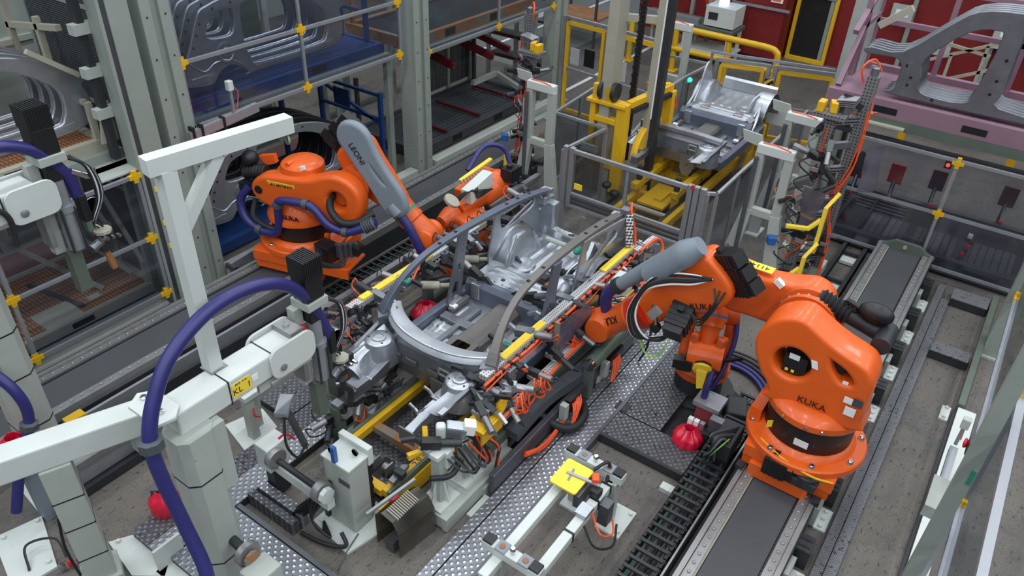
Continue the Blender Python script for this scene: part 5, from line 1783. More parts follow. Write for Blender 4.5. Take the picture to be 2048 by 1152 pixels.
# windscreen cowl: curved bright panel
rw = []
for i in range(25):
    d = .78 - 1.56 * i / 24
    k = abs(d) / .78
    x = 4.86 + .27 * k ** 2.6
    z = 1.20 + .03 * k
    rw.append([P(x - .03, d, z - .06), P(x, d, z - .005), P(x + .015, d, z + .008), P(x + .06, d, z - .004), P(x + .17, d, z - .02), P(x + .21, d, z - .05)])
MB().surf(rw, True, .004).obj('windscreen_cowl', 'cowl', t)
rw2 = [[r[1] + V((-.004, 0, .012)), r[1] + V((.0, 0, .022)), r[2] + V((0, 0, .012))] for r in rw]
MB().surf(rw2, True, .002).obj('cowl_edge', 'galv', t)
for s in (-1, 1):
    MB().prism([(4.90, .72), (5.06, .66), (5.20, .68), (5.20, .80), (5.02, .86)], P(0, 0, 1.02) - V((0, 4.4 if 0 else 0, 0)), X, Y * s, Z * .20).obj('pillar_foot', 'galvd', t)
    side = 'blued' if s > 0 else 'hot'
    ap = [P(5.04, s * .78, 1.20), P(5.14, s * .755, 1.36), P(5.30, s * .72, 1.52), P(5.52, s * .685, 1.65), P(5.78, s * .66, 1.725), P(6.24, s * .63, 1.765), P(6.7, s * .61, 1.76), P(7.1, s * .60, 1.74), P(7.6, s * .585, 1.69), P(8.0, s * .57, 1.62), P(8.16, s * .56, 1.585)]
    MB().path(ap, [.13, .10, .085, .08, .085, .10, .11, .115, .115, .11, .10], [.10, .07, .06, .055, .05, .05, .05, .05, .05, .05, .05], Z, 4, False).obj('roof_side_frame', side, t, .008)
    b = MB()
    for x, z in ((7.72, 1.705), (7.45, 1.745), (7.2, 1.765), (6.2, 1.795), (5.9, 1.775)):
        b.cbox(P(x, s * .595 + (0 if x > 7 else s * .04), z - .004), (.035, .035, .01), rot(Y, 6))
    b.each('frame_hole', 'black', t)
    MB().prism([(0, 0), (.16, 0), (.13, .14), (.03, .14)], P(8.05, s * .56 - .05, 1.56), X, Y, Z * .05).obj('frame_end', 'galv', t)
    # lower pillar between sill and cowl
    MB().plate([(4.98, .74), (5.18, .74), (5.26, 1.2), (5.02, 1.24)], [circ(5.10, 1.05, .04, .06, 14)], P(0, s * .755, 0), X, Z, .06, .008).obj('front_hinge_pillar', 'galvd' if s > 0 else 'hot', t)
    # centre pillar
    MB().plate([(6.06, .74), (6.34, .74), (6.36, 1.0), (6.42, 1.4), (6.50, 1.74), (6.34, 1.76), (6.26, 1.4), (6.16, 1.05)], [sm2([(6.13, .80), (6.27, .80), (6.29, .98), (6.24, 1.04), (6.18, 1.0)], 3), rrect(6.28, 6.32, 1.16, 1.28, .018), circ(6.37, 1.42, .018, n=10)], P(0, s * .68, 0), X, Z, .045, .008).obj('centre_pillar', 'galvd' if s > 0 else 'blued', t)
    MB().box(*[c for k in zip(P(6.08, s * .66 - .06, .74), P(6.30, s * .66 + .02, .78)) for c in k]).obj('pillar_shoe', 'galv', t, .006)
    # rear quarter inner panel with window opening
    MB().plate([(6.92, .80), (6.98, 1.0), (7.12, 1.18), (7.34, 1.30), (7.66, 1.30), (7.94, 1.05), (8.02, .86), (8.26, .90), (8.26, 1.55), (8.0, 1.60), (7.3, 1.70), (7.06, 1.72), (7.0, 1.5), (6.9, 1.1)], [sm2([(7.20, 1.36), (7.14, 1.6), (7.3, 1.66), (7.7, 1.60), (7.94, 1.52), (7.9, 1.40), (7.6, 1.36)], 3), circ(8.10, 1.3, .03, n=12)], P(0, s * .655, 0), X, Z, .03, .006).obj('quarter_panel', 'galv', t)
    MB().path([P(6.94, s * .68, .78), P(7.0, s * .68, 1.05), P(7.16, s * .67, 1.25), P(7.5, s * .66, 1.38), P(7.9, s * .65, 1.48)], .05, .025, Y, 5).obj('quarter_bead', 'galvd', t)
    MB().cbox(P(8.20, s * .54, 1.12), (.16, .24, .58)).obj('rear_pillar_box', 'galv', t, .03)
    MB().cbox(P(8.12, s * .58, 1.46), (.26, .16, .12), rot(Y, 12)).obj('pillar_gusset', 'galv', t, .02)
MB().surf([[P(8.30, d, .86), P(8.22, d, 1.0 + .05 * (abs(d) / .6) ** 3), P(8.12, d, 1.0 + .05 * (abs(d) / .6) ** 3), P(8.08, d, .90)] for d in (-.56, -.45, -.3, -.15, 0, .15, .3, .45, .56)], False, .006).obj('rear_cross_member', 'chrome', t)
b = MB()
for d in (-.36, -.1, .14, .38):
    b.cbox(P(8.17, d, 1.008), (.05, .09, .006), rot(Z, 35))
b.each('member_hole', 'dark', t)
MB().cyl(P(7.86, -.52, 1.02), P(7.86, .36, 1.02), .035, n=14).obj('cross_tube', 'pale', t)
MB().cbox(P(7.02, -.12, 1.0), (.14, .20, .10)).obj('black_block', 'black', t, .02)
MB().cbox(P(7.0, -.26, .97), (.12, .10, .04)).obj('ochre_block', 'rust', t, .006)
MB().ball(P(7.0, -.44, .98), (.19, .17, .15), 18).obj('floor_bulge', 'galv', t)
MB().path([P(7.06, -.50, .97), P(7.40, -.55, 1.2), P(7.62, -.52, 1.34)], .20, .05, Y, 4).obj('seatbelt_bracket', 'galv', t)
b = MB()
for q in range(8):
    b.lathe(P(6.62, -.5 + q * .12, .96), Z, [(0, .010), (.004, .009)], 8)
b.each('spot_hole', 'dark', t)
for x, d, z in ((5.62, .66, 1.705), (5.58, -.60, 1.05)):
    MB().cbox(P(x - .3 * (d > 0), d, z - .18 * (d > 0)), (.06, .1, .03)).obj('green_tape', 'green', t)
MB().ball(P(7.6, -.30, 1.2), (.10, .05, .05), 10).obj('green_tag', 'green', t)
t = thing('car_underbody', 'bare silver car floor section without sides on the yellow lifting conveyor inside the fenced enclosure', 'car underbody', (13, 4.6, .6))
P, rows = underbody(t, 6.85, 4.6, .2, False)
MB().path([P(4.93, .74, 1.16), P(4.88, .3, 1.20), P(4.86, 0, 1.21), P(4.88, -.3, 1.20), P(4.93, -.74, 1.16)], .13, .06, Z, 5).obj('cowl_beam', 'galv', t)
for s in (-1, 1):
    MB().plate(sm2([(6.86, .95), (7.0, 1.2), (7.14, 1.55), (7.3, 1.66), (7.46, 1.5), (7.6, 1.2), (7.66, .95)] if s > 0 else [(6.9, .95), (7.1, 1.1), (7.3, 1.2), (7.6, 1.22), (7.9, 1.15), (8.0, .95)], 4), [], P(0, s * .60, 0), X, Z, .04, .012).obj('wheelhouse_wall', 'galv', t)
    MB().path([P(6.5, s * .70, .72), P(6.8, s * .68, .92), P(7.0, s * .64, 1.12)], .05, .04, Y, 4).obj('side_strut', 'galv', t)
MB().surf([[P(8.16, d, .92), P(8.20, d, 1.1), P(8.24, d, 1.14)] for d in (-.55, -.2, .2, .55)], False, .006).obj('rear_panel', 'galv', t)

# ================================================================ racks with body side panels
SIDE = [(0, .10), (.04, .05), (.38, .0), (.50, .10), (.60, .17), (.75, .20), (.90, .14), (1.05, .02), (1.15, .0), (2.3, .0), (2.75, .03), (2.9, .12), (2.95, .35), (2.9, .55), (3.0, .62), (2.6, .86), (2.2, 1.03), (1.6, 1.13), (.9, 1.11), (.52, 1.04), (.36, .95), (.14, .52), (0, .3)]
S_WIN = [(.42, .64), (.48, .82), (.62, .94), (.92, .95), (.88, .62), (.66, .58)]
S_DOOR = [(1.04, .94), (1.02, .5), (1.10, .18), (1.25, .10), (2.4, .10), (2.60, .18), (2.66, .4), (2.58, .62), (2.2, .88), (1.7, 1.0), (1.2, 1.01)]
FRONT = [(.0, .54), (.05, .62), (.5, .64), (1.0, 1.12), (1.3, 1.36), (1.8, 1.43), (2.6, 1.40), (3.4, 1.3), (3.5, .9), (3.5, .0), (2.9, 0), (.62, .0), (.56, .1), (.56, .4), (.5, .52), (.4, .55)]
F_D1 = [(.84, .35), (.82, .62), (1.25, 1.08), (1.60, 1.18), (1.70, 1.06), (1.62, .3), (1.5, .09), (1.0, .08), (.86, .18)]
F_D2 = [(1.98, .12), (1.94, .4), (1.92, 1.1), (2.0, 1.22), (2.9, 1.2), (3.2, .9), (3.2, .2), (3.1, .09)]


def side_panel(label, m, o, u, n, front=False, group=None):
    """deep drawn car body side, u along its length, n its outer face"""
    o, u, n = V(o), V(u), V(n)
    t = thing('car_sidewall', label, 'body panel', tuple(o), group)
    ol, holes = (FRONT, [F_D1, F_D2]) if front else (SIDE, [S_WIN, S_DOOR])
    ux, v = (u, Z)
    if u.cross(Z).dot(n) < 0:
        pass
    MB().plate(sm2(ol, 3), [sm2(h, 3) for h in holes], o, ux, v, .045, .016, 2).obj('panel', m, t)
    sgn = 1 if True else -1
    if front:
        rim = [F_D1, F_D2]
    else:
        rim = [S_DOOR, S_WIN]
    for h in rim:
        MB().tube([o + u * a + Z * c - n * .05 for a, c in h], .018, 6, 3, True).obj('opening_flange', m, t)
    if not front:
        MB().lathe(o + u * .70 + Z * .38 + n * .022, n, [(0, .15), (.012, .15), (.014, .12), (.004, .11), (.004, .07), (.014, .06), (.016, .02)], 26).obj('round_pressing', m, t)
        MB().tube([o + u * a + Z * c + n * .02 for a, c in ((.1, .35), (.3, .2), (.5, .28), (.75, .26), (.98, .12))], .014, 6, 4).obj('arch_bead', m, t)
        MB().path([o + u * a + Z * c + n * .02 for a, c in ((1.16, .05), (2.3, .05), (2.7, .09))], .02, .06, Z).obj('sill_bead', m, t)
        MB().cbox(o + u * .2 + Z * .1 + n * .02, (.26, .02, .10)).obj('rear_emboss', m, t, .008)
        b = MB()
        for a, c in ((.16, .42), (.2, .55), (.28, .7), (.36, .84), (.6, 1.0), (.9, 1.03), (1.2, 1.06), (1.6, 1.07), (2.0, 1.02)):
            b.lathe(o + u * a + Z * c + n * .0205, n, [(0, .022), (.004, .02)], 10)
        b.obj('punched_hole', 'dark', t)
    else:
        MB().path([o + u * a + Z * c + n * .024 for a, c in ((.66, .12), (.66, .5))], .02, .05, u).obj('pillar_bead', m, t)
        b = MB()
        for a, c in ((.62, .46), (.72, .3), (.7, .18), (1.8, .3), (1.82, .5), (1.84, .8), (1.1, .04), (2.4, .04)):
            b.lathe(o + u * a + Z * c + n * .0225, n, [(0, .024), (.004, .022)], 10)
        b.obj('punched_hole', 'black', t)
    return t


def dup_panels(first, offs, label, group):
    for k, d in enumerate(offs):
        dup(first, tuple(first.location + V(d)), label[k], group=group)


W5 = ('second', 'third', 'fourth', 'rearmost')
p = side_panel('silver car body side in the upper blue rack, nearest to the fence', 'galv', (5.86, 9.50, 2.55), X, -Y, group='silver body sides in the upper blue rack')
dup_panels(p, [(0, .24 * (k + 1), .01) for k in range(4)], ['silver car body side in the upper blue rack, %s behind the fence' % w_ for w_ in W5], 'silver body sides in the upper blue rack')
p = side_panel('silver car body side in the lower blue rack, nearest to the left robot', 'galv', (5.70, 9.46, .43), X, -Y, group='body sides in the lower blue rack')
p2 = side_panel('dark car body side in the lower blue rack, second behind the left robot', G.setdefault('eside', mat('dark coated sheet', (66, 68, 72), .34, .7, .15, 5)), (5.72, 9.70, .44), X, -Y, group='body sides in the lower blue rack')
dup_panels(p2, [(.02, .22 * (k + 1), 0) for k in range(3)], ['dark car body side in the lower blue rack, %s behind the left robot' % w_ for w_ in W5[1:]], 'body sides in the lower blue rack')
p = side_panel('silver car body side in the upper cream rack, nearest the fence', 'galv', (1.55, 9.5, 2.50), X, -Y, group='body sides in the upper cream rack')
dup_panels(p, [(0, .26 * (k + 1), 0) for k in range(3)], ['silver car body side in the upper cream rack, %s' % w_ for w_ in ('second from the fence', 'third from the fence', 'furthest from the fence')], 'body sides in the upper cream rack')
p = side_panel('grey car body side in the pink rack, nearest to the far fence', 'galvd', (12.80, 2.25, 2.44), -Y, -X, True, group='grey body sides in the pink rack')
dup_panels(p, [(.13 * (k + 1), .0, .0) for k in range(4)], ['grey car body side in the pink rack, %s from the far fence' % w_ for w_ in ('second', 'third', 'fourth', 'furthest')], 'grey body sides in the pink rack')


def rack(label, m, x0, x1, y0, y1, z, h, posts, bars, deck='dark', base=.12, dm=None):
    t = thing('transport_rack', label, 'rack', ((x0 + x1) / 2, (y0 + y1) / 2, z))
    b = MB().box(x0, x1, y0, y0 + .10, z, z + base)
    b.obj('front_beam', m, t)
    MB().box(x0, x1, y1 - .10, y1, z, z + base).obj('back_beam', m, t)
    MB().box(x0, x0 + .10, y0 + .1, y1 - .1, z, z + base).obj('end_beam', m, t)
    MB().box(x1 - .10, x1, y0 + .1, y1 - .1, z, z + base).obj('end_beam', m, t)
    MB().box(x0 + .1, x1 - .1, y0 + .1, y1 - .1, z + base - .05, z + base - .02).obj('deck', deck, t)
    for k in (.25, .6):
        for yy in (y0 - .001,):
            xa = x0 + (x1 - x0) * k
            MB().box(xa, xa + .3, yy - .003, yy + .003, z + .03, z + base - .03).obj('fork_pocket', 'black', t)
    for (x, y, hh) in posts:
        MB().box(x - .035, x + .035, y - .035, y + .035, z + base, z + hh).obj('post', dm or m, t)
    for (p_, q_, w_) in bars:
        MB().bar(p_, q_, w_, w_).obj('brace', dm or m, t)
    return t


def support(label, x0, x1, z, y0=9.2, y1=11.0):
    """rack lifter shelf beams that carry an upper rack"""
    t = thing('lifter_shelf', label, 'shelf', ((x0 + x1) / 2, y0, 0))
    for y in (y0 + .05, y1 - .05):
        MB().box(x0, x1, y - .06, y + .06, z - .14, z).obj('shelf_beam', 'grey', t)
    for x in (x0 + .04, x1 - .04):
        for y in (y0 + .05, y1 - .05):
            MB().box(x - .05, x + .05, y - .05, y + .05, 0, z - .14).obj('shelf_leg', 'grey', t)
    return t


support('grey lifter shelf carrying the upper blue rack', 5.46, 9.58, 2.26)
support('cream grey lifter shelf carrying the upper cream rack at the top left', 1.2, 4.6, 2.24)
support('grey lifter shelf carrying the upper rusty rack at the far left', 10.1, 14.2, 2.12)
rack('upper blue transport rack full of silver car body sides', 'blue', 5.5, 9.55, 9.3, 10.95, 2.26, 0, [(5.6, 10.9, 1.7), (7.5, 10.9, 1.7), (9.1, 10.9, 1.7), (9.45, 10.2, 1.4), (9.45, 9.6, 1.0)],
     [((9.45, 9.6, 3.2), (9.45, 10.9, 3.7), .06), ((9.1, 10.9, 3.3), (5.6, 10.9, 3.3), .06), ((5.56, 9.4, 2.9), (5.9, 9.4, 3.0), .05), ((9.2, 9.5, 3.0), (9.2, 10.9, 3.0), .05)], 'blue', .16)
rack('lower blue transport rack with silver and dark car body sides', 'blue', 5.5, 9.5, 9.25, 10.95, .05, 0, [(5.6, 10.9, 1.6), (7.6, 10.9, 1.9), (9.42, 10.9, 1.5), (9.42, 9.35, 1.5), (8.1, 10.4, 1.8)],
     [((9.42, 9.35, 1.5), (9.42, 10.9, 1.5), .05), ((9.42, 9.35, 1.05), (9.42, 10.9, 1.05), .05), ((9.42, 9.35, .95), (9.42, 10.9, 1.45), .05), ((5.56, 9.3, .4), (5.62, 9.3, 1.2), .05)], 'blue', .16)
s = MB().box(9.38, 9.40, 10.1, 10.5, 1.1, 1.42)
single(s, 'rack_sign', 'blue', 'blank blue sign plate on the end frame of the lower blue rack', 'sign')
rack('upper cream transport rack frame at the top left', 'cream', 1.3, 4.5, 9.3, 10.9, 2.24, 0, [(4.40, 9.35, .62), (4.44, 10.85, 1.8), (3.5, 10.85, 1.8), (4.44, 10.1, 1.5), (2.5, 10.85, 1.8)],
     [((4.40, 9.4, 2.84), (4.40, 10.8, 2.90), .06), ((4.44, 9.6, 3.7), (4.44, 10.9, 3.5), .07), ((3.9, 9.36, 3.6), (4.4, 9.36, 3.2), .06), ((1.4, 10.85, 3.3), (4.4, 10.85, 3.3), .07)], 'rustgrate', .14)
rack('lower rusty perforated transport pallet with cream posts behind the left fence', 'cream', 1.4, 4.6, 9.22, 10.9, .04, 0, [(2.6, 10.85, 1.9), (3.2, 10.85, 1.9), (4.45, 10.85, 1.9), (4.45, 9.9, .9), (4.5, 9.3, .5)],
     [((3.0, 10.85, 1.3), (4.0, 9.6, .2), .05), ((3.6, 10.85, 1.7), (4.4, 9.5, .3), .05), ((1.6, 10.85, 1.0), (4.4, 10.85, 1.5), .06), ((4.45, 9.9, .9), (4.45, 10.85, 1.6), .05), ((4.5, 9.3, .5), (4.5, 10.0, 1.5), .05)], 'rustgrate', .14)
t = thing('loose_bar', 'dark grey profile bar lying across the rusty pallet', 'bar', (3.5, 10, .2))
MB().bar((3.42, 10.5, .17), (3.62, 9.45, .17), .06, .05).obj('profile', 'dark', t)
s = MB().box(3.05, 3.55, 9.32, 9.75, .165, .18)
single(s, 'cover_sheet', 'cream', 'pale square sheet lying on the front edge of the rusty pallet', 'sheet')
for k, (x, y) in enumerate(((3.75, 9.5), (3.9, 9.95), (4.3, 10.3))):
    s = MB().box(x, x + .16, y, y + .12, .165, .175)
    single(s, 'cover_plate', 'cream', ('small pale plate on the rusty pallet beside the square sheet', 'second small pale plate on the rusty pallet', 'furthest small pale plate on the rusty pallet')[k], 'plate')
t = rack('empty grey floor pallet with grating deck and dark red rods at the far left', 'alud', 10.2, 14.2, 9.15, 10.9, .04, 0, [(14.1, 10.85, 1.5), (10.3, 10.85, 1.2)], [], 'grate', .18)
for x in (11.2, 12.3, 13.6):
    MB().bar((x, 9.3, .25), (x, 10.5, .27), .05).obj('red_rod', 'dred', t)
MB().bar((13.2, 10.2, .5), (14.1, 10.2, .5), .1).obj('grey_frame', 'pale', t)
MB().bar((14.1, 9.3, .22), (14.1, 10.2, .5), .1).obj('grey_frame', 'pale', t)
t = rack('upper empty rusty transport rack at the far left', 'rust', 10.2, 14.2, 9.3, 10.9, 2.12, 0, [(10.3, 10.8, 1.6), (12.2, 10.8, 1.6), (14.1, 10.8, 1.6)], [((10.3, 10.8, 3.2), (14.1, 10.8, 3.2), .07)], 'dark', .2)
for k, (a, b_) in enumerate((((11.3, 10.6, 1.85), (11.4, 9.25, 1.55)), ((12.3, 10.6, 1.85), (12.6, 9.2, 1.45)), ((13.4, 10.6, 1.6), (13.6, 9.5, 1.3)))):
    s = MB().bar(a, b_, .10, .13)
    s.cbox(V(a), (.26, .05, .34))
    single(s, 'rack_bracket', 'dred', ('dark red rack arm nearest the middle column', 'dark red rack arm with square end plate, second from the middle column', 'short dark red rack arm furthest from the middle column')[k], 'arm')
t = thing('perforated_screen', 'grey perforated sheet panel standing behind the empty floor pallet', 'panel', (13, 11.1, 0))
MB().box(12.6, 14.2, 11.08, 11.11, .2, 1.3).obj('perforated_sheet', 'holes', t)
for x in (12.6, 13.4, 14.2):
    MB().box(x - .04, x + .04, 11.04, 11.12, 0, 2.0).obj('frame_post', 'grey', t)
MB().bar((10.2, 11.08, 1.3), (14.2, 11.08, 1.3), .06).obj('frame_rail', 'grey', t)
MB().bar((10.2, 11.08, 2.0), (14.2, 11.08, 2.0), .06).obj('frame_rail', 'grey', t)
t = thing('shelf_unit', 'grey shelf frame with red trays at the far end behind the empty pallet', 'shelf', (14.6, 10, 0))
for y in (9.4, 10.2, 11.0):
    MB().box(14.82, 14.90, y - .04, y + .04, 0, 2.3).obj('upright', 'grey', t)
for z in (.6, 1.1, 1.6, 2.1):
    MB().box(14.84, 15.3, 9.4, 11.0, z, z + .05).obj('shelf_board', 'alud', t)
for k, z in enumerate((.65, 1.15)):
    MB().box(14.80, 14.86, 9.5, 10.9, z, z + .04).obj('red_tray', 'dred', t)
MB().box(14.9, 15.2, 9.7, 10.1, 1.65, 1.8).obj('white_tray', 'paper', t)
t = thing('mesh_partition', 'dark wire mesh partition between the left column pair', 'partition', (4.93, 10, 0))
MB().box(4.93, 4.95, 9.1, 11.4, .1, 6.0).obj('mesh', 'meshdark', t)
for y in (9.1, 11.4):
    MB().box(4.91, 4.97, y - .03, y + .03, 0, 6.0).obj('frame_post', 'grey', t)
for z in (1.2, 2.5, 3.8):
    MB().bar((4.94, 9.1, z), (4.94, 11.4, z), .05).obj('frame_rail', 'grey', t)
t = thing('cable_trunking', 'vertical dark cable trunking with pale brackets beside the slim left column', 'trunking', (4.3, 9.05, 0))
MB().box(4.38, 4.46, 9.0, 9.12, 2.2, 5.2).obj('trunking', 'dark', t)
for z in (2.75, 3.25, 3.75, 4.2):
    MB().box(4.30, 4.62, 8.97, 9.10, z, z + .12).obj('bracket', 'pale', t)
MB().prism([(0, 0), (.10, .5), (.22, .5), (.22, 0)], (4.32, 9.1, 2.40), X, Z, Y * .03).obj('gusset', 'cream', t)
s = MB().box(4.1, 4.85, 8.98, 9.12, 2.10, 2.12)
s.prism([(0, 0), (.75, 0), (.75, .45), (.25, .45)], (3.95, 8.75, 2.1), X, Y, Z * .02)
single(s, 'step_plate', 'pale', 'dirty pale tread plate projecting before the upper cream rack', 'plate')
# frames and railings further back on the left
t = thing('back_partition', 'row of pale grey partition posts behind the racks on the left', 'partition', (5, 12, 0))
for x in (1.4, 2.6, 3.8, 5.6, 7.4, 9.2, 10.8, 12.5):
    MB().box(x - .05, x + .05, 11.9, 12.0, 0, 4.2).obj('post', 'pale', t)
for z in (1.5, 3.0, 4.15):
    MB().bar((1.2, 11.95, z), (13, 11.95, z), .08).obj('rail', 'grey', t)
MB().box(5.7, 9.1, 11.97, 11.99, .2, 2.9).obj('panel', 'greend', t)
MB().box(3.9, 5.5, 11.97, 11.99, .2, 4.1).obj('panel', 'grey', t)
t = thing('safety_railing', 'yellow railing frame seen at the upper left picture corner behind the cream rack', 'railing', (4, 12.8, 0))
for z in (.6, 1.2):
    MB().tube([(2.5, 13.0, z), (5.8, 13.0, z)], .05, 10, 0).obj('rail', 'yellow', t)
for x in (2.6, 3.7, 4.8, 5.8):
    MB().tube([(x, 13.0, 0), (x, 13.0, 1.2)], .05, 10, 0).obj('post', 'yellow', t)
MB().box(4.6, 5.6, 12.6, 12.7, 1.3, 2.2).obj('yellow_panel', 'yellow', t)
s = MB().box(3.6, 4.1, 11.3, 11.34, 1.5, 2.0)
single(s, 'orange_sheet', 'orangew', 'orange sheet panel seen behind the cream rack posts', 'panel')
s = MB().box(2.2, 9.4, 12.8, 12.86, .2, .26)
single(s, 'floor_marking', 'red', 'red stripe low on the far wall side seen between the left columns', 'stripe')
s = MB().box(-2, 9.8, 11.2, 11.8, 0, .004)
single(s, 'walkway_marking', mat('red brown floor paint', (96, 62, 62), .6, 0, .15, 2), 'red brown painted strip on the floor behind the left racks', 'floor marking')

# pink rack at the far right
t = thing('transport_rack', 'pink transport rack holding the grey body sides at the top right', 'rack', (13.4, .8, 2.1))
MB().box(12.55, 12.68, -2.5, 2.6, 2.14, 2.40).obj('front_beam', 'pink', t)
MB().box(14.3, 14.42, -2.5, 2.6, 2.14, 2.40).obj('back_beam', 'pink', t)
MB().box(12.68, 14.3, -2.5, 2.6, 2.22, 2.30).obj('deck', 'pink', t)
for y in (1.7, .45, -.8):
    MB().box(12.545, 12.55, y - .17, y + .17, 2.20, 2.30).obj('fork_pocket', 'black', t)
for x, y, h in ((12.62, 2.05, 2.85), (13.4, 2.5, 3.6), (14.36, 2.5, 4.4), (14.36, 1.4, 4.4), (14.36, .3, 4.4), (14.36, -.8, 4.4), (13.5, 2.5, 3.4)):
    MB().box(x - .04, x + .04, y - .04, y + .04, 2.4, h).obj('post', 'pink', t)
for p_, q_ in (((14.36, 2.5, 3.1), (14.36, -2, 3.1)), ((14.36, 2.5, 3.7), (14.36, -2, 3.7)), ((14.36, 2.5, 4.3), (14.36, -2, 4.3)), ((12.9, 2.5, 3.2), (14.36, 2.5, 3.9)), ((13.4, 2.5, 3.2), (14.36, 2.5, 3.2)), ((12.7, 2.5, 2.42), (13.5, 2.5, 3.3))):
    MB().bar(p_, q_, .08).obj('brace', 'pink', t)
MB().cbox((13.0, 2.02, 3.5), (.10, .5, .10), rot(X, -40)).obj('clamp_lever', 'cream', t)
t = thing('lifter_shelf', 'dark grey lifter beams carrying the pink rack', 'shelf', (13.4, .8, 0))
for x in (12.62, 14.36):
    MB().box(x - .07, x + .07, -2.5, 2.6, 1.98, 2.14).obj('shelf_beam', 'greend', t)
for x in (12.62, 14.36):
    for y in (2.5, -2.4):
        MB().box(x - .07, x + .07, y - .07, y + .07, 0, 1.98).obj('shelf_leg', 'greend', t)
MB().box(12.45, 12.95, 1.35, 2.5, 2.02, 2.05).obj('white_ledge', 'cream', t)
MB().box(12.48, 12.56, -2.5, 2.6, 1.80, 1.86).obj('lower_rail', 'dark', t)
t = rack('grey floor pallet with slotted gratings behind the far fence', 'alud', 0, 1, 0, 1, 0, 0, [], [], 'grate', .18)
for c in kids(t):
    bpy.data.objects.remove(c)
t.location = (13.2, .5, 0)
MB().box(12.25, 12.38, -2.4, 2.3, .05, .30).obj('front_beam', 'alud', t)
MB().box(14.0, 14.12, -2.4, 2.3, .05, .30).obj('back_beam', 'alud', t)
MB().box(12.38, 14.0, -2.4, 2.3, .20, .27).obj('deck', 'dark', t)
for a, b_ in ((.85, 1.45), (.1, .75), (-.75, -.1), (-1.6, -.85)):
    MB().box(12.42, 13.15, a, b_, .27, .285).obj('grating', 'grate', t)
for k in range(5):
    MB().bar((13.3 + .13 * k, 1.0, .29), (13.3 + .13 * k, 2.1, .29), .03, .02).obj('slat', 'galvd', t)
for y in (1.9, 1.5, .55):
    MB().bar((12.4, y, .30), (13.9, y, .30), .05, .05).obj('cross_rail', 'dark', t)
for x, y in ((12.5, 1.75), (13.2, 1.75)):
    MB().prism([(0, 0), (.12, 0), (.06, .14)], (x, y, .30), Y, Z, X * .03).obj('red_stop', 'dred', t)
for k in range(5):
    MB().cbox((12.42 + .16 * k, -.02 - .02 * k, .31), (.05, .06, .05)).obj('red_clip', 'red' if k % 2 else 'dred', t)
MB().cbox((13.25, -.05, .33), (.10, .07, .05)).obj('white_block', 'paper', t)
for k, (x, y) in enumerate(((13.9, 2.0), (14.1, 1.4), (14.3, .75), (14.4, -.35))):
    tt = thing('rack_catch', ('dark red catch plate on the far side nearest the gripper tower', 'bright red catch plate, second from the gripper tower', 'black and red catch, third from the gripper tower', 'black and red catch at the right picture edge')[k], 'catch', (x, y, 0))
    MB().box(x - .02, x + .02, y - .12, y + .12, .5, .85).obj('catch_plate', 'dred' if k != 1 else 'red', tt)
    MB().box(x - .04, x + .04, y - .03, y + .03, 0, .5).obj('catch_post', 'dark', tt)
    MB().bar((x - .02, y, .55), (x - .35, y - .03, .25), .03).obj('pull_rod', 'alu', tt)
    MB().cbox((x - .30, y - .03, .3), (.08, .06, .1)).obj('red_grip', 'red', tt)
t = thing('inspection_lamp', 'small red glowing sensor lamp with black cable under the pink rack', 'lamp', (12.4, .6, 1.6))
MB().box(12.40, 12.46, .55, .65, 1.66, 1.78).obj('lamp_housing', 'black', t)
MB().ball((12.39, .60, 1.72), .03, 10).obj('lamp_lens', 'lamp', t)

# ================================================================ fenced enclosure with lift
t = thing('lift_gate', 'aluminium framed vertical lift gate with clear window at the enclosure front behind the car', 'gate', (9.6, 4.45, 0))
for y in (5.56, 5.44, 3.46, 3.36, 3.26):
    MB().box(9.56, 9.64, y - .04, y + .04, 0 if y != 5.44 and y != 3.46 else .56, 1.58).obj('gate_post', 'alu', t, .006)
for z in (1.50,):
    MB().box(9.55, 9.60, 3.5, 5.40, z, z + .07).obj('gate_rail', 'alu', t, .006)
for k in range(4):
    MB().box(9.555, 9.60, 3.5, 5.40, .56 + .075 * k, .61 + .075 * k).obj('gate_rail', 'alu' if k in (0, 3) else 'alud', t, .006)
MB().box(9.56, 9.60, 4.43, 4.48, .83, 1.5).obj('window_mullion', 'alu', t)
for a, b_ in ((3.5, 4.43), (4.48, 5.40)):
    MB().box(9.575, 9.581, a, b_, .83, 1.5).obj('gate_pane', 'pane2', t)
for y in (3.8, 5.1):
    MB().box(9.50, 9.54, y - .04, y + .04, 0, .5).obj('guide_foot', 'alu', t)
MB().lathe((9.54, 3.36, .52), -X, [(-.02, .09), (0, .09), (.006, .06), (.008, .01)], 18).obj('end_roller', 'alu', t)
MB().cbox((9.57, 5.28, .96), (.012, .14, .10)).obj('yellow_hand_grip', 'ybar', t)
MB().cbox((9.58, 3.42, 1.56), (.05, .05, .06)).obj('gate_clip', 'red', t)


def glass(a, b_, z0, z1):
    a, b_ = V(a), V(b_)
    return ((a.x, a.y, z0), (b_.x, b_.y, z0), (b_.x, b_.y, z1), (a.x, a.y, z1))


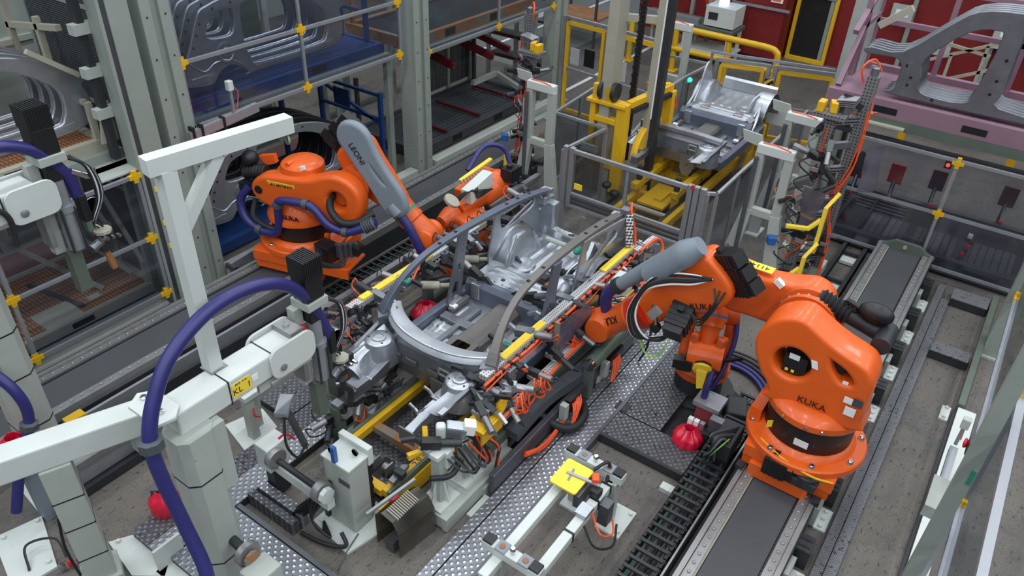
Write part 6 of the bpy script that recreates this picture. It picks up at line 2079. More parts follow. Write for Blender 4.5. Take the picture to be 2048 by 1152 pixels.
fence('enclosure side fence with smoky panes running back from the lift gate beside the white stands',
      [((x, 3.10, 0), (x, 3.10, 1.5)) for x in (9.72, 10.55, 11.6, 12.7, 13.75)] + [((9.62, 3.2, 0), (9.62, 3.2, 1.5))],
      [((9.70, 3.10, 1.5), (13.8, 3.10, 1.5)), ((9.62, 3.25, 1.5), (9.72, 3.10, 1.5)), ((9.70, 3.10, .12), (13.8, 3.10, .12))],
      [glass((a + .03, 3.10), (b_ - .03, 3.10), .14, 1.47) for a, b_ in ((9.72, 10.55), (10.55, 11.6), (11.6, 12.7), (12.7, 13.75))])
fence('enclosure fence jogging outward left of the lift gate with clear panes',
      [((9.6, 5.62, 0), (9.6, 5.62, 1.5)), ((10.75, 5.50, 0), (10.75, 5.50, 1.5)), ((10.78, 6.52, 0), (10.78, 6.52, 1.5)), ((11.8, 6.62, 0), (11.8, 6.62, 1.5))],
      [((9.62, 5.60, 1.5), (10.75, 5.50, 1.5)), ((10.75, 5.50, 1.5), (10.78, 6.52, 1.5)), ((10.4, 6.50, 1.5), (13.3, 6.70, 1.5)), ((10.4, 6.50, .15), (13.3, 6.70, .15))],
      [glass((9.65, 5.6), (10.7, 5.52), .3, 1.47), glass((10.76, 5.55), (10.78, 6.48), .3, 1.47), glass((10.82, 6.53), (11.77, 6.61), .2, 1.47), glass((11.83, 6.62), (13.2, 6.70), .2, 1.47)], pm='pane2')
fence('rear enclosure fence of aluminium rails around the lifting conveyor beneath the green lamp',
      [((13.95, 5.56, 0), (13.95, 5.56, 1.5)), ((15.05, 5.50, 0), (15.05, 5.50, 1.75)), ((14.96, 6.5, 0), (14.96, 6.5, 1.5)), ((13.0, 5.56, 0), (13.0, 5.56, 1.5))],
      [((13.0, 5.56, 1.5), (13.95, 5.56, 1.5)), ((13.95, 5.56, 1.5), (15.05, 5.50, 1.5)), ((15.05, 5.5, 1.5), (14.96, 6.5, 1.5)), ((15.05, 5.5, 1.75), (15.6, 3.2, 1.75))],
      [glass((13.03, 5.56), (13.92, 5.56), .2, 1.47), glass((13.98, 5.56), (15.0, 5.5), .2, 1.47)], pm='pane2')
t = thing('signal_lamp', 'green glowing signal lamp on the enclosure corner behind the silver underbody', 'lamp', (14.3, 5.62, 0))
MB().box(14.26, 14.34, 5.60, 5.68, 0, 1.30).obj('lamp_post', 'grey', t)
MB().ball((14.28, 5.58, 1.36), (.05, .05, .05), 10).obj('lamp_lens', 'lampg', t)


def yellow_gate(label, a, b_, h, signs=()):
    """door leaf: aluminium frame with a yellow inner frame and mid rail"""
    a, b_ = V(a), V(b_)
    t = thing('safety_gate', label, 'gate', tuple(a))
    d = (b_ - a).normalized()
    nrm = d.cross(Z)
    for p in (a, b_):
        MB().bar(p, p + Z * (h + .12), .07).obj('gate_post', 'alu', t)
    MB().bar(a + Z * (h + .10), b_ + Z * (h + .10), .06).obj('top_rail', 'alu', t)
    a2, b2 = a + d * .10, b_ - d * .10
    b = MB()
    for p in (a2, b2):
        b.bar(p + Z * .1, p + Z * h, .07)
    b.bar(a2 + Z * h, b2 + Z * h, .07).bar(a2 + Z * .12, b2 + Z * .12, .07)
    b.obj('yellow_frame', 'yellow', t)
    MB().bar(a2 + Z * h * .52, b2 + Z * h * .52, .05).obj('mid_rail', 'alu', t)
    MB().add([a2 + Z * .15, b2 + Z * .15, b2 + Z * (h - .03), a2 + Z * (h - .03)], [(0, 1, 2, 3)]).obj('gate_pane', 'pane2', t)
    for (f, z, w_, hh, m) in signs:
        c = a + d * f + Z * z - nrm * .02
        if nrm.x > 0:
            c = a + d * f + Z * z - nrm * .02
        b = MB().bar(c - d * w_ / 2, c + d * w_ / 2, .012, hh)
        b.obj('sign_plate', m, t)
    return t


yellow_gate('yellow framed safety gate with black and white sign plates left of the lift mast', (14.1, 8.45, 0), (14.0, 7.35, 0), 2.0, ((.30, 1.32, .22, .34, 'paper'), (.68, 1.36, .26, .36, 'black')))
yellow_gate('yellow framed safety gate with a white sheet directly left of the lift mast', (13.98, 7.30, 0), (13.85, 6.1, 0), 2.0, ((.32, 1.30, .28, .40, 'paper'),))
yellow_gate('low yellow framed gate behind the silver underbody', (15.15, 5.40, 0), (15.45, 4.42, 0), 1.5)
t = yellow_gate('low yellow framed gate beside the tall pale column', (15.5, 4.30, 0), (15.85, 3.15, 0), 1.5)
s = MB().box(15.40, 15.56, 4.28, 4.44, 0, 1.35)
single(s, 'hazard_post', 'hazard', 'black and yellow striped post between the two low yellow gates', 'post')
s = MB().box(15.2, 15.22, 3.75, 4.15, .55, .95)
single(s, 'notice_sheet', 'paper', 'white notice sheet on the low yellow gate right of the silver underbody', 'notice')
t = thing('safety_railing', 'thick yellow tubular guard railing before the red wall', 'railing', (18.4, 7, 0))
MB().tube([(18.4, 9.6, 1.1), (18.4, 8, 1.1), (18.35, 6, 1.1), (18.3, 5.35, 1.1), (18.3, 5.16, 1.04), (18.3, 5.1, .9), (18.3, 5.1, .3), (18.3, 5.1, 0)], .075, 12, 6).obj('top_tube', 'yellow', t)
MB().tube([(18.4, 9.6, .58), (18.35, 6, .58), (18.3, 5.1, .58)], .07, 12, 0).obj('middle_tube', 'yellow', t)
for y in (9.0, 7.75, 6.35):
    MB().cyl((18.4, y, 0), (18.4, y, 1.1), .075, n=14).obj('tube_post', 'yellow', t)
    MB().box(18.25, 18.55, y - .15, y + .15, 0, .03).obj('foot_plate', 'yellow', t)
# ---- lift
t = thing('car_lift', 'yellow lift carriage with wheels on tall cream twin masts beside the enclosure', 'lift', (11.2, 5.5, 0))
b = MB().prism([(-.09, -.16), (.09, -.16), (.09, .16), (.03, .16), (.03, .08), (-.03, .08), (-.03, .16), (-.09, .16)], (11.06, 5.66, 0), Y, X, Z * 6)
b.obj('mast', 'cream', t)
MB().box(11.36, 11.50, 5.02, 5.14, 0, 6).obj('mast', 'cream', t)
MB().box(11.38, 11.52, 4.90, 5.00, 0, 6).obj('mast_back', 'dark', t)
MB().box(11.355, 11.375, 5.0, 5.02, 1.6, 6).obj('white_strip', 'paper', t)
b = MB()
for k in range(70):
    z = .8 + .07 * k
    b.box(11.24, 11.30, 5.30, 5.39 + .012 * (k % 2), z, z + .06)
b.obj('lift_chain', 'black', t)
MB().bar((11.2, 5.6, 3.2), (11.44, 5.1, 3.2), .09, .11).obj('mast_bridge', 'cream', t)
b = MB()
b.box(10.88, 11.02, 5.82, 5.92, .72, 1.86).box(10.88, 11.02, 5.22, 5.42, .30, 1.92)
b.box(10.88, 11.02, 5.42, 5.82, 1.52, 1.62).box(10.88, 11.02, 5.42, 5.82, .72, .84).box(10.84, 11.10, 5.26, 5.98, 1.84, 1.90)
b.obj('carriage_frame', 'yellow', t, .01)
for y in (5.84, 5.60):
    MB().box(10.90, 11.0, y - .06, y + .06, 1.90, 2.14).obj('wheel_bracket', 'yellow', t)
    MB().lathe((10.96, y - .09, 2.06), Y, [(-.03, .10), (-.03, .155), (.03, .155), (.03, .10)], 24).obj('guide_wheel', 'dark', t)
MB().lathe((11.55, 5.02, 2.3), Y, [(-.03, .10), (-.03, .15), (.03, .15), (.03, .10)], 24).obj('guide_wheel', 'dark', t)
MB().box(11.50, 11.60, 4.94, 5.10, 2.02, 2.36).obj('wheel_bracket', 'yellow', t)
MB().bar((11.0, 5.26, 1.90), (12.05, 5.02, 1.98), .12, .10).obj('cross_beam', 'yellow', t)
MB().bar((11.0, 5.20, 1.80), (12.02, 4.96, 1.88), .08, .08).obj('chain_guide', 'dark', t)
MB().bar((12.05, 5.02, 1.98), (11.7, 5.3, 2.02), .12, .10).obj('cross_beam', 'yellow', t)
MB().box(11.95, 12.10, 4.92, 5.20, .5, 1.92).obj('carriage_arm', 'yellow', t, .01)
MB().plate(sm2([(.0, 0), (.7, 0), (.9, .3), (.8, .62), (.3, .6), (0, .35)], 3), [], (11.1, 5.1, .85), X, Z, .12, .02).obj('lift_fork', 'yellow', t)
MB().box(10.80, 10.86, 5.66, 5.98, .98, 1.10).obj('white_shelf', 'white', t)
MB().box(10.9, 11.5, 5.45, 5.75, .02, .72).obj('mast_foot', 'cream', t, .01)
MB().tube([(12.02, 4.95, 1.9), (12.1, 4.9, 1.7), (12.08, 4.95, 1.5)], .015, 6).obj('cable', 'cable', t)
t = thing('lifting_conveyor', 'yellow lifting conveyor table under the bare underbody with pale cross roller', 'conveyor', (11.5, 4.5, 0))
for y in (4.95, 4.08):
    MB().box(10.25, 13.6, y - .05, y + .05, .25, .40).obj('side_beam', 'yellow', t, .008)
for x in (10.3, 11.2, 12.2, 13.2):
    MB().box(x - .06, x + .06, 4.13, 4.90, .24, .36).obj('cross_beam', 'yellow', t, .008)
MB().cyl((10.55, 4.15, .40), (10.55, 4.82, .40), .045, n=14).obj('cross_roller', 'cream', t)
MB().box(10.75, 11.6, 4.30, 4.78, .36, .40).obj('table_plate', 'yellow', t)
MB().box(10.95, 11.35, 4.42, 4.56, .40, .44).obj('table_block', 'yellow', t)
MB().box(10.3, 13.5, 4.12, 4.18, .36, .42).obj('guide_strip', 'dark', t)
MB().box(10.85, 13.9, 4.86, 4.98, .52, .64).obj('upper_beam', 'yellow', t, .008)
MB().box(10.95, 13.9, 4.16, 4.28, .52, .64).obj('upper_beam', 'yellow', t, .008)
for x in (11.05, 12.4, 13.7):
    for y in (4.92, 4.22):
        MB().box(x - .05, x + .05, y - .05, y + .05, .0, .52).obj('support_leg', 'yellow', t)
        MB().box(x - .04, x + .04, y - .04, y + .04, .64, .88).obj('pin_post', 'dark', t)
for x in (13.4, 13.9):
    MB().prism([(0, .2), (.3, .2), (.3, .9), (.2, .9), (.12, .6), (0, .6)], (x, 3.86, 0), X, Z, Y * .06).obj('side_arm', 'yellow', t)
MB().box(10.2, 10.3, 4.5, 4.6, 0, .24).obj('front_leg', 'yellow', t)
for k, (x, y) in enumerate(((10.35, 5.02), (10.4, 5.20))):
    MB().ball((x, y, .62 + .08 * k), (.09, .08, .06), 10).obj('black_motor', 'black', t)
MB().tube([(10.2, 4.55, .24), (10.0, 4.6, .05), (9.85, 4.55, .0)], .03, 8).obj('yellow_hose', 'yellow', t)
# ---- equipment before the red wall
t = thing('welding_cabinet', 'white control box with screen on a grey roller bench before the red wall', 'cabinet', (19.9, 7.3, 0))
MB().box(19.6, 20.3, 6.75, 7.55, .95, 1.45).obj('control_box', 'white', t, .01)
MB().box(19.59, 19.6, 7.2, 7.45, 1.12, 1.3).obj('dark_panel', 'dark', t)
MB().box(19.8, 20.0, 7.1, 7.3, 1.45, 1.85).obj('screen', 'lampw', t)
MB().box(19.5, 20.4, 6.7, 9.4, .82, .92).obj('bench_top', 'greend', t)
MB().box(19.6, 19.8, 7.7, 9.3, .92, 1.05).obj('bench_roller', 'alu', t)
for y in (6.8, 8.0, 9.3):
    for x in (19.55, 20.35):
        MB().box(x - .04, x + .04, y - .04, y + .04, 0, .82).obj('bench_leg', 'white', t)
MB().box(19.5, 20.4, 6.7, 8.2, .25, .3).obj('lower_shelf', 'white', t)
t = thing('switch_cabinet', 'red switch cabinet with small white display panel left of the black door', 'cabinet', (21, 6.3, 0))
MB().box(20.7, 21.35, 5.85, 6.95, .12, 2.6).obj('cabinet_shell', 'wallred', t)
MB().box(20.66, 20.7, 5.95, 6.25, 1.55, 2.0).obj('display_panel', 'paper', t)
MB().box(20.64, 20.66, 6.05, 6.15, 1.72, 1.92).obj('display', 'lampw', t)
MB().box(20.64, 20.66, 6.0, 6.22, 1.6, 1.66).obj('orange_button', 'cable', t)
MB().bar((20.6, 7.2, 0), (20.6, 7.2, 2.6), .08).obj('cabinet_post', 'alu', t)
MB().bar((20.6, 5.7, 1.4), (20.6, 7.2, 1.4), .06).obj('guard_rail', 'alu', t)
for x in (20.75, 21.25):
    MB().box(x - .04, x + .04, 5.9, 6.9, 0, .12).obj('cabinet_foot', 'black', t)
t = thing('control_pendant', 'narrow grey control column with red buttons before the red wall', 'control column', (20.5, 7.75, 0))
MB().box(20.45, 20.55, 7.7, 7.8, 0, 1.2).obj('column_post', 'grey', t)
MB().box(20.38, 20.5, 7.62, 7.88, 1.2, 1.9).obj('pendant_box', 'grey', t, .01)
for z, y in ((1.35, 7.85), (1.35, 7.66)):
    MB().lathe((20.38, y, z), -X, [(0, .05), (.04, .05)], 12).obj('red_button', 'red', t)
t = thing('parts_bench', 'grey wire frame bench with trays far behind the mast', 'bench', (19, 10.5, 0))
for x in (18.6, 19.6):
    for y in (10.2, 11.6):
        MB().box(x - .03, x + .03, y - .03, y + .03, 0, 1.5).obj('bench_leg', 'alud', t)
MB().box(18.55, 19.65, 10.15, 11.65, .7, .76).obj('bench_board', 'rust', t)
MB().bar((18.6, 10.2, 1.5), (18.6, 11.6, 1.5), .05).obj('bench_rail', 'alud', t)
MB().bar((19.6, 10.2, 1.5), (19.6, 11.6, 1.5), .05).obj('bench_rail', 'alud', t)
s = MB().box(16, 26, 10.6, 16, 0, .004)
single(s, 'floor_coating', mat('shiny floor coat', (120, 122, 120), .22, 0, .1, .8, bump=.05, bscale=6), 'shiny sealed floor strip beyond the yellow gates at the top of the picture', 'floor marking')
for k, y in enumerate((9.0, 12.4)):
    s = MB().box(14.8, 24, y, y + .1, .0, .006)
    single(s, 'floor_line', 'paper', ('white floor line beyond the yellow gates', 'second white floor line at the far top edge')[k], 'floor marking')
for k, (x, y) in enumerate(((17.5, 1.9), (17.2, -.2))):
    t = thing('safety_railing', ('yellow bent railing seen through the pink rack, left one', 'yellow bent railing seen through the pink rack, right one')[k], 'railing', (x, y, 0))
    MB().tube([(x, y, 0), (x, y, .8), (x, y - .05, .95), (x, y - .2, 1.0), (x, y - 1.5, 1.0)], .08, 12, 6).obj('tube', 'yellow', t)
t = thing('stair_railing', 'pale stair railing seen through the door opening of the grey body sides', 'stairs', (18.5, 1.2, 0))
for k in range(3):
    MB().bar((18.5, 2.2, .3 + .55 * k), (18.5, .4, 1.2 + .55 * k), .06).obj('stair_rail', 'cream', t)
for y in (2.2, 1.6, 1.0, .4):
    MB().bar((18.5, y, 0), (18.5, y, 2.3 - (y - .4) * .5), .06).obj('stair_post', 'cream', t)
MB().bar((18.5, 2.2, 1.4), (18.5, 1.8, 1.9), .06).bar((18.5, 1.8, 1.9), (18.5, .9, 1.8), .06).obj('hand_rail', 'cream', t)
for k, (y, z, w_, h) in enumerate(((3.2, 1.5, .5, .4), (2.4, 2.5, .6, .5), (.8, 1.3, .7, .9), (.0, 1.2, .7, 1.0), (2.2, .9, .6, .4), (1.5, 3.0, .5, .35))):
    t = thing('notice_board', ('pale notice board on the red wall behind the pink rack, left of the stairs', 'grey notice board high on the red wall behind the pink rack', 'pale cabinet front on the red wall behind the second door opening', 'pale cabinet front furthest right on the red wall', 'low white notice board on the red wall behind the grey body sides', 'topmost pale notice board on the red wall at the picture edge')[k], 'board', (21.3, y, z))
    MB().box(21.24, 21.30, y - w_ / 2, y + w_ / 2, z, z + h).obj('board', 'pale', t)
    MB().box(21.235, 21.24, y - w_ * .3, y + w_ * .3, z + h * .3, z + h * .7).obj('sheet', 'paper', t)

# ================================================================ tooling: stands, gripper towers, clamps
def dots(name, a, dark, sp):
    m, nt, b, N, L = nodes(name)
    tc = N.new('ShaderNodeTexCoord')
    sc_ = N.new('ShaderNodeVectorMath')
    sc_.operation = 'SCALE'
    sc_.inputs['Scale'].default_value = 1 / sp
    L.new(tc.outputs['Object'], sc_.inputs[0])
    fr = N.new('ShaderNodeVectorMath')
    fr.operation = 'FRACTION'
    L.new(sc_.outputs[0], fr.inputs[0])
    su = N.new('ShaderNodeVectorMath')
    su.operation = 'SUBTRACT'
    su.inputs[1].default_value = (.5, .5, .5)
    L.new(fr.outputs[0], su.inputs[0])
    ge = N.new('ShaderNodeNewGeometry')
    ab = N.new('ShaderNodeVectorMath')
    ab.operation = 'ABSOLUTE'
    L.new(ge.outputs['Normal'], ab.inputs[0])
    one = N.new('ShaderNodeVectorMath')
    one.operation = 'SUBTRACT'
    one.inputs[0].default_value = (1, 1, 1)
    L.new(ab.outputs[0], one.inputs[1])
    ml = N.new('ShaderNodeVectorMath')
    ml.operation = 'MULTIPLY'
    L.new(su.outputs[0], ml.inputs[0])
    L.new(one.outputs[0], ml.inputs[1])
    le = N.new('ShaderNodeVectorMath')
    le.operation = 'LENGTH'
    L.new(ml.outputs[0], le.inputs[0])
    lt = N.new('ShaderNodeMath')
    lt.operation = 'LESS_THAN'
    lt.inputs[1].default_value = .22
    L.new(le.outputs['Value'], lt.inputs[0])
    k = N.new('ShaderNodeMix')
    k.data_type = 'RGBA'
    k.inputs[6].default_value = (*lin(a), 1)
    k.inputs[7].default_value = (*lin(dark), 1)
    L.new(lt.outputs[0], k.inputs[0])
    L.new(k.outputs[2], b.inputs['Base Color'])
    b.inputs['Roughness'].default_value = .45
    b.inputs['Metallic'].default_value = .3
    return m


G['dotw'] = dots('drilled white profile', (192, 194, 194), (40, 40, 44), .036)
G['dotg'] = dots('drilled grey profile', (120, 122, 124), (34, 34, 38), .045)


def stand(label, x, y, s=1., h=2.05, w_=.42):
    """white portal stand: two splayed posts, head and cross bar"""
    t = thing('portal_stand', label, 'stand', (x, y, 0))
    for q in (-1, 1):
        MB().path([(x, y + q * w_ / 2, h), (x, y + q * w_ / 2, h * .52)], .13, .11, X).obj('upper_post', 'pale', t, .008)
        MB().path([(x, y + q * w_ / 2, h * .56), (x - .06, y + q * (w_ / 2 + .16), .02)], [.15, .24], .12, X).obj('splayed_leg', 'pale', t, .008)
        MB().box(x - .2, x + .16, y + q * (w_ / 2 + .16) - .16, y + q * (w_ / 2 + .16) + .16, 0, .03).obj('foot_plate', 'white', t)
    MB().box(x - .065, x + .065, y - w_ / 2 - .055, y + w_ / 2 + .055, h - .02, h + .12).obj('head_beam', 'white', t, .012)
    MB().box(x - .05, x + .05, y - w_ / 2, y + w_ / 2, h * .52, h * .52 + .12).obj('cross_bar', 'pale', t, .008)
    MB().cyl((x - .10, y + s * (w_ / 2 + .02), .35), (x - .10, y + s * (w_ / 2 + .02), h - .06), .032, n=12).obj('grey_pipe', 'ghose', t)
    MB().tube([(x - .06, y - w_ / 2, h + .12), (x - .02, y, h + .14), (x, y + w_ / 2, h + .13)], .010, 6).obj('cable', 'cable', t)
    MB().prism([(0, 0), (.3, .05), (.34, .20), (.06, .18)], (x + .05, y + s * (w_ / 2), h + .02), Y * s, Z, X * .03).obj('angle_bracket', 'pale', t)
    return t


stand('white portal stand with grey pipe left of the lift gate behind the car', 10.3, 6.52, 1)
stand('white portal stand beside the gripper tower on the right, nearest to the big robot', 10.3, 2.58, 1)
stand('second white portal stand behind the gripper tower near the tall pale column', 11.75, 2.66, 1)
stand('far white portal stand behind the lift masts', 14.6, 6.1, 1, 2.2)

RC = random.Random(5)


def clamp(parent, c, ax, s=1., m=('dark', 'galvd', 'black'), cab=True):
    """pneumatic clamp unit: body, cylinder, arm, base block; parts of the parent thing"""
    c, ax = V(c), V(ax).normalized()
    sd = ax.orthogonal().normalized() if abs(ax.z) > .8 else ax.cross(Z).normalized()
    up = sd.cross(ax)
    MB().bar(c - ax * .10 * s, c + ax * .05 * s, .07 * s, .08 * s, up).obj('clamp_body', RC.choice(m), parent, .006)
    MB().cyl(c - ax * .26 * s, c - ax * .10 * s, .032 * s, n=12).obj('clamp_cylinder', RC.choice(('galvd', 'steel', 'dark')), parent)
    MB().path([c + ax * .04 * s, c + ax * .10 * s + up * .05 * s, c + ax * .20 * s + up * .03 * s], .035 * s, .03 * s, sd).obj('clamp_arm', RC.choice(('black', 'galv', 'dark')), parent)
    MB().cbox(c - up * .06 * s, (.09 * s, .09 * s, .05 * s)).obj('clamp_base', RC.choice(('galv', 'alu', 'steel')), parent, .004)
    if cab:
        q = c - ax * .26 * s
        MB().tube([q, q - ax * .06 + up * .05, q - ax * .02 - up * .06 + sd * .06, c - up * .12 * s + sd * .03], .008, 6).obj('cable', RC.choice(('cable', 'rubber', 'rubber', 'ghose')), parent)


def cable_run(parent, pts, r, m='cable', n=1, jit=.02):
    for k in range(n):
        MB().tube([V(p) + V((RC.uniform(-jit, jit), RC.uniform(-jit, jit), RC.uniform(-jit, jit))) for p in pts], r, 7).obj('cable', m, parent)


def tower(label, x, y, h, sgn, seed, yellow=True):
    """vertical side-frame gripper: drilled posts, rungs, clamps, orange cables"""
    RC.seed(seed)
    t = thing('gripper_tower', label, 'gripper', (x, y, 0))
    for q, hh in ((0, h - .55), (.34, h)):
        MB().box(x + q - .06, x + q + .06, y - sgn * q * .9 - .07, y - sgn * q * .9 + .07, .3, hh).obj('drilled_post', 'dotg', t)
    for k in range(7):
        z = .5 + (h - 1.1) * k / 6
        MB().bar((x, y, z), (x + .34, y - sgn * .31, z), .07, .09).obj('rung', 'galvd' if k % 2 else 'dotg', t)
    MB().box(x + .30, x + .60, y - sgn * .31 - .10, y - sgn * .31 + .10, 0, .3).obj('tower_foot', 'pale', t)
    MB().box(x - .1, x + .2, y - .12, y + .12, 0, .3).obj('tower_foot', 'dark', t)
    for k in range(13):
        z = .35 + (h - .75) * k / 12 + RC.uniform(-.06, .06)
        q = RC.choice((0, 0, .34))
        if q == 0:
            z = min(z, h - .7)
        d = V((RC.uniform(-.6, .2), RC.uniform(-1, 1), RC.uniform(-.3, .4)))
        clamp(t, V((x + q - .10, y - sgn * q * .9 + RC.uniform(-.10, .16) * sgn, z)), d, RC.uniform(1.0, 1.5), RC.choice((('dark', 'galvd', 'black'), ('greend', 'dark', 'alud'), ('black', 'black', 'dark'))))
    for k in range(8):
        z = .4 + (h - 1.2) * k / 7 + RC.uniform(-.05, .05)
        MB().tube([(x - .08, y + sgn * .06, z), (x - .24, y + sgn * (.16 + RC.uniform(0, .1)), z - .1), (x - .18, y + sgn * .02, z - .26), (x - .06, y - sgn * .04, z - .3)], .012, 6).obj('hose', RC.choice(('rubber', 'rubber', 'ghose', 'greend')), t)
    c0 = [(x + .20, y - sgn * .40, .2), (x + .22, y - sgn * .36, h * .28), (x + .14, y - sgn * .26, h * .45), (x + .25, y - sgn * .38, h * .62), (x + .28, y - sgn * .40, h * .82), (x + .34, y - sgn * .34, h - .05)]
    cable_run(t, c0, .009, 'cable', 3, .03)
    cable_run(t, [(x - .07, y + .05, .5), (x - .09, y - sgn * .12, h * .3), (x - .08, y + .03, h * .5), (x - .07, y, h - .7)], .010, 'cable', 2, .04)
    # head
    MB().cbox((x - .02, y + sgn * .02, h - .50), (.26, .42, .06)).obj('head_plate', 'dotg', t)
    for k in range(3):
        MB().cbox((x - .04 + .06 * k, y + sgn * (.16 - .14 * k), h - .40), (.16, .09, .14), rot(Z, 20 * k)).obj('head_clamp', 'yellow' if k < 2 else 'galvd', t, .01)
    for k in range(4):
        MB().cbox((x + .10, y - sgn * .12, h - .36 + .025 * k), (.22, .24, .012), rot(X, -10 * sgn)).obj('head_sheet', 'galv', t)
    MB().lathe((x + .34, y - sgn * .30, h), Z, [(0, .05), (.10, .05), (.12, .03)], 12).obj('post_head', 'galvd', t)
    MB().tube([(x + .30, y - sgn * .2, h - .1), (x + .24, y - sgn * .15, h + .1), (x + .36, y - sgn * .25, h + .2), (x + .42, y - sgn * .36, h + .05)], .014, 6).obj('cable', 'cable', t)
    return t


t = tower('tall drilled gripper tower wrapped in orange cables before the far fence on the right', 10.45, 2.02, 3.25, 1, 21)
for k, (x, y, z) in enumerate(((10.25, 1.72, 1.35), (10.05, 1.78, .62))):
    MB().path([(x, y, z - .55), (x, y, z + .18), (x + .12, y - .10, z + .38)], .09, .05, Y, 0).obj('yellow_arm', 'ybar', t, .006)
    MB().path([(x, y + .02, z - .02), (x - .10, y + .14, z - .16), (x - .22, y + .42, z - .16)], .06, .05, Z, 0).obj('yellow_arm', 'ybar', t, .006)
rw = [[(10.2 + .02 * i + .10 * math.sin(i * .9) * .3, 2.06 - .26 * j / 4 + .03 * math.sin(i + j), 1.75 - .11 * i + .02 * math.sin(3 * j)) for j in range(5)] for i in range(8)]
MB().surf(rw, True, .002).obj('plastic_sheet', 'film', t)
rw = [[(10.9 + .03 * j, 1.52 - .05 * j + .02 * math.sin(i), 2.3 - .12 * i) for j in range(5)] for i in range(7)]
MB().surf(rw, True, .002).obj('plastic_sheet', 'film', t)
MB().lathe((10.86, 1.62, 2.06), V((-.3, -1, .2)), [(0, .13), (.06, .13), (.07, .05)], 16).obj('black_reel', 'black', t)
for k, (x, y, z) in enumerate(((11.30, 1.80, .15), (9.62, 1.76, .08))):
    MB().box(x - .09, x + .09, y - .07, y + .07, z, z + .45).obj('junction_box', 'white', t, .008)
    for q in range(3):
        MB().lathe((x - .09, y - .03 + .03 * q, z + .1 + .05 * q), -X, [(0, .02), (.02, .02)], 8).obj('box_gland', 'dark', t)
MB().cbox((10.10, 2.30, .86), (.12, .12, .12), rot(Z, 30)).obj('blue_block', 'bluep', t, .01)
t = tower('tall drilled gripper tower with hoses before the left track end, beside the white portal stand', 10.75, 7.05, 2.95, -1, 8)
MB().cbox((10.42, 7.32, .95), (.10, .12, .12), rot(Z, 30)).obj('blue_block', 'bluep', t, .01)
MB().cbox((10.35, 7.22, .55), (.04, .10, .26)).obj('yellow_block', 'ybar', t, .006)
MB().box(10.55, 10.60, 6.85, 7.05, 1.2, 1.7).obj('backing_sheet', 'pale', t)
# dark clamp cluster at the foot of the left tower
t = thing('clamp_cluster', 'black clamp and valve cluster on the floor before the gripper tower by the track end', 'clamps', (9.8, 6.75, 0))
MB().box(9.5, 10.2, 6.6, 6.9, 0, .25).obj('cluster_base', 'dark', t)
RC.seed(3)
for k in range(9):
    clamp(t, (9.5 + .08 * k, 6.62 + RC.uniform(0, .3), .34 + RC.uniform(0, .3)), (RC.uniform(-1, 1), RC.uniform(-1, 1), RC.uniform(-.2, .5)), 1.3, ('black', 'dark', 'galvd'))

# ---- tooling frames on both sides of the car
def side_tool(label, y, s, seed):
    RC.seed(seed)
    t = thing('clamping_frame', label, 'clamping frame', (6.5, y, 0))
    MB().box(4.86, 8.36, y - .055, y + .055, 1.13, 1.20).obj('drilled_beam', 'dotw', t)
    for a, b_ in (((5.06, 6.32), (7.3, 8.14)) if s > 0 else ((5.2, 6.0), (7.36, 8.14))):
        b = MB().box(a, b_, y - .045, y + .045, 1.202, 1.222)
        for k in range(int((b_ - a) / .16)):
            b.lathe((a + .08 + .16 * k, y, 1.222), Z, [(0, .012), (.006, .01)], 8)
        b.obj('yellow_cover', 'ybar', t)
    b = MB()
    for k in range(60):
        x = 4.9 + .057 * k
        b.box(x, x + .018, y - .060, y + .060, 1.10, 1.13)
    b.obj('comb_strip', 'dark', t)
    for x in (5.2, 6.35, 7.3, 8.2):
        MB().box(x - .06, x + .06, y + s * .10 - .05, y + s * .10 + .05, .42, 1.12).obj('drilled_post', 'dotg', t)
    MB().box(4.8, 8.4, y + s * .26 - .05, y + s * .26 + .05, .74, .81).obj('lower_beam', 'dotw', t)
    MB().box(4.7, 8.5, y + s * .14 - .09, y + s * .14 + .09, .28, .42).obj('base_beam', 'greend', t, .01)
    for x in (4.9, 6.6, 8.3):
        MB().box(x - .12, x + .12, y + s * .14 - .10, y + s * .14 + .10, 0, .28).obj('base_foot', 'pale', t)
    for k in range(9):
        x = 4.9 + 3.4 * k / 8
        clamp(t, (x + RC.uniform(-.08, .08), y - s * .12, 1.12 + RC.uniform(-.05, .07)), (RC.uniform(-.3, .3), -s, RC.uniform(-.3, .2)), RC.uniform(1.1, 1.5))
    for k in range(8):
        x = 4.95 + 3.3 * k / 7
        clamp(t, (x + RC.uniform(-.08, .08), y + s * .24, .88 + RC.uniform(0, .1)), (RC.uniform(-.6, .6), -s, RC.uniform(-.2, .6)), RC.uniform(1.0, 1.4))
    for z, yy, r_ in ((1.16, y + s * .09, .017), (1.10, y + s * .11, .010), (.84, y + s * .33, .018)):
        cable_run(t, [(4.75 + .42 * k, yy + RC.uniform(-.02, .02), z + RC.uniform(-.025, .025)) for k in range(9)], r_, 'cable', 1, 0)
    b = MB()
    for k in range(24):
        x = 4.8 + .145 * k
        b.cbox((x, y + s * .09, 1.16), (.03, .042, .042))
    b.each('cable_strap', 'black', t)
    for x in (6.5, 7.15):
        MB().bar((x, y - s * .02, 1.02), (x + .06, y - s * .55, .98), .08, .07).obj('swing_arm', 'dark', t, .006)
        MB().prism([(-.12, -.05), (.14, -.08), (.12, .06), (-.05, .09)], (x + .05, y - s * .34, .86), X, Z, Y * .06).obj('arm_plate', 'galvd', t)
        MB().lathe((x, y - s * .08, 1.08), Z, [(-.05, .05), (.10, .05), (.10, .03), (.06, .03)], 14).obj('pivot_tube', 'galvd', t)
        clamp(t, (x + .06, y - s * .58, 1.0), (0, -s, -.5), 1.3, ('black', 'dark', 'black'))
    return t


